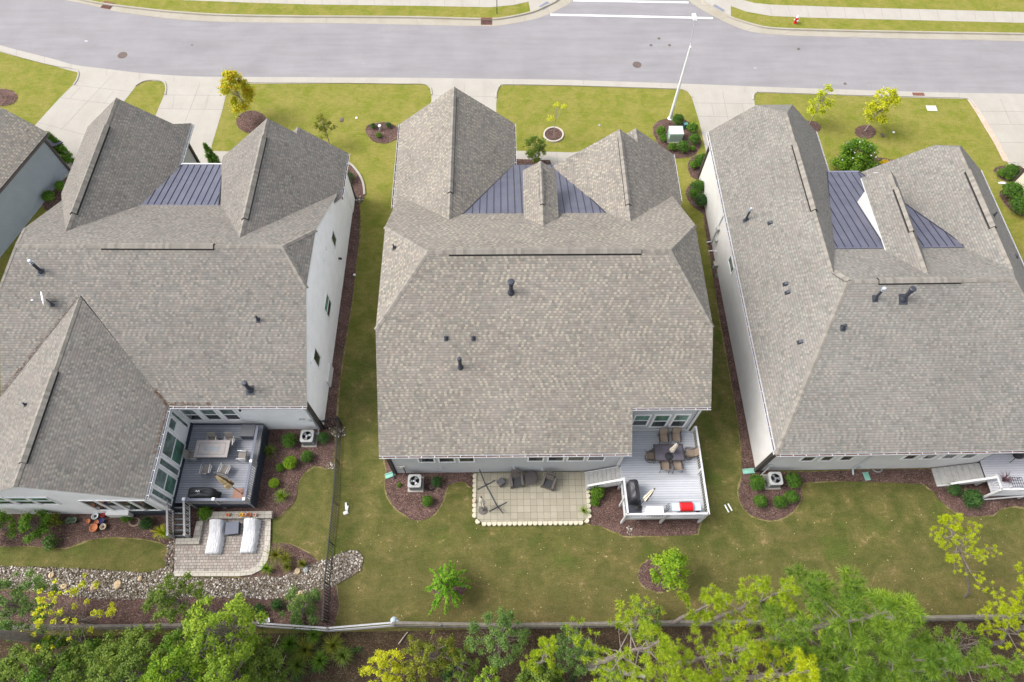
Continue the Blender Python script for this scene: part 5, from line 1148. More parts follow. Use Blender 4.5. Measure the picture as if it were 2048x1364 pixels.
# ---------------------------------------------------------------- utilities
def ac_unit(label, px, py, a=0., fan=.3):
    p = G(px, py, .8); t = thing('air_conditioner', label, 'air conditioner', (p.x, p.y, 0), -rad(a), 'air conditioning units behind the houses')
    mb = MB(); mb.box((0, 0, .04), (.98, .98, .08)); mb.build('pad', CONC, t)
    mb = MB(); r_ = .1; n = 5; W2 = .4
    P = []
    for cx, cy, a0 in ((1, 1, 0), (-1, 1, 90), (-1, -1, 180), (1, -1, 270)):
        for k in range(n): an = rad(a0+90*k/(n-1)); P.append((cx*(W2-r_)+r_*math.cos(an), cy*(W2-r_)+r_*math.sin(an)))
    mb.prism(P, .08, .8, 0); N = len(P)
    for i in range(13): 
        for s_ in (-1, 1): mb.box((-.3+i*.05, s_*(W2+.002), .42), (.012, .012, .55), 1); mb.box((s_*(W2+.002), -.3+i*.05, .42), (.012, .012, .55), 1)
    mb.build('casing', [AC_M, AC_D], t)
    mb = MB(); n = 28   # top panel with a round opening
    for k in range(n):
        an = 2*pi*k/n; e = 9.; rr = (abs(math.cos(an))**e+abs(math.sin(an))**e)**(-1/e)*.415; mb.v += [(rr*math.cos(an), rr*math.sin(an), .80), (rr*math.cos(an), rr*math.sin(an), .85), (.3*math.cos(an), .3*math.sin(an), .86), (.3*math.cos(an), .3*math.sin(an), .8)]
    for k in range(n):
        j = (k+1) % n
        for q in range(3): mb.f.append([4*k+q, 4*j+q, 4*j+q+1, 4*k+q+1]); mb.m.append(0)
    mb.build('top_panel', AC_M, t)
    mb = MB(); mb.lathe([(.3, .81), (.001, .81)], 24); mb.build('fan_well', AC_D, t)
    mb = MB()
    for k in range(3):
        a0 = fan+k*2.09; mb.add([(.05*math.cos(a0), .05*math.sin(a0), .825), (.27*math.cos(a0-.35), .27*math.sin(a0-.35), .82), (.28*math.cos(a0+.45), .28*math.sin(a0+.45), .845), (.06*math.cos(a0+1), .06*math.sin(a0+1), .83)], [(0, 1, 2, 3)])
    mb.lathe([(.08, .82), (.08, .86), (.001, .87)], 12); mb.build('fan', SILVER, t)
    mb = MB()
    for r_ in (.1, .16, .22, .28): mb.tube([(r_*math.cos(k*pi/12), r_*math.sin(k*pi/12), .868) for k in range(25)], .003, 3, cap=False)
    mb.build('guard', AC_D, t); return t
ac_unit('grey condenser unit between three round shrubs near the iron fence', 614, 872, .6, .2)
ac_unit('grey condenser unit in the mulch bed behind the middle house', 829, 962, 0, 1.); ac_unit('grey condenser unit ringed by five round shrubs', 1551, 957, -.4, 2.)
def line_set(label, pts, r=.03, mat=BLACKC):
    mb = MB(); mb.tube(pts, r, 8); o = mb.build('pipe', mat); tag(o, label, 'pipe'); return o
line_set('black insulated pipe from the grey wall to its condenser unit', [(-6.2, 12.8, 1.1), (-6.15, 12.72, .9), (-6.1, 12.6, .4), (-5.85, 12.3, .25)])
t = thing('electric_box', 'small grey box on the rear wall above the black pipe', 'box', (-6.3, 12.8, 1.1)); mb = MB(); mb.box((0, -.02, .2), (.2, .14, .3)); mb.build('box', AC_M, t); mb = MB(); mb.box((-.02, 0, .42), (.45, .04, .05)); mb.build('bracket', CREAM, t)
def coil(label, px, py, r=.25, mat=None, z=.06, n=4, a0=0):
    p = G(px, py, z); mb = MB(); R = random.Random(px); pts = []
    for k in range(n*16+1): an = 2*pi*k/16+a0; rr = r*(1+.12*math.sin(an*.37)); pts.append((rr*math.cos(an)+.05*math.sin(an*.21), rr*math.sin(an)*.8, .015+.01*(k/16)))
    mb.tube(pts, .014, 5); o = mb.build('garden_hose', mat or BLACKC); o.location = tuple(p); return tag(o, label, 'hose')
coil('black coiled hose between condenser unit and round shrub', 861, 974, .28); coil('grey coiled hose below the right rear wall', 1753, 937, .3, AC_M, n=3); coil('grey coiled hose on the mulch beside the right side wall', 1441, 551, .3, plain('grey_green_hose', (.2, .23, .2), .6))
coil('cream coiled hose beside green shrubs in the left mulch bed', 268, 1044, .3, POT['cream'], n=2)
t = thing('hose_reel', 'beige hose reel box on the mulch by the right side wall', 'hose reel', tuple(G(1430, 535, 0)), rad(.4)); mb = MB(); mb.box((0, 0, .3), (.45, .4, .5)); mb.build('box', plain('beige_plastic', (.36, .33, .3), .5), t); mb = MB(); mb.tube([(-.3, 0, .35), (.3, 0, .35)], .03, 8); mb.tube([(-.3, -.12, .1), (-.3, .12, .5)], .025, 6); mb.tube([(.3, -.12, .1), (.3, .12, .5)], .025, 6); mb.build('handle', BLACKC, t)
def splash(label, p, q, w_=.28):
    P = G(*p); Q = G(*q); d = Q-P; t = thing('splash_block', label, 'splash block', tuple(P), math.atan2(d.y, d.x), 'green downspout splash blocks'); L = d.length
    mb = MB(); mb.bb(0, L, -w_/2, w_/2, .03, .06); mb.bb(0, L, -w_/2-.02, -w_/2+.03, .03, .13); mb.bb(0, L, w_/2-.03, w_/2+.02, .03, .13); mb.build('tray', TEAL, t); return t
splash('green splash block at the left rear corner of the middle house', (791, 947), (771, 954)); splash('green splash block at the left rear corner of the right house', (1508, 942), (1485, 944)); splash('green splash block standing out from the right rear wall', (1729, 945), (1735, 961))
# wall fixtures: small lamps and outlets are parts of their houses
def fixture(par, name, x, y, z, d, mat=BLACKC, s_=.12):
    mb = MB(); d = Vector(d); p = Vector((x, y, z)); mb.bar(p-d*.01, p+d*.08, s_, s_*1.2); mb.lathe([(.05, -.12), (.08, -.05), (.06, .06), (.001, .1)], 10, c=tuple(p+d*.16)); return mb.build(name, mat, par)
fixture(HL, 'wall_lamp', -17.2+1.1, 15.72, 3.7, (0, -1, 0)); p = GX(687, 543, XW, .6); fixture(HL, 'wall_lamp', XW, p.y, 2.0, (1, 0, 0))
for px, py in ((651, 497), (647, 520), (620, 724)): p = GX(px, py, XW, .6); mb = MB(); mb.box((p.x+.04, p.y, p.z), (.1, .16, .16)); mb.build('wall_vent', WHITE, HL)
p = G(658, 756, 0, .6); mb = MB(); mb.box((XW+.08, p.y, .5), (.14, 1.4, .9)); mb.build('access_panel', TRIM, HL)
for x, z in ((-3.9, 1.15), (-1.6+2.2, 1.1), (2.4, .7)): mb = MB(); mb.box((x, 12.8, z), (.22, .1, .12)); mb.lathe([(.05, -.06), (.07, .02)], 10, c=(x+.05, 12.76, z)); mb.build('wall_outlet', AC_M, HC)
p = GX(1437, 462, 16.2, -.4)
mb = MB(); mb.tube([(16.1, p.y, .1), (16.1, p.y, 2.0)], .03, 8); mb.box((16.08, p.y, 2.0), (.18, .3, .35)); mb.box((16.08, p.y-.5, 1.3), (.14, .2, .25)); mb.tube([(16.1, p.y-.5, .1), (16.1, p.y-.5, 1.2)], .025, 8); mb.build('meter', AC_M, HR)
mb = MB(); mb.tube([(16.2, 29.2, .8), (15.7, 29.2, .85), (15.55, 29.2, .8)], .03, 6); mb.build('tap', WHITE, HR)
p = GY(1539, 930, 12.65, -.4); mb = MB(); mb.box((p.x, 12.58, p.z), (.3, .12, .3)); mb.tube([(p.x-.05, 12.5, p.z), (p.x-.3, 12.3, .5), (p.x-.4, 12.2, .1)], .03, 6); mb.build('meter', AC_M, HR)
mb = MB(); mb.box((26.2-3.6, 12.58, .55), (.25, .12, .12)); mb.build('wall_outlet', AC_M, HR)
p = GY(624, 838, 15.72, .6); mb = MB(); mb.box((p.x, 15.65, p.z), (.25, .14, .2)); mb.tube([(p.x+.1, 15.6, p.z), (p.x+.1, 15.45, .2)], .035, 6); mb.box((p.x-.6, 15.66, p.z+.1), (.35, .1, .08)); mb.build('meter', AC_M, HL)
# ---------------------------------------------------------------- street furniture
b = G(1340, 237.4)
t = thing('street_lamp', 'tall white street lamp with long arm over the road', 'street lamp', tuple(b)); mb = MB(); mb.tube([(0, 0, 0), (0, 0, 3.5), (0, 0, 7.2)], [.14, .11, .075], 12); mb.lathe([(.22, 0), (.22, .05), (.15, .09)], 16); mb.build('pole', WHITE, t)
hd = GY(1389, 33, 46.2); e = hd-b
mb = MB(); mb.tube([(0, 0, 7.1), (.02, .25, 7.3), (e.x*.5, e.y*.5, 7.3+(e.z-7.3)*.5), (e.x, e.y-.3, e.z)], [.045, .04, .035, .03], 8); mb.build('arm', SILVER, t)
mb = MB(); mb.box((e.x, e.y, e.z), (.3, .75, .12), top=.8); mb.build('lamp_head', WHITE, t)
t = thing('sign_post', 'thin black sign post on the far verge, cut by the frame top', 'sign post', tuple(G(994, 27))); mb = MB(); mb.tube([(0, 0, 0), (0, 0, 2.9)], .035, 8); mb.build('pole', IRON, t); mb = MB(); mb.box((0, 0, 3.0), (.02, .5, .3)); mb.build('sign_plate', AC_M, t)
t = thing('fire_hydrant', 'red fire hydrant with white caps on the far grass verge', 'hydrant', tuple(G(1590, 46)), .3, None)
mb = MB(); mb.lathe([(.17, 0), (.17, .05), (.12, .07), (.11, .5), (.15, .52), (.15, .56), (.12, .6)], 16); mb.tube([(-.2, 0, .42), (.2, 0, .42)], .06, 10); mb.tube([(0, -.2, .38), (0, 0, .38)], .075, 10); mb.build('barrel', RED, t, False)
mb = MB(); mb.lathe([(.13, .6), (.11, .68), (.05, .74), (.04, .79), (.001, .8)], 16); mb.tube([(.2, 0, .42), (.25, 0, .42)], .065, 10); mb.tube([(-.25, 0, .42), (-.2, 0, .42)], .065, 10); mb.tube([(0, -.25, .38), (0, -.2, .38)], .085, 10); mb.build('cap', WHITE, t)
def drain(label, px, py, rz, w_=1.0):
    p = G(px, py); t = thing('storm_drain', label, 'drain', (p.x, p.y, 0), rz, 'storm drains in the gutters'); mb = MB(); d_ = .62
    mb.box((0, 0, .019), (w_, d_, .012), 1)
    for i in range(9): mb.box((-w_/2+.06+i*(w_-.12)/8, 0, .03), (.045, d_, .025))
    mb.box((0, d_/2, .03), (w_, .05, .03)); mb.box((0, -d_/2, .03), (w_, .05, .03)); mb.box((0, 0, .03), (.05, d_, .03)); mb.build('grate', [DRAIN, IRON], t)
    mb = MB(); mb.box((0, .42, .08), (w_, .2, .14)); mb.build('hood', DRAIN, t); return t
drain('rusty drain at the upper left bend of the road', 214, 13, -.28); drain('rusty drain beside the far verge before the side street', 973, 45, 0, 1.05)
p = G(1837, 190); t = thing('storm_drain', 'rusty drain in the near gutter by the right front lawn', 'drain', (p.x, p.y, 0), -.03, 'storm drains in the gutters'); mb = MB(); mb.box((0, 0, .03), (1.0, .5, .03)); mb.build('grate', DRAIN, t)
def manhole(label, px, py, r, mat=MANH):
    p = G(px, py); t = thing('manhole_cover', label, 'manhole cover', (p.x, p.y, .005), group='iron covers in the road'); mb = MB(); mb.lathe([(r, 0), (r, .012), (r*.86, .012)], 24); mb.build('rim', MANH, t)
    mb = MB(); mb.lathe([(r*.86, .008), (.001, .008)], 24); mb.build('lid', mat, t); return t
manhole('large round iron cover left of the street lamp', 1274, 129.5, .4); manhole('reddish round iron cover in the left bend of the road', 245, 110.5, .42, DRAIN)
for q, l in (((1302, 90.5), 'small round cover, left one of three by the street lamp arm'), ((1339, 90.5), 'small round cover, right one of three by the street lamp arm'), ((1318, 77), 'small round cover, farthest of three by the street lamp arm'), ((1597, 98), 'small brown cover in the road below the hydrant'), ((1690, 167.5), 'tiny dark cover near the right front lawn'), ((1117-733, 90), 'tiny dark cover in the road above the autumn tree')): manhole(l, *q, .14 if q[0] > 400 else .08)
for q, l in ((((1078, 13), (1087, 20), (1103, 9), (1094, 3)), 'grey tactile paving panel on the left kerb ramp'), (((1421, 15), (1430, 9), (1450, 21), (1442, 27)), 'grey tactile paving panel on the right kerb ramp')):
    P = gl(q); mb = MB(); mb.prism(P, .017, .03); o = mb.build('tactile_panel', plain('slate_tactile', (.17, .19, .24), .8, fine=.2)); tag(o, l, 'paving panel')
p = G(1863, 217); t = thing('utility_slab', 'white rectangular concrete lid in the right front lawn', 'utility lid', (p.x, p.y, 0), rad(-2)); mb = MB(); mb.box((0, 0, .02), (.85, .62, .05)); mb.build('lid', plain('white_lid', (.55, .53, .5), .8, var=.1), t)
p = G(1349, 283); t = thing('transformer_box', 'pale green transformer cabinet on the shrub bed by the lamp', 'transformer', (p.x, p.y, 0)); mb = MB(); mb.bb(-.55, .55, -.1, .8, .03, .85); mb.build('cabinet', GREEN_U, t); mb = MB(); mb.bb(-.57, .57, -.08, .83, .85, .92); mb.build('lid', plain('pale_green_lid', (.46, .58, .52), .5, var=.05), t); mb = MB(); mb.bb(-.65, .65, -.2, .9, .0, .06); mb.build('pad', CONC, t)
p = G(1369, 257); t = thing('pedestal', 'small teal utility pedestal behind the green transformer', 'utility box', (p.x, p.y, 0)); mb = MB(); mb.box((0, 0, .25), (.26, .22, .5)); mb.build('body', plain('teal_box', (.05, .17, .16), .5), t); mb = MB(); mb.box((0, 0, .52), (.3, .26, .06)); mb.build('lid', plain('teal_lid', (.07, .24, .22), .5), t)
p = G(761, 260); t = thing('pedestal', 'small pale round utility post between three little shrubs', 'utility post', (p.x, p.y, 0)); mb = MB(); mb.lathe([(.1, 0), (.09, .45)], 12); mb.build('body', AC_M, t); mb = MB(); mb.lathe([(.13, .43), (.12, .52), (.001, .55)], 14); mb.build('cap', WHITE, t)
for q, l in (((683, 240), 'dark meter lid in the lawn left of the three shrub bed'), ((1765, 271), 'dark oblong lid in the lawn beside the yellow tree')): 
    p = G(*q); mb = MB(); mb.box((p.x, p.y, .03), (.25, .4, .06)); tag(mb.build('meter_lid', MANH), l, 'lid')
for q, l in (((713, 236), 'small white cap in the grass near the three shrub bed'), ((1787, 265), 'small white cap in the grass right of the yellow tree'), ((1199, 251), 'small grey cap in the grass right of the ringed sapling'), ((709, 550), 'small white cap at the mulch edge between the houses')):
    p = G(*q); mb = MB(); mb.lathe([(.1, 0), (.1, .05), (.06, .07), (.001, .075)], 12, c=tuple(p)); tag(mb.build('ground_cap', WHITE if 'white' in l else AC_M), l, 'cap')
# small ornaments
def birdish(label, px, py, rz=0., s_=1.):
    p = G(px, py, 0); t = thing('ornament', label, 'ornament', tuple(p), rz); mb = MB(); mb.lathe([(.001, 0), (.09, .02), (.12, .12), (.07, .24), (.03, .27)], 12, sx=1.6); mb.lathe([(.001, .2), (.06, .26), (.055, .33), (.001, .37)], 10, c=(.13, 0, 0)); mb.box((-.2, 0, .2), (.2, .1, .04)); mb.build('body', WHITE, t); t.scale = (s_,)*3; return t
birdish('small white ornament on the mulch beside the yellow flowers', 1732, 343, .2); 
p = G(2005, 367); t = thing('ornament', 'flat white feather shaped ornament on the grass at far right', 'ornament', tuple(p), -.1); mb = MB(); mb.lathe([(.001, 0), (.12, .03), (.1, .1), (.001, .14)], 12, sx=3.2); mb.build('body', WHITE, t)
p = G(692, 1016); t = thing('ornament', 'broken white stones lying on the lawn beside the iron fence', 'stone', tuple(p)); mb = MB()
for dx, dy, w_, d_, r_ in ((0, .1, .12, .5, .15), (.1, -.05, .1, .4, -.1), (.02, -.3, .3, .22, .4)): mb.box((dx, dy, .05), (w_, d_, .1), 0, r_, .8)
mb.build('body', WHITE, t)
for dx, l in ((0, 'left white pipe of two lying between the middle and right yards'), (6.5, 'right white pipe of two lying between the middle and right yards')):
    p = G(1449+dx, 1010-dx*.35); q = G(1457+dx, 1025-dx*.5); mb = MB(); mb.tube([(p.x, p.y, .06), (q.x, q.y, .06)], .045, 8); tag(mb.build('pipe', WHITE), l, 'pipe', 'two white pipes on the lawn')
# pots left bed
for px, py, r_, h_, m_, l, c_ in ((192, 1033, .2, .3, POT['white'], 'large pale round pot near the white wall', 0), (207, 1031, .14, .25, POT['red'], 'glossy red pot beside the pale one', 0), (178, 1043, .13, .2, TERRA, 'small upturned clay pot left of the blue pots', 1), (195, 1045, .13, .22, TERRA, 'small clay pot left of the rimmed blue pot', 1),
                             (205, 1043, .16, .28, POT['blue'], 'dark blue pot with light rim', 0), (189, 1056, .24, .26, TERRA, 'wide terracotta pot lying upside down', 1), (208, 1054, .18, .28, POT['cream'], 'cream rimmed dark pot nearest the grass', 0), (139, 1042, .18, .3, POT['green'], 'dark pot with greenery, left one of two', 0), (150, 1041, .18, .3, POT['green'], 'dark pot with greenery, right one of two', 0)):
    p = G(px, py, h_*.6); pot(l, p.x, p.y, .03, r_, h_, m_, group='garden pots on the left mulch bed', soil=not c_)
for px, r_, m_, l in ((456, .1, TERRA, 'small clay pot alone at the left of the stone wall'), (475, .09, POT['cream'], 'small cream pot left of the yellow one on the stone wall'), (483, .12, POT['yellow'], 'yellow rimmed pot on the stone wall'), (490, .1, TERRA, 'small clay pot between the yellow and the brown pot'), (499, .13, plain('pot_brown', (.25, .08, .03), .5), 'largest brown pot on the stone wall'), (510, .1, plain('pot_pink', (.5, .26, .2), .6), 'pinkish pot at the right of the stone wall')):
    p = G(px, 1030, .55); pot(l, p.x, p.y, .46, r_, .18, m_, group='pots on the low stone wall')
mb = MB(); p = G(948, 1003, .2); mb.lathe([(.08, .17), (.1, .19), (.1, .3), (.07, .3)], 14, c=(p.x, p.y, 0)); tag(mb.build('candle_cup', POT['cream']), 'small brown cup on the left patio edging', 'cup')
# far right deck furniture
for px, py, l in ((2025, 968, 'white wire rack plant stand in the corner of the right deck'),):
    p = G(px, py, RZ_); t = thing('plant_stand', l, 'stand', (p.x, p.y, RZ_)); mb = MB()
    for i in range(6): mb.bar((-.35+i*.14, -.3, .45), (-.35+i*.14, .3, .45), .02)
    for i in range(4): mb.bar((-.35, -.3+i*.2, .45), (.35, -.3+i*.2, .45), .02)
    for sx in (-.35, .35):
        for sy in (-.3, .3): mb.bar((sx, sy, 0), (sx, sy, .45), .02)
    mb.build('frame', NAVY, t)
p = G(2030, 912, RZ_+.4); t = thing('kettle_grill', 'round black kettle grill against the right house wall', 'grill', (p.x, p.y, RZ_)); mb = MB(); mb.lathe([(.1, .45), (.25, .55), (.3, .7), (.28, .85), (.15, .95), (.001, .98)], 20); mb.build('bowl', BLACKC, t, True)
for k in range(3): mb = MB(); mb.tube([(.15*math.cos(k*2.1), .15*math.sin(k*2.1), .55), (.35*math.cos(k*2.1), .35*math.sin(k*2.1), 0)], .02, 6); mb.build('leg', BLACKC, t)
p = G(2046, 912, RZ_+.5); pot('orange flower pot beside the black kettle grill', p.x, p.y, RZ_+.3, .16, .28, TERRA)
# ---------------------------------------------------------------- fences
def iron_fence():
    t = thing('iron_fence', 'black iron picket fence running down the side lawn', 'fence', tuple(G(678, 1000, 0)), group=None); o = t.location
    P = [G(684, 850), G(680, 930), G(675, 1010), G(667, 1090), G(659, 1170), G(656, 1245)]; H_ = 1.35
    pts = [(p.x-o.x, p.y-o.y) for p in P]
    p0 = G(650, 857); seq = [(p0.x-o.x, p0.y-o.y)]+pts
    for x, y in seq+[]: mb = MB(); mb.box((x, y, H_/2+.03), (.07, .07, H_+.06)); mb.box((x, y, H_+.09), (.09, .09, .04)); mb.build('post', IRON, t)
    for (x0, y0), (x1, y1) in zip(seq, seq[1:]):
        mb = MB(); p = Vector((x0, y0, 0)); q = Vector((x1, y1, 0)); L = (q-p).length
        for z in (.12, H_-.2, H_-.03): mb.bar(p+Vector((0, 0, z)), q+Vector((0, 0, z)), .04)
        n = int(L/.16)
        for i in range(1, n): c = p+(q-p)*i/n; mb.bar(c+Vector((0, 0, .05)), c+Vector((0, 0, H_)), .036, .036, upv=(q-p).normalized())
        mb.build('picket_panel', IRON, t)
iron_fence()
t = thing('timber_fence', 'weathered timber rail fence between the lawns and the wood', 'fence', (0, 3.7, 0)); o = t.location; FH = 1.0
FP = [(-700, 1252), (-160, 1252), (20, 1252), (262, 1251), (512, 1246), (655, 1256), (787, 1245), (880, 1247), (1010, 1249), (1165, 1247), (1300, 1244), (1450, 1243), (1640, 1239), (1800, 1235), (1950, 1232), (2200, 1228), (2700, 1222)]
Q = [G(x, y, FH) for x, y in FP]
for q in Q: mb = MB(); mb.box((q.x, q.y-.05-o.y, FH/2), (.15, .15, FH+.1)); mb.build('post', WOOD, t)
for i, (p, q) in enumerate(zip(Q, Q[1:])):
    gate = i in (4, 5); mb = MB(); m_ = 0
    mb.bar((p.x+.02, p.y-o.y+.0, FH), (q.x-.02, q.y-o.y, FH), .09 if gate else .15, .045)
    for z in (.3, .62, .9): mb.bar((p.x, p.y-o.y-.12, z), (q.x, q.y-o.y-.12, z), .035, .14)
    if not gate: mb.bar((p.x, p.y-o.y-.17, .55), (q.x, q.y-o.y-.17, .55), .03, .14)
    mb.build('rail', plain('silvered_rail', (.4, .4, .41), .7, var=.15) if gate else WOOD, t)
for px, py, l in ((528, 1243, 'grey stone frog like ornament beside the timber fence'),):
    p = G(px, py, 0); t = thing('ornament', 'small grey stone garden statue lying by the timber fence', 'statue', (p.x, p.y, 0)); mb = MB(); mb.lathe([(.001, 0), (.13, .05), (.14, .16), (.001, .26)], 12, c=(-.25, .05, 0)); mb.lathe([(.001, 0), (.14, .05), (.12, .18), (.001, .24)], 12, c=(.12, 0, 0), sx=1.8); mb.build('body', AC_M, t); mb = MB(); mb.box((-.12, .12, .3), (.08, .2, .06), 0, .3); mb.box((.35, .05, .25), (.08, .25, .06), 0, .3); mb.build('detail', WHITE, t)
p = G(787, 1240, FH); t = thing('gate_latch', 'grey cloth bundle hanging on the timber fence post', 'bundle', (p.x, p.y, FH-.25)); mb = MB(); mb.lathe([(.001, 0), (.16, .05), (.19, .2), (.1, .3), (.001, .34)], 10); mb.lathe([(.001, 0), (.12, .05), (.1, .2), (.001, .27)], 9, c=(.2, -.08, 0)); mb.build('body', plain('pale_blue_cloth', (.38, .45, .52), .8, var=.2), t)
# stone edging of the ringed sapling and of the side bed
def stone_ring(label, px, py, rx, ry, n, s_=.13, arc=(0, 2*pi), mat=None, cat='stone ring'):
    c = G(px, py); t = thing('stone_edging', label, cat, tuple(c)); mt = mat or plain('pale_edging_stone', (.5, .46, .41), .85, var=.2, sc_=3); proto = None
    for i in range(n):
        an = arc[0]+(arc[1]-arc[0])*i/n; p = G(px+rx*math.cos(an), py+ry*math.sin(an))
        if proto is None: mb = MB(); mb.box((0, 0, .06), (s_*1.9, s_, .12), 0, 0, .88); proto = mb.build('edging_stone', mt, t); k = proto
        else: k = proto.copy(); C.objects.link(k); k.parent = t
        k.location = (p.x-c.x, p.y-c.y, 0); k.rotation_euler = (0, 0, -an+pi/2+.1*math.sin(i))
stone_ring('pale stone ring around the sapling in the middle front lawn', 1107, 270, 19, 14, 22)
sd_ = curve(gl([(697, 327), (706, 333), (720, 352), (727, 370), (729, 390)]), 8)
t = thing('stone_edging', 'pale curved concrete edging right of the white house bed', 'edging', (*sd_[0], 0)); mb = MB()
for p, q in zip(sd_, sd_[1:]): mb.bar((p[0]-sd_[0][0], p[1]-sd_[0][1], .05), (q[0]-sd_[0][0], q[1]-sd_[0][1], .05), .16, .12)
mb.build('edging_strip', CONC, t)
# ---------------------------------------------------------------- river stones
def stones(name, polys, n, r0_, r1_, label, z=.03, mat=RIVER, seed=3):
    R = np.random.default_rng(seed); base = []
    ph = (1+5**.5)/2; iv = np.array([(-1, ph, 0), (1, ph, 0), (-1, -ph, 0), (1, -ph, 0), (0, -1, ph), (0, 1, ph), (0, -1, -ph), (0, 1, -ph), (ph, 0, -1), (ph, 0, 1), (-ph, 0, -1), (-ph, 0, 1)], float)/1.9
    ifc = np.array([(0, 11, 5), (0, 5, 1), (0, 1, 7), (0, 7, 10), (0, 10, 11), (1, 5, 9), (5, 11, 4), (11, 10, 2), (10, 7, 6), (7, 1, 8), (3, 9, 4), (3, 4, 2), (3, 2, 6), (3, 6, 8), (3, 8, 9), (4, 9, 5), (2, 4, 11), (6, 2, 10), (8, 6, 7), (9, 8, 1)])
    pts = []; P = [np.array(gl(p)) for p in polys]
    def inside(pt, poly):
        c = False; j = len(poly)-1
        for i in range(len(poly)):
            if (poly[i][1] > pt[1]) != (poly[j][1] > pt[1]) and pt[0] < (poly[j][0]-poly[i][0])*(pt[1]-poly[i][1])/(poly[j][1]-poly[i][1])+poly[i][0]: c = not c
            j = i
        return c
    lo = np.min([p.min(0) for p in P], 0); hi = np.max([p.max(0) for p in P], 0)
    while len(pts) < n:
        q = lo+R.random(2)*(hi-lo)
        if any(inside(q, p) for p in P): pts.append(q)
    V = []; F = []
    for i, q in enumerate(pts):
        r = r0_+(r1_-r0_)*R.random()**2.2; an = R.random()*6.28; c, s_ = math.cos(an), math.sin(an)
        sc3 = r*np.array([1+.5*R.random(), .75+.4*R.random(), .6+.3*R.random()]); v = iv*sc3*(1+.12*R.standard_normal((12, 1)))
        v = np.stack([v[:, 0]*c-v[:, 1]*s_, v[:, 0]*s_+v[:, 1]*c, v[:, 2]], 1); V.append(v+np.array([q[0], q[1], z+r*.35])); F.append(ifc+12*i)
    o = npmesh(name, np.concatenate(V), np.concatenate(F), mat); tag(o, label, 'stones', kind='stuff'); return o
stones('river_stones', [[(-120, 1130), (60, 1134), (170, 1138), (300, 1146), (345, 1130), (352, 1155), (480, 1157), (530, 1152), (565, 1155), (600, 1135), (655, 1118), (690, 1103), (715, 1100), (727, 1115), (722, 1140), (700, 1155), (668, 1172), (600, 1192), (540, 1198), (470, 1195), (420, 1195), (340, 1195), (250, 1200), (160, 1195), (60, 1180), (-120, 1170)]], 22000, .02, .062, 'dry bed of mixed pale river stones crossing the left back garden')
stones('river_stones', [[(336, 1085), (350, 1078), (352, 1150), (330, 1150)], [(708, 395), (722, 392), (727, 402), (716, 408)], [(655, 852), (690, 850), (690, 872), (668, 876)], [(1252, 1052), (1264, 1052), (1266, 1070), (1254, 1070)], [(650, 925), (672, 925), (674, 940), (655, 938)]], 520, .03, .07, 'scattered small pale stones along bed edges', seed=5)
for px, py, r_, l in ((105, 1151, .26, 'round tan boulder in the left of the stone bed'), (130, 1173, .27, 'tan boulder near the yellow shrub'), (189, 1175, .25, 'flat tan boulder below the middle of the stone bed'), (237, 1170, .36, 'largest pinkish tan boulder in the stone bed'), (282, 1158, .22, 'elongated orange boulder in the stone bed'), (613, 1140, .22, 'pale grey boulder beside the ornamental grass'), (602, 1187, .2, 'tan boulder behind the flowering bush'), (596, 1143, .26, 'flat brown rock at the edge of the mulch')):
    p = G(px, py); t = thing('boulder', l, 'boulder', (p.x, p.y, .05), random.uniform(0, 3), 'boulders in the stone bed'); mb = MB(); r_ *= .85; mb.lathe([(r_*.8, 0), (r_, .05), (r_*.85, .12), (r_*.4, .15), (.001, .155)], 9, sx=random.uniform(.8, 1.2), sy=random.uniform(.6, .9))
    mb.v = [(x*random.uniform(.88, 1.1), y*random.uniform(.88, 1.1), z*random.uniform(.85, 1.15)) for x, y, z in mb.v]; mb.build('rock', STONE_T if 'grey' not in l else AC_M, t)

# downspouts
def downspout(par, x, y, z, d, mat=GUT):
    mb = MB(); dx, dy = d; mb.bar((x+dx*.35, y+dy*.35, z-.08), (x+dx*.05, y+dy*.05, z-.45), .08); mb.bar((x+dx*.05, y+dy*.05, z-.42), (x+dx*.05, y+dy*.05, .2), .08, .06, upv=(dx, dy, 0)); mb.bar((x+dx*.05, y+dy*.05, .22), (x+dx*.4, y+dy*.4, .1), .08); mb.build('downspout', mat, par)
downspout(HC, -6.95, 12.85, 4.5, (0, -1), TRIM_D); downspout(HR, 16.35, 12.65, 4.5, (0, -1), TRIM_D); downspout(HR, 22.35, 12.65, 4.5, (0, -1)); downspout(HL, -12.2, 15.72, 4.4, (0, -1)); downspout(HR, 16.2, 30.5, 4.5, (-1, 0))
L_BRTA = leafmat('crape_leaf', ((.06, .17, .012), (.15, .33, .02), (.36, .52, .03)), patch=1.3)
L_BRTM = leafmat('fresh_green_leaf', ((.04, .1, .01), (.10, .21, .018), (.24, .38, .03)))
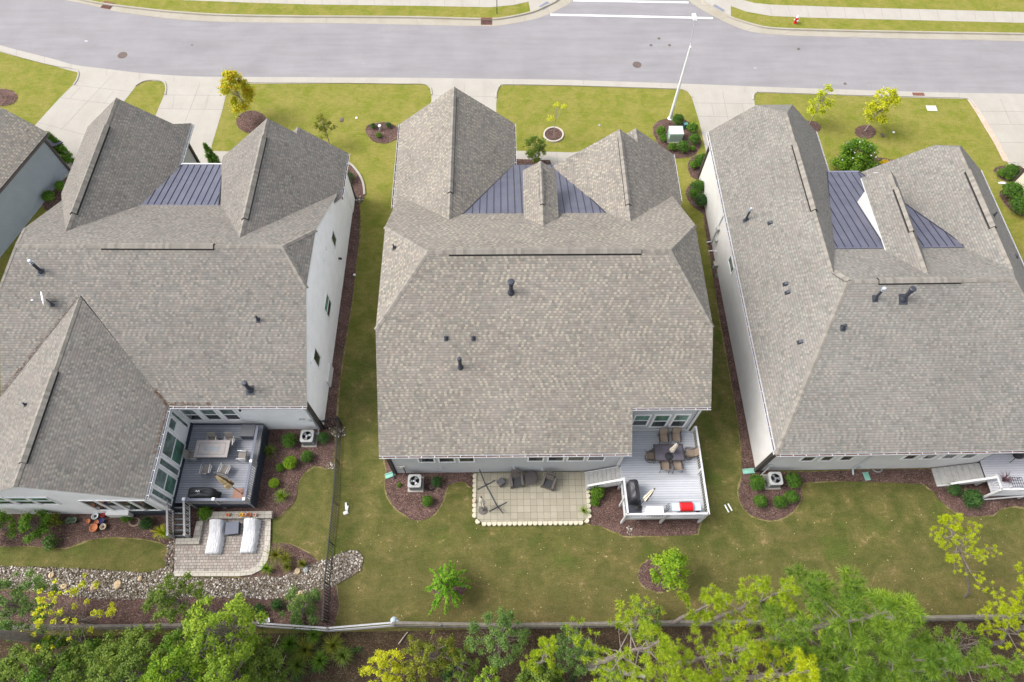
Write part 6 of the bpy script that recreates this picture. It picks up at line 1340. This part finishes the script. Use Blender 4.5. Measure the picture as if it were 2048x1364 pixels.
# ---------------------------------------------------------------- plants
def leaves(name, mat, parent, cen, radii, n, size, seed=0, up=.55, shell=.55, aspect=.6, flat=1.):
    """n leaf blades spread through ellipsoidal clumps; cen (k,3), radii (k,) or (k,3)"""
    R = np.random.default_rng(seed); cen = np.asarray(cen, float); radii = np.asarray(radii, float)
    if radii.ndim == 1: radii = np.stack([radii, radii, radii*flat], 1)
    wgt = radii.prod(1)**(2/3); idx = R.choice(len(cen), n, p=wgt/wgt.sum())
    d = R.standard_normal((n, 3)); d[:, 2] = np.where(d[:, 2] < -.3, np.abs(d[:, 2])*.6, d[:, 2]); d /= np.linalg.norm(d, axis=1)[:, None]
    rr = (shell+(1-shell)*R.random(n))*(1+.2*R.standard_normal(n)); P = cen[idx]+d*radii[idx]*rr[:, None]
    N = d*(1-up)+np.array([0, 0, up])+.45*R.standard_normal((n, 3)); N /= np.linalg.norm(N, axis=1)[:, None]
    A = np.cross(N, R.standard_normal((n, 3))); A /= np.linalg.norm(A, axis=1)[:, None]; B = np.cross(N, A)
    s_ = size*(.6+.8*R.random(n))[:, None]
    V = np.stack([P-A*s_*.5, P+B*s_*.5*aspect, P+A*s_*.5-N*s_*.15, P-B*s_*.5*aspect], 1).reshape(-1, 3)
    return npmesh(name, V, np.arange(4*n).reshape(-1, 4), mat, parent)
def branchy(mb, p, q, r0_, r1_, R, wob=.08, n=5):
    p = Vector(p); q = Vector(q); L = (q-p).length; pts = []; rs = []
    for i in range(n+1):
        t = i/n; w_ = wob*L*math.sin(pi*t)
        pts.append(p.lerp(q, t)+Vector((R.uniform(-w_, w_), R.uniform(-w_, w_), R.uniform(0, w_)))); rs.append(r0_*(1-t)+r1_*t)
    mb.tube(pts, rs, 6)
def broadleaf(label, base, H_, crown, mat, n, leaf, trunk_r=.05, lean=(0, 0), nclump=16, cr=.4, bark=None, zlow=.35, seed=1, group=None, cat='tree', name='broadleaf_tree', shape=1., up=.55, clump_up=1.):
    """trunk, limbs reaching the leaf clumps, clumps spread unevenly through the crown"""
    R = random.Random(seed); t = thing(name, label, cat, tuple(base), group=group); lx, ly = lean; top = Vector((lx, ly, H_))
    cen = []; rad_ = []
    for i in range(nclump):
        f = R.random()**.8; z = H_*(zlow+(1-zlow)*f); k = math.sin(pi*min(.97, .18+.8*f**shape))**.7
        an = i*2.4+R.uniform(-.5, .5); rr = crown*k*math.sqrt(R.uniform(.1, 1)); cen.append((lx*z/H_+rr*math.cos(an), ly*z/H_+rr*math.sin(an), z)); rad_.append(cr*R.uniform(.6, 1.25)*(1-.35*f))
    cen.append((lx, ly, H_-.1)); rad_.append(cr*.6)
    mb = MB(); pts = [Vector((0, 0, -.05)), Vector((lx*.2+R.uniform(-.05, .05), ly*.2, H_*.3)), Vector((lx*.55, ly*.55+R.uniform(-.06, .06), H_*.6)), top*.96]
    mb.tube(pts, [trunk_r, trunk_r*.8, trunk_r*.5, trunk_r*.15], 8)
    for c in cen:
        z0_ = max(H_*zlow*.8, c[2]*.62); branchy(mb, (lx*z0_/H_, ly*z0_/H_, z0_), c, trunk_r*.33, .008, R, .1, 4)
    mb.build('trunk', bark or BARK, t)
    leaves('crown', mat, t, cen, np.array(rad_)*1.15, int(n*1.25), leaf, seed, up, .2); return t
def ht(b, px, py): return GY(px, py, b.y).z
# street-side trees
b = G(499, 238); broadleaf('small autumn tree with orange and yellow crown on a mulch ring', b, ht(b, 458, 145), 1.05, L_ORG, 5200, .15, .05, (-.05, 0), 50, .42, BARK_P, .3, 3, shape=1.25)
b = G(1107, 277); broadleaf('thin sapling with few yellow leaves inside the pale stone ring', b, ht(b, 1120, 205), .8, L_YEL, 260, .11, .03, (.1, 0), 8, .25, BARK_P, .55, 5)
b = G(1618, 248); broadleaf('slender lime green young tree beside the long hip roof', b, ht(b, 1648, 174), 1.0, leafmat('yellow_lime_leaf', ((.24, .3, .012), (.4, .46, .02), (.58, .58, .03))), 1700, .13, .04, (.12, 0), 34, .3, BARK_P, .35, 8)
b = G(1729, 263); broadleaf('bright yellow young tree on its own mulch ring', b, ht(b, 1780, 182), 1.15, L_YEL, 3200, .14, .045, (.3, .1), 40, .4, BARK_P, .38, 9)
b = G(660, 290); broadleaf('small leafy tree behind the second gable of the white house', b, 3.2, .8, L_OLV, 800, .12, .04, (0, 0), 24, .3, BARK, .35, 10)
b = G(1068, 330); broadleaf('small green tree at the middle front walk', b, 3.1, 1.0, L_MID, 2200, .12, .04, (0, 0), 28, .32, BARK, .3, 12)
b = G(1692, 345); broadleaf('wide green shrub with white blossoms between two roofs', b, 3.2, 1.6, L_BRTM, 9000, .14, .05, (0, 0), 46, .5, BARK, .2, 13, cat='shrub', name='flowering_shrub')
R = random.Random(4); mb = MB(); 
for i in range(22): an = R.uniform(0, 6.28); r_ = R.uniform(.3, 1.5); x, y, z = b.x+r_*math.cos(an), b.y+r_*math.sin(an), 3.3-r_*r_*.6+R.uniform(-.2, .15); mb.box((x, y, z), (.07, .07, .05), 0, an)
o = mb.build('blossoms', WHITE, None); o.parent = [k for k in bpy.data.objects if k.name.startswith('flowering_shrub')][0]; o.location = tuple(-Vector(o.parent.location)); o['kind'] = 'stuff'
def conifer(label, px, py, H_, r, seed):
    b = G(px, py); t = thing('arborvitae', label, 'shrub', tuple(b), group='upright arborvitae'); R = random.Random(seed); cen = []; rr = []
    for i in range(60): z = H_*R.random()**.9; k = r*(1-(z/H_))**.7*math.sqrt(R.random()); an = R.uniform(0, 6.28); cen.append((k*math.cos(an), k*math.sin(an), z)); rr.append((.16, .16, .32))
    leaves('foliage', ARBOR, t, cen, rr, 3600, .13, seed, .1, aspect=.4); mb = MB(); mb.tube([(0, 0, 0), (0, 0, H_*.7)], [.05, .02], 6); mb.build('stem', BARK, t); return t
conifer('tall arborvitae left of the white house garage, right one of the pair', 146, 326, 3.2, .5, 1); conifer('tall arborvitae left of the white house garage, left one of the pair', 134, 318, 2.6, .4, 3); conifer('dark green arborvitae between garage and blue metal porch roof', 432, 331, 2.2, .48, 2)
# rounded shrubs: one of each kind, then copies
def shrub_proto(mat, seed, n=3000, size=.075):
    t = thing('round_shrub', 'x', 'shrub'); R = random.Random(seed); cen = [(0, 0, .42)]; rr = [.46]
    for i in range(34): an = R.uniform(0, 6.28); ph_ = R.uniform(.0, 1.3); cen.append((.34*math.cos(an)*math.cos(ph_), .34*math.sin(an)*math.cos(ph_), .4+.33*math.sin(ph_))); rr.append(R.uniform(.13, .2))
    leaves('foliage', mat, t, cen, rr, n, size, seed, .35, .75); mb = MB()
    for i in range(5): an = i*1.26; mb.tube([(0, 0, 0), (.2*math.cos(an), .2*math.sin(an), .45)], [.02, .01], 5)
    mb.build('stems', BARK, t); return t
SH = dict(b=shrub_proto(L_BOX, 1), d=shrub_proto(L_DARK, 2), b2=shrub_proto(L_BOX, 5), l=shrub_proto(L_LIME, 4, 1800, .1), y=shrub_proto(leafmat('golden_leaf', ((.4, .25, .01), (.6, .4, .01), (.7, .5, .02))), 6, 2000, .08), m=shrub_proto(L_BRTM, 7, 1600, .1))
def shrub(kind, px, py, d, label, group=None, hz=1.):
    d *= 1.12 if py > 450 else 1.38; r_ = d/2; p = G(px, py, r_*.9*hz); s_ = d/1.1; o = put(SH[kind], p.x, p.y, 0, random.uniform(0, 6.28), label); o.scale = (s_, s_, s_*hz)
    if group: o['group'] = group
    elif 'group' in o: del o['group']
    return o
g1 = 'round shrubs around the condenser units'
shrub('b', 1514, 965, 1.05, 'large round shrub left of the ringed condenser unit', g1); shrub('b2', 1586, 960, 1.0, 'round shrub at the upper right of the ringed condenser unit', g1); shrub('b', 1583, 993, .85, 'round shrub at the lower right of the ringed condenser unit', g1)
shrub('b2', 1559, 1004, .85, 'round shrub directly below the ringed condenser unit', g1); shrub('b', 1521, 1002, .85, 'round shrub at the lower left of the ringed condenser unit', g1)
shrub('b2', 578, 880, .98, 'large round shrub left of the white house condenser unit', g1); shrub('d', 647, 876, .8, 'round shrub between the condenser unit and the iron fence', g1); shrub('b', 614, 913, .8, 'round shrub below the white house condenser unit', g1)
shrub('d', 873, 963, .72, 'round dark shrub beside the black hose', g1); shrub('b', 855, 1002, .72, 'round shrub in the lower middle house bed', g1); shrub('m', 798, 970, .3, 'tiny shrub left of the middle condenser unit')
shrub('d', 1945, 998, 1.25, 'big dark round shrub below the right deck stairs'); shrub('d', 1908, 978, .9, 'dark shrub partly hidden under the right deck stairs')
g2 = 'shrubs around the transformer cabinet'
for k, px, py, d, l in (('b', 1356, 239, .85, 'round shrub behind the transformer at the lamp foot'), ('m', 1385, 255, .8, 'round shrub right of the teal pedestal'), ('b', 1389, 278, .8, 'round shrub at the right of the transformer'), ('b', 1366, 293, .85, 'round shrub in front of the transformer, right one'), ('m', 1344, 293, .6, 'loose shrub in front of the transformer, left one'), ('m', 1322, 262, .7, 'loose dark shrub left of the transformer'), ('m', 1326, 276, .55, 'low loose shrub lower left of the transformer'), ('m', 1385, 296, .4, 'little shrub at the right edge of the transformer bed')): shrub(k, px, py, d, l, g2)
for k, px, py, d, l in (('b', 1404, 321, 1.05, 'green shrub at the front left corner of the right house'), ('m', 1388, 329, .6, 'small loose shrub on the bed between the driveway and the walls'), ('b', 1396, 373, .95, 'round shrub by the right side wall, farthest of three'), ('b2', 1388, 386, .75, 'small round shrub by the right side wall, left of three'), ('d', 1402, 401, .95, 'dark round shrub by the right side wall, nearest of three')): shrub(k, px, py, d, l, 'shrubs along the right side wall')
for k, px, py, d, l in (('d', 746, 252, .42, 'little shrub upper left of the pale utility post'), ('d', 777, 250, .42, 'little shrub upper right of the pale utility post'), ('m', 757, 270, .4, 'little shrub below the pale utility post')): shrub(k, px, py, d, l, 'three little shrubs in the small lawn bed')
shrub('b', 2023, 342, 1.0, 'round shrub behind the beige house corner'); shrub('m', 2003, 345, .6, 'low loose shrub at the left of the small far right bed'); shrub('b2', 2024, 382, 1.3, 'large round shrub below the white ornament at far right'); shrub('b', 2040, 411, 1.25, 'large round shrub at the right frame edge'); shrub('m', 2018, 354, .5, 'low shrub below the round one at the beige house')
shrub('y', 1733, 321, .75, 'golden shrub left of two in the front bed'); shrub('y', 1769, 327, .6, 'golden shrub right of two in the front bed')
shrub('d', 699, 354, .7, 'dark shrub at the front right corner of the white house'); shrub('m', 97, 392, .8, 'dark green shrub at the blue grey wall foot'); shrub('m', 120, 372, .7, 'dark green shrub between the blue grey wall and the garage')
for px, py, z, r_, m_, n_, l in ((18, 1062, 2.0, .95, L_BRTM, 4200, 'large loose green shrub at the far left wall'), (88, 1060, 1.8, .85, L_BRTM, 3800, 'large loose green shrub below the left windows'), (108, 1086, .7, .45, L_BLUE, 900, 'pale green shrub spilling over the left grass edge'), (118, 1045, 1.0, .45, L_OLV, 700, 'small reddish olive shrub beside the green pots')):
    b = G(px, py); broadleaf(l, b, z, r_, m_, n_, .09, .03, (0, 0), 34, .28, BARK, .15, int(px), cat='shrub', name='loose_shrub')
shrub('m', 254, 1033, .75, 'green shrub beside the cream hose'); shrub('d', 292, 1047, .8, 'dark round shrub right of the cream hose'); shrub('m', 410, 1026, .9, 'green shrub under the front of the dark deck'); shrub('d', 517, 1221, .72, 'round dark shrub beside the timber fence, left one', 'two round shrubs by the timber fence'); shrub('d', 554, 1210, .72, 'round dark shrub beside the timber fence, right one', 'two round shrubs by the timber fence')
shrub('m', 1195, 982, .95, 'green shrub below the middle deck stairs'); shrub('m', 1190, 1003, .6, 'low leafy shrub in the mulch left of the pale deck'); shrub('l', 548, 966, .65, 'pale lime hosta like shrub near the dark deck'); shrub('l', 580, 925, .85, 'bright lime shrub in the middle of the mulch bed', hz=1.2); shrub('m', 560, 935, .55, 'grey green tuft left of the bright lime shrub')
def grassclump(label, px, py, r, mat, n=90, seed=0, h=.7, w_=.022, cat='grass clump', name='ornamental_grass'):
    p = G(px, py); t = thing(name, label, cat, tuple(p), group=None); R = np.random.default_rng(seed); V = []; F = []
    for i in range(n):
        an = R.random()*6.28; l = r*(.25+.9*R.random()); hh = h*(.4+.8*R.random()); d = np.array([math.cos(an), math.sin(an), 0]); s_ = np.array([-d[1], d[0], 0])*w_/2; b0 = d*.05*R.random()
        q = [b0, b0+d*l*.35+np.array([0, 0, hh*.8]), b0+d*l*.75+np.array([0, 0, hh]), b0+d*l*1.05+np.array([0, 0, hh*.75])]; k = len(V)
        for j, c in enumerate(q): f = 1-.3*j; V += [c-s_*f, c+s_*f]
        F += [(k+2*j, k+2*j+1, k+2*j+3, k+2*j+2) for j in range(3)]
    npmesh('blades', np.array(V), np.array(F), mat, t); return t
for px, py, r_, m_, l in ((567, 996, .5, L_LIME, 'ornamental grass at the lawn edge below the lime shrubs'), (554, 1112, .75, L_OLV, 'large ornamental grass right of the paver patio'), (575, 1120, .5, L_OLV, 'smaller ornamental grass behind the large one'), (538, 1140, .45, L_LIME, 'low lime grass at the corner of the paver patio'), (578, 1136, .4, L_OLV, 'brownish grass tuft above the stone bed'), (327, 1066, .5, L_YEL, 'yellow green grass at the foot of the dark stairs'), (340, 1070, .4, L_LIME, 'small green grass beside the stair post'), (543, 905, .5, L_MID, 'thin arching grass beside the dark deck'), (608, 1130, .3, L_OLV, 'small grass tuft near the pale boulder'), (1167, 1024, .42, L_LIME, 'spiky green plant on the right patio edging'), (487, 1222, .7, L_MID, 'spiky grey green plant beside the timber fence'), (2005, 962, .5, plain('purple_blade', (.12, .05, .06), .6), 'purple spiky plant on the corner of the right deck')):
    g = grassclump(l, px, py, r_, m_, seed=px, n=30 if 'spiky' in l else 100, w_=.05 if 'spiky' in l else .03)
    if 'purple' in l: q = G(2005, 962, RZ_); g.location = (q.x, q.y, RZ_)
# arching young trees on the back lawn
def arching(label, px, py, r, H_, mat, seed, n=30):
    p = G(px, py); t = thing('arching_tree', label, 'tree', tuple(p)); R = np.random.default_rng(seed); mb = MB(); C_ = []; D = []
    for i in range(n):
        an = i*2.399+R.random()*.9; k = R.random()**.8; l = r*(.15+.85*k)*(.8+.4*R.random()); hh = H_*(1.05-.68*k)*(.85+.25*R.random())
        pts = [Vector((0, 0, .1)), Vector((l*.18*math.cos(an), l*.18*math.sin(an), hh*.6)), Vector((l*.5*math.cos(an), l*.5*math.sin(an), hh)), Vector((l*.85*math.cos(an), l*.85*math.sin(an), hh*.93)), Vector((l*1.1*math.cos(an), l*1.1*math.sin(an), hh*.7))]
        mb.tube(pts, [.02, .014, .009, .006, .003], 5)
        for j in range(70):
            u = R.random()**.7*3.; a_ = 1+int(min(u, 2.99)); f = u-int(u); c = pts[a_].lerp(pts[min(a_+1, 4)], f); C_.append(tuple(c)); D.append(.075)
    mb.build('stems', BARK_P, t); leaves('foliage', mat, t, C_, D, n*110, .1, seed, .6, .1); return t
arching('bright green arching young tree on the middle back lawn', 899, 1180, 1.35, 3.3, L_BRTA, 4, 64)
b = G(1325, 1158); broadleaf('yellow green young maple on the back lawn mulch ring', b, 3.6, 1.05, L_LIME, 4200, .12, .045, (.05, .25), 26, .36, BARK, .25, 22)
# pines
def pine(label, cx, cy, z, r, mat, seed, nb=20, ntw=9, zc=.45, tr=.13, needle=.26, base=None, group='pines at the wood edge', cone=.8, cones=18):
    """trunk under the crown, whorled limbs, twigs ending in radiating needle tufts, some brown cones"""
    top = G(cx, cy, z*.9); bs = Vector((top.x, top.y, 0)) if base is None else G(*base)
    t = thing('pine_tree', label, 'tree', (bs.x, bs.y, 0), group=group); R = np.random.default_rng(seed); Rr = random.Random(seed)
    tx, ty = top.x-bs.x, top.y-bs.y; H_ = z
    def ax(h): f = h/H_; return Vector((tx*f**1.3, ty*f**1.3, h))
    mb = MB(); mb.tube([ax(h)+Vector((.05*math.sin(h*2), .05*math.cos(h*1.7), 0)) for h in np.linspace(0, H_*.97, 9)], [tr*(1-.85*i/8) for i in range(9)], 9); mb.build('trunk', BARK, t)
    lb = MB(); T = []; DIR = []
    for i in range(nb):
        f = (i+.5)/nb; h = H_*(zc+(1-zc)*f); L = r*(1-f**1.6*.85)*R.uniform(.55, 1.12); an = i*2.399+R.uniform(-.35, .35); o = ax(h*.97)
        d = Vector((math.cos(an), math.sin(an), 0)); tip = o+d*L+Vector((0, 0, L*.28)); mid = o+d*L*.5+Vector((0, 0, L*.06))
        lb.tube([o, mid, tip], [.02+.008*L, .014, .006], 5)
        for k in range(int(ntw*max(.5, L/r)*1.6)):
            u = .3+.7*R.random()**.8; c = (o.lerp(mid, u*2) if u < .5 else mid.lerp(tip, u*2-1)); sd = Vector((-d.y, d.x, 0))*R.normal()*L*.2*(1.15-u*.6); e = c+sd+Vector((0, 0, abs(R.normal())*.1+.08))+d*abs(sd.length)*.35
            lb.tube([c, e], [.008, .004], 4, cap=False); T.append(tuple(e)); v = (e-c).normalized()*.5+Vector((0, 0, .8)); DIR.append(tuple(v.normalized()))
        T.append(tuple(tip)); DIR.append(tuple((d+Vector((0, 0, .7))).normalized()))
    for k in range(5): T.append(tuple(ax(H_*.985)+Vector((R.normal()*.12, R.normal()*.12, .05*k)))); DIR.append((0, 0, 1))
    lb.build('limbs', BARK, t)
    T = np.array(T); DIR = np.array(DIR); m = 52; n = len(T)*m; idx = np.repeat(np.arange(len(T)), m)
    dv = R.standard_normal((n, 3)); dv /= np.linalg.norm(dv, axis=1)[:, None]; dv = dv*.9+DIR[idx]*.5; dv /= np.linalg.norm(dv, axis=1)[:, None]
    Ln = needle*(.8+.25*R.random(n))[:, None]*.88; off = DIR[idx]*(R.random(n)[:, None]-.7)*needle*.3; P = T[idx]+off
    S_ = np.cross(dv, R.standard_normal((n, 3))); S_ /= np.linalg.norm(S_, axis=1)[:, None]; S_ *= .0105
    V = np.stack([P+dv*.02-S_, P+dv*.02+S_, P+dv*Ln], 1).reshape(-1, 3); npmesh('needles', V, np.arange(3*n).reshape(-1, 3), mat, t)
    cb = MB()
    for k in range(cones): j = Rr.randrange(len(T)); c = T[j]-np.array(DIR[j])*.25; cb.lathe([(.02, -.06), (.06, -.02), (.055, .04), (.01, .09)], 7, c=tuple(c))
    if cones: o = cb.build('cones', plain('pine_cone', (.2, .17, .16), .9, var=.3, sc_=20, fine=.3), t); o['kind'] = 'stuff'
    return t
pine('yellow green pine with many cones left of the pine group', 1310, 1290, 15, 2.8, N_YEL, 1, 24, 8, base=(1176, 1331), tr=.2)
pine('pine top reaching farthest over the timber fence onto the lawn', 1562, 1185, 13.5, 1.9, N_YEL, 2, 22, 9, cones=12)
pine('yellow green pine in the middle of the pine group', 1480, 1300, 14.5, 2.0, N_YEL, 3, 22, 8)
pine('golden pine at the frame bottom right of the middle', 1600, 1345, 15, 2.3, N_YG, 4, 24, 9)
pine('tall dark green long needled pine at lower right', 1770, 1225, 19, 2.7, N_GRN, 5, 40, 13, needle=.42, tr=.2, cones=6)
pine('green long needled pine at the lower right frame edge', 1850, 1320, 18, 2.4, N_GRN, 6, 32, 12, needle=.4, cones=6)
pine('green pine between the tall dark one and the golden one', 1700, 1335, 15, 1.7, N_GRN, 16, 22, 10, needle=.3, cones=5)
pine('small golden pine leaning over the right back lawn', 1872, 1040, 7.5, 1.9, N_YG, 7, 20, 9, zc=.6, tr=.07, needle=.17, base=(1930, 1196), group='young pines', cones=0)
pine('golden pine cut by the right frame edge above the fence', 2045, 1130, 9, 1.7, N_YG, 8, 18, 9, needle=.2, base=(2035, 1262), group='young pines', cones=0)
pine('golden pine at the right frame edge below the fence', 1990, 1225, 8, 1.9, N_YG, 9, 18, 8, needle=.2, base=(1985, 1290), group='young pines', cones=0)
pine('narrow yellow green pine standing alone at the fence', 1098, 1280, 8.5, 1.05, N_YEL, 10, 18, 8, zc=.25, tr=.07, needle=.19, base=(1075, 1345), group='young pines', cones=0)
pine('small pine top poking over the fence between larger pines', 1440, 1200, 11.5, 1.0, N_YEL, 11, 14, 7, cones=6)
pine('green pine at the far right bottom corner', 1990, 1330, 15, 2.0, N_GRN, 12, 24, 10, needle=.28, cones=4)
pine('pine at the frame bottom between the two yellow ones', 1385, 1370, 14, 1.8, N_YEL, 13, 24, 9)
pine('tall pine left of the frame whose dark trunk shows below the fence', -350, 1255, 19, 2.5, N_GRN, 14, 20, 8, zc=.75, tr=.3, base=(158, 1284), cones=0)
# broadleaf trees and brush of the wood
W = 'broadleaf trees at the wood edge'
def wood(label, cx, cy, z, r, mat, n, leaf, seed, cr=.5, ncl=22, base=None, sh=1., zl=.3, bark=None, trk=.06):
    c = G(cx, cy, z*.7); return broadleaf(label, (c.x, c.y, 0), z, r*1.15, mat, int(n*1.15), leaf*.8, trk, (0, 0), int(ncl*2.1), cr*.62, bark or BARK, zl, seed, W, shape=sh)
wood('bright lime green tree with pointed top behind the timber fence', 440, 1262, 8, 1.75, L_BRT, 9000, .15, 31, .55, 34, sh=1.4)
wood('mid green tree overhanging the stone bed', 345, 1200, 5, 1.35, L_MID, 5200, .12, 32, .45, 26)
wood('grey green tree at the far left over the stone bed', 22, 1210, 5.5, 1.6, L_BLUE, 6000, .13, 33, .5, 26)
wood('sparse yellow tree with bare twigs over the timber fence', 125, 1235, 6, 1.9, L_YEL, 1900, .13, 34, .33, 26, zl=.4, trk=.05)
wood('dark green bush below the fence at the left frame edge', 35, 1358, 5, 1.7, L_MID, 8500, .13, 35, .6, 26)
wood('mid green crown at bottom left below the yellow tree', 170, 1362, 6, 1.8, L_MID, 9000, .13, 36, .6, 28)
wood('green crown at the bottom below the mid green tree', 290, 1345, 6.5, 1.8, L_MID, 9000, .13, 37, .6, 28)
wood('light green crown at the bottom left of the lime tree', 350, 1358, 7.5, 1.8, L_LIME, 7000, .13, 38, .5, 26)
wood('lime crown at the frame bottom below the pointed lime tree', 455, 1355, 7, 1.6, L_BRT, 6500, .13, 39, .5, 24)
wood('grey green willow like tree at the timber fence', 1000, 1272, 5, 1.45, L_BLUE, 7500, .1, 40, .45, 26)
wood('grey green low tree right of the narrow pine', 1150, 1302, 4, 1.2, L_BLUE, 5000, .1, 41, .4, 20)
wood('olive and yellow small tree below the gate end', 858, 1312, 4.5, 1.25, L_OLV, 5500, .11, 42, .4, 24, sh=1.3)
wood('yellow small tree at the bottom below the gate', 768, 1335, 4, 1.0, L_YEL, 3600, .11, 43, .35, 20, sh=1.3)
wood('dark green bush between the olive and the willow like tree', 915, 1325, 3, 1.0, L_MID, 3000, .11, 44, .35, 16)
wood('small yellow leaved tree under the dark pine by the fence', 1655, 1248, 6, .9, L_YEL, 1100, .12, 45, .3, 14)
wood('green brush below the left gate panel', 520, 1300, 2.5, .9, L_MID, 2400, .11, 46, .35, 14)
wood('bright round bush at the frame bottom beside the log', 975, 1362, 3.5, .6, L_BRT, 1800, .12, 47, .3, 10)
wood('green bush at the frame bottom in front of the pale log', 1232, 1355, 3.5, .8, L_BRT, 2200, .11, 48, .35, 12)
wood('dark bush under the left pines', 1290, 1240, 3, 1.0, L_MID, 2600, .11, 49, .35, 14)
wood('dark green bush below the golden pines at right', 1930, 1290, 5, 1.2, L_MID, 3600, .12, 50, .4, 16)
for i, (cx, cy, z, r, m_, l) in enumerate(((105, 1338, 5.5, 1.7, L_MID, 'green crown under the sparse yellow tree'), (238, 1322, 5, 1.6, L_MID, 'dense green crown just below the fence left of the lime tree'), (385, 1318, 6, 1.6, L_BRTM, 'fresh green crown left below the pointed lime tree'), (115, 1362, 6, 2.0, L_BRTM, 'fresh green crown at the very bottom left'), (240, 1364, 6.5, 2.0, L_MID, 'green crown at the bottom edge left of centre'), (520, 1345, 4, 1.2, L_MID, 'green crown at the bottom edge right of the lime crown'), (1080, 1362, 3.5, 1.1, L_MID, 'dark bush below the narrow pine'))):
    wood(l, cx, cy, z, r, m_, 7000, .13, 70+i, .55, 26)
b = G(612, 1222); broadleaf('loose green bush with orange tinged leaves by the iron fence', b, 1.9, 1.15, L_BLUE, 4200, .09, .03, (0, 0), 26, .32, BARK, .15, 51, cat='shrub', name='flowering_shrub')
for i, (px, py, r_, l) in enumerate(((585, 1290, .7, 'wild grass below the fence, leftmost tuft'), (615, 1302, .8, 'wild grass below the fence beside the leftmost tuft'), (600, 1330, .7, 'wild grass tuft lowest in the frame'), (645, 1322, .6, 'wild grass tuft right of the lowest one'), (672, 1292, .7, 'wild grass below the fence joint'), (690, 1312, .6, 'wild grass at the right end of the tufts'), (632, 1272, .5, 'small wild grass tuft closest to the fence'))):
    grassclump(l, px, py, r_, (L_BRTM, L_OLV, L_MID)[i % 3], 260, 61+i, .9, .03, 'grass clump', 'wild_grass')['group'] = 'wild grass below the timber fence'
def log(label, p, q, r, mat=BARK, z=.12):
    P = G(*p, z); Q = G(*q, z); mb = MB(); mb.tube([tuple(P), tuple(P.lerp(Q, .5)+Vector((.03, .05, 0))), tuple(Q)], [r, r*.92, r*.8], 10); return tag(mb.build('fallen_log', mat), label, 'log')
log('pale fallen log lying under the left pines', (1170, 1334), (1290, 1352), .17, BARK_P); log('thin grey dead branch lying below the left gate', (520, 1352), (560, 1270), .03, BARK_P); log('thin pale stick lying below the gate post', (797, 1288), (815, 1264), .03, BARK_P); log('curved bare stick on the litter left of the wild grass', (545, 1364), (572, 1310), .03, BARK_P)
# loose ground cover of the wood and fallen leaves on the lawn
R = np.random.default_rng(77); cen = []; rr = []
for i in range(120):
    x = R.uniform(-27, 34); y = R.uniform(-6, 3.0)
    if -9.5 < x < -5.5 and R.random() < .6: continue
    cen.append((x, y, .15)); rr.append((R.uniform(.2, .6), R.uniform(.2, .6), R.uniform(.15, .5)))
o = leaves('undergrowth', L_DARK, None, cen, rr, 14000, .09, 78, .5, .2); tag(o, 'low dark green undergrowth scattered over the leaf litter of the wood', 'undergrowth', kind='stuff')
n = 260; P = np.stack([R.uniform(-12, 34, n), R.uniform(3.8, 10, n), np.full(n, .02)], 1); ang = R.random(n)*6.28; s_ = R.uniform(.02, .045, n); A = np.stack([np.cos(ang)*s_, np.sin(ang)*s_, np.zeros(n)], 1); B = np.stack([-np.sin(ang)*s_*.6, np.cos(ang)*s_*.6, np.full(n, .01)], 1)
o = npmesh('fallen_leaves', np.stack([P-A, P-B*[1, 1, 0], P+A, P+B], 1).reshape(-1, 3), np.arange(4*n).reshape(-1, 4), leafmat('fallen_leaf', ((.3, .22, .1), (.5, .42, .2), (.6, .58, .45)), .1)); tag(o, 'tiny pale fallen leaves scattered over the back lawns', 'fallen leaves', kind='stuff')
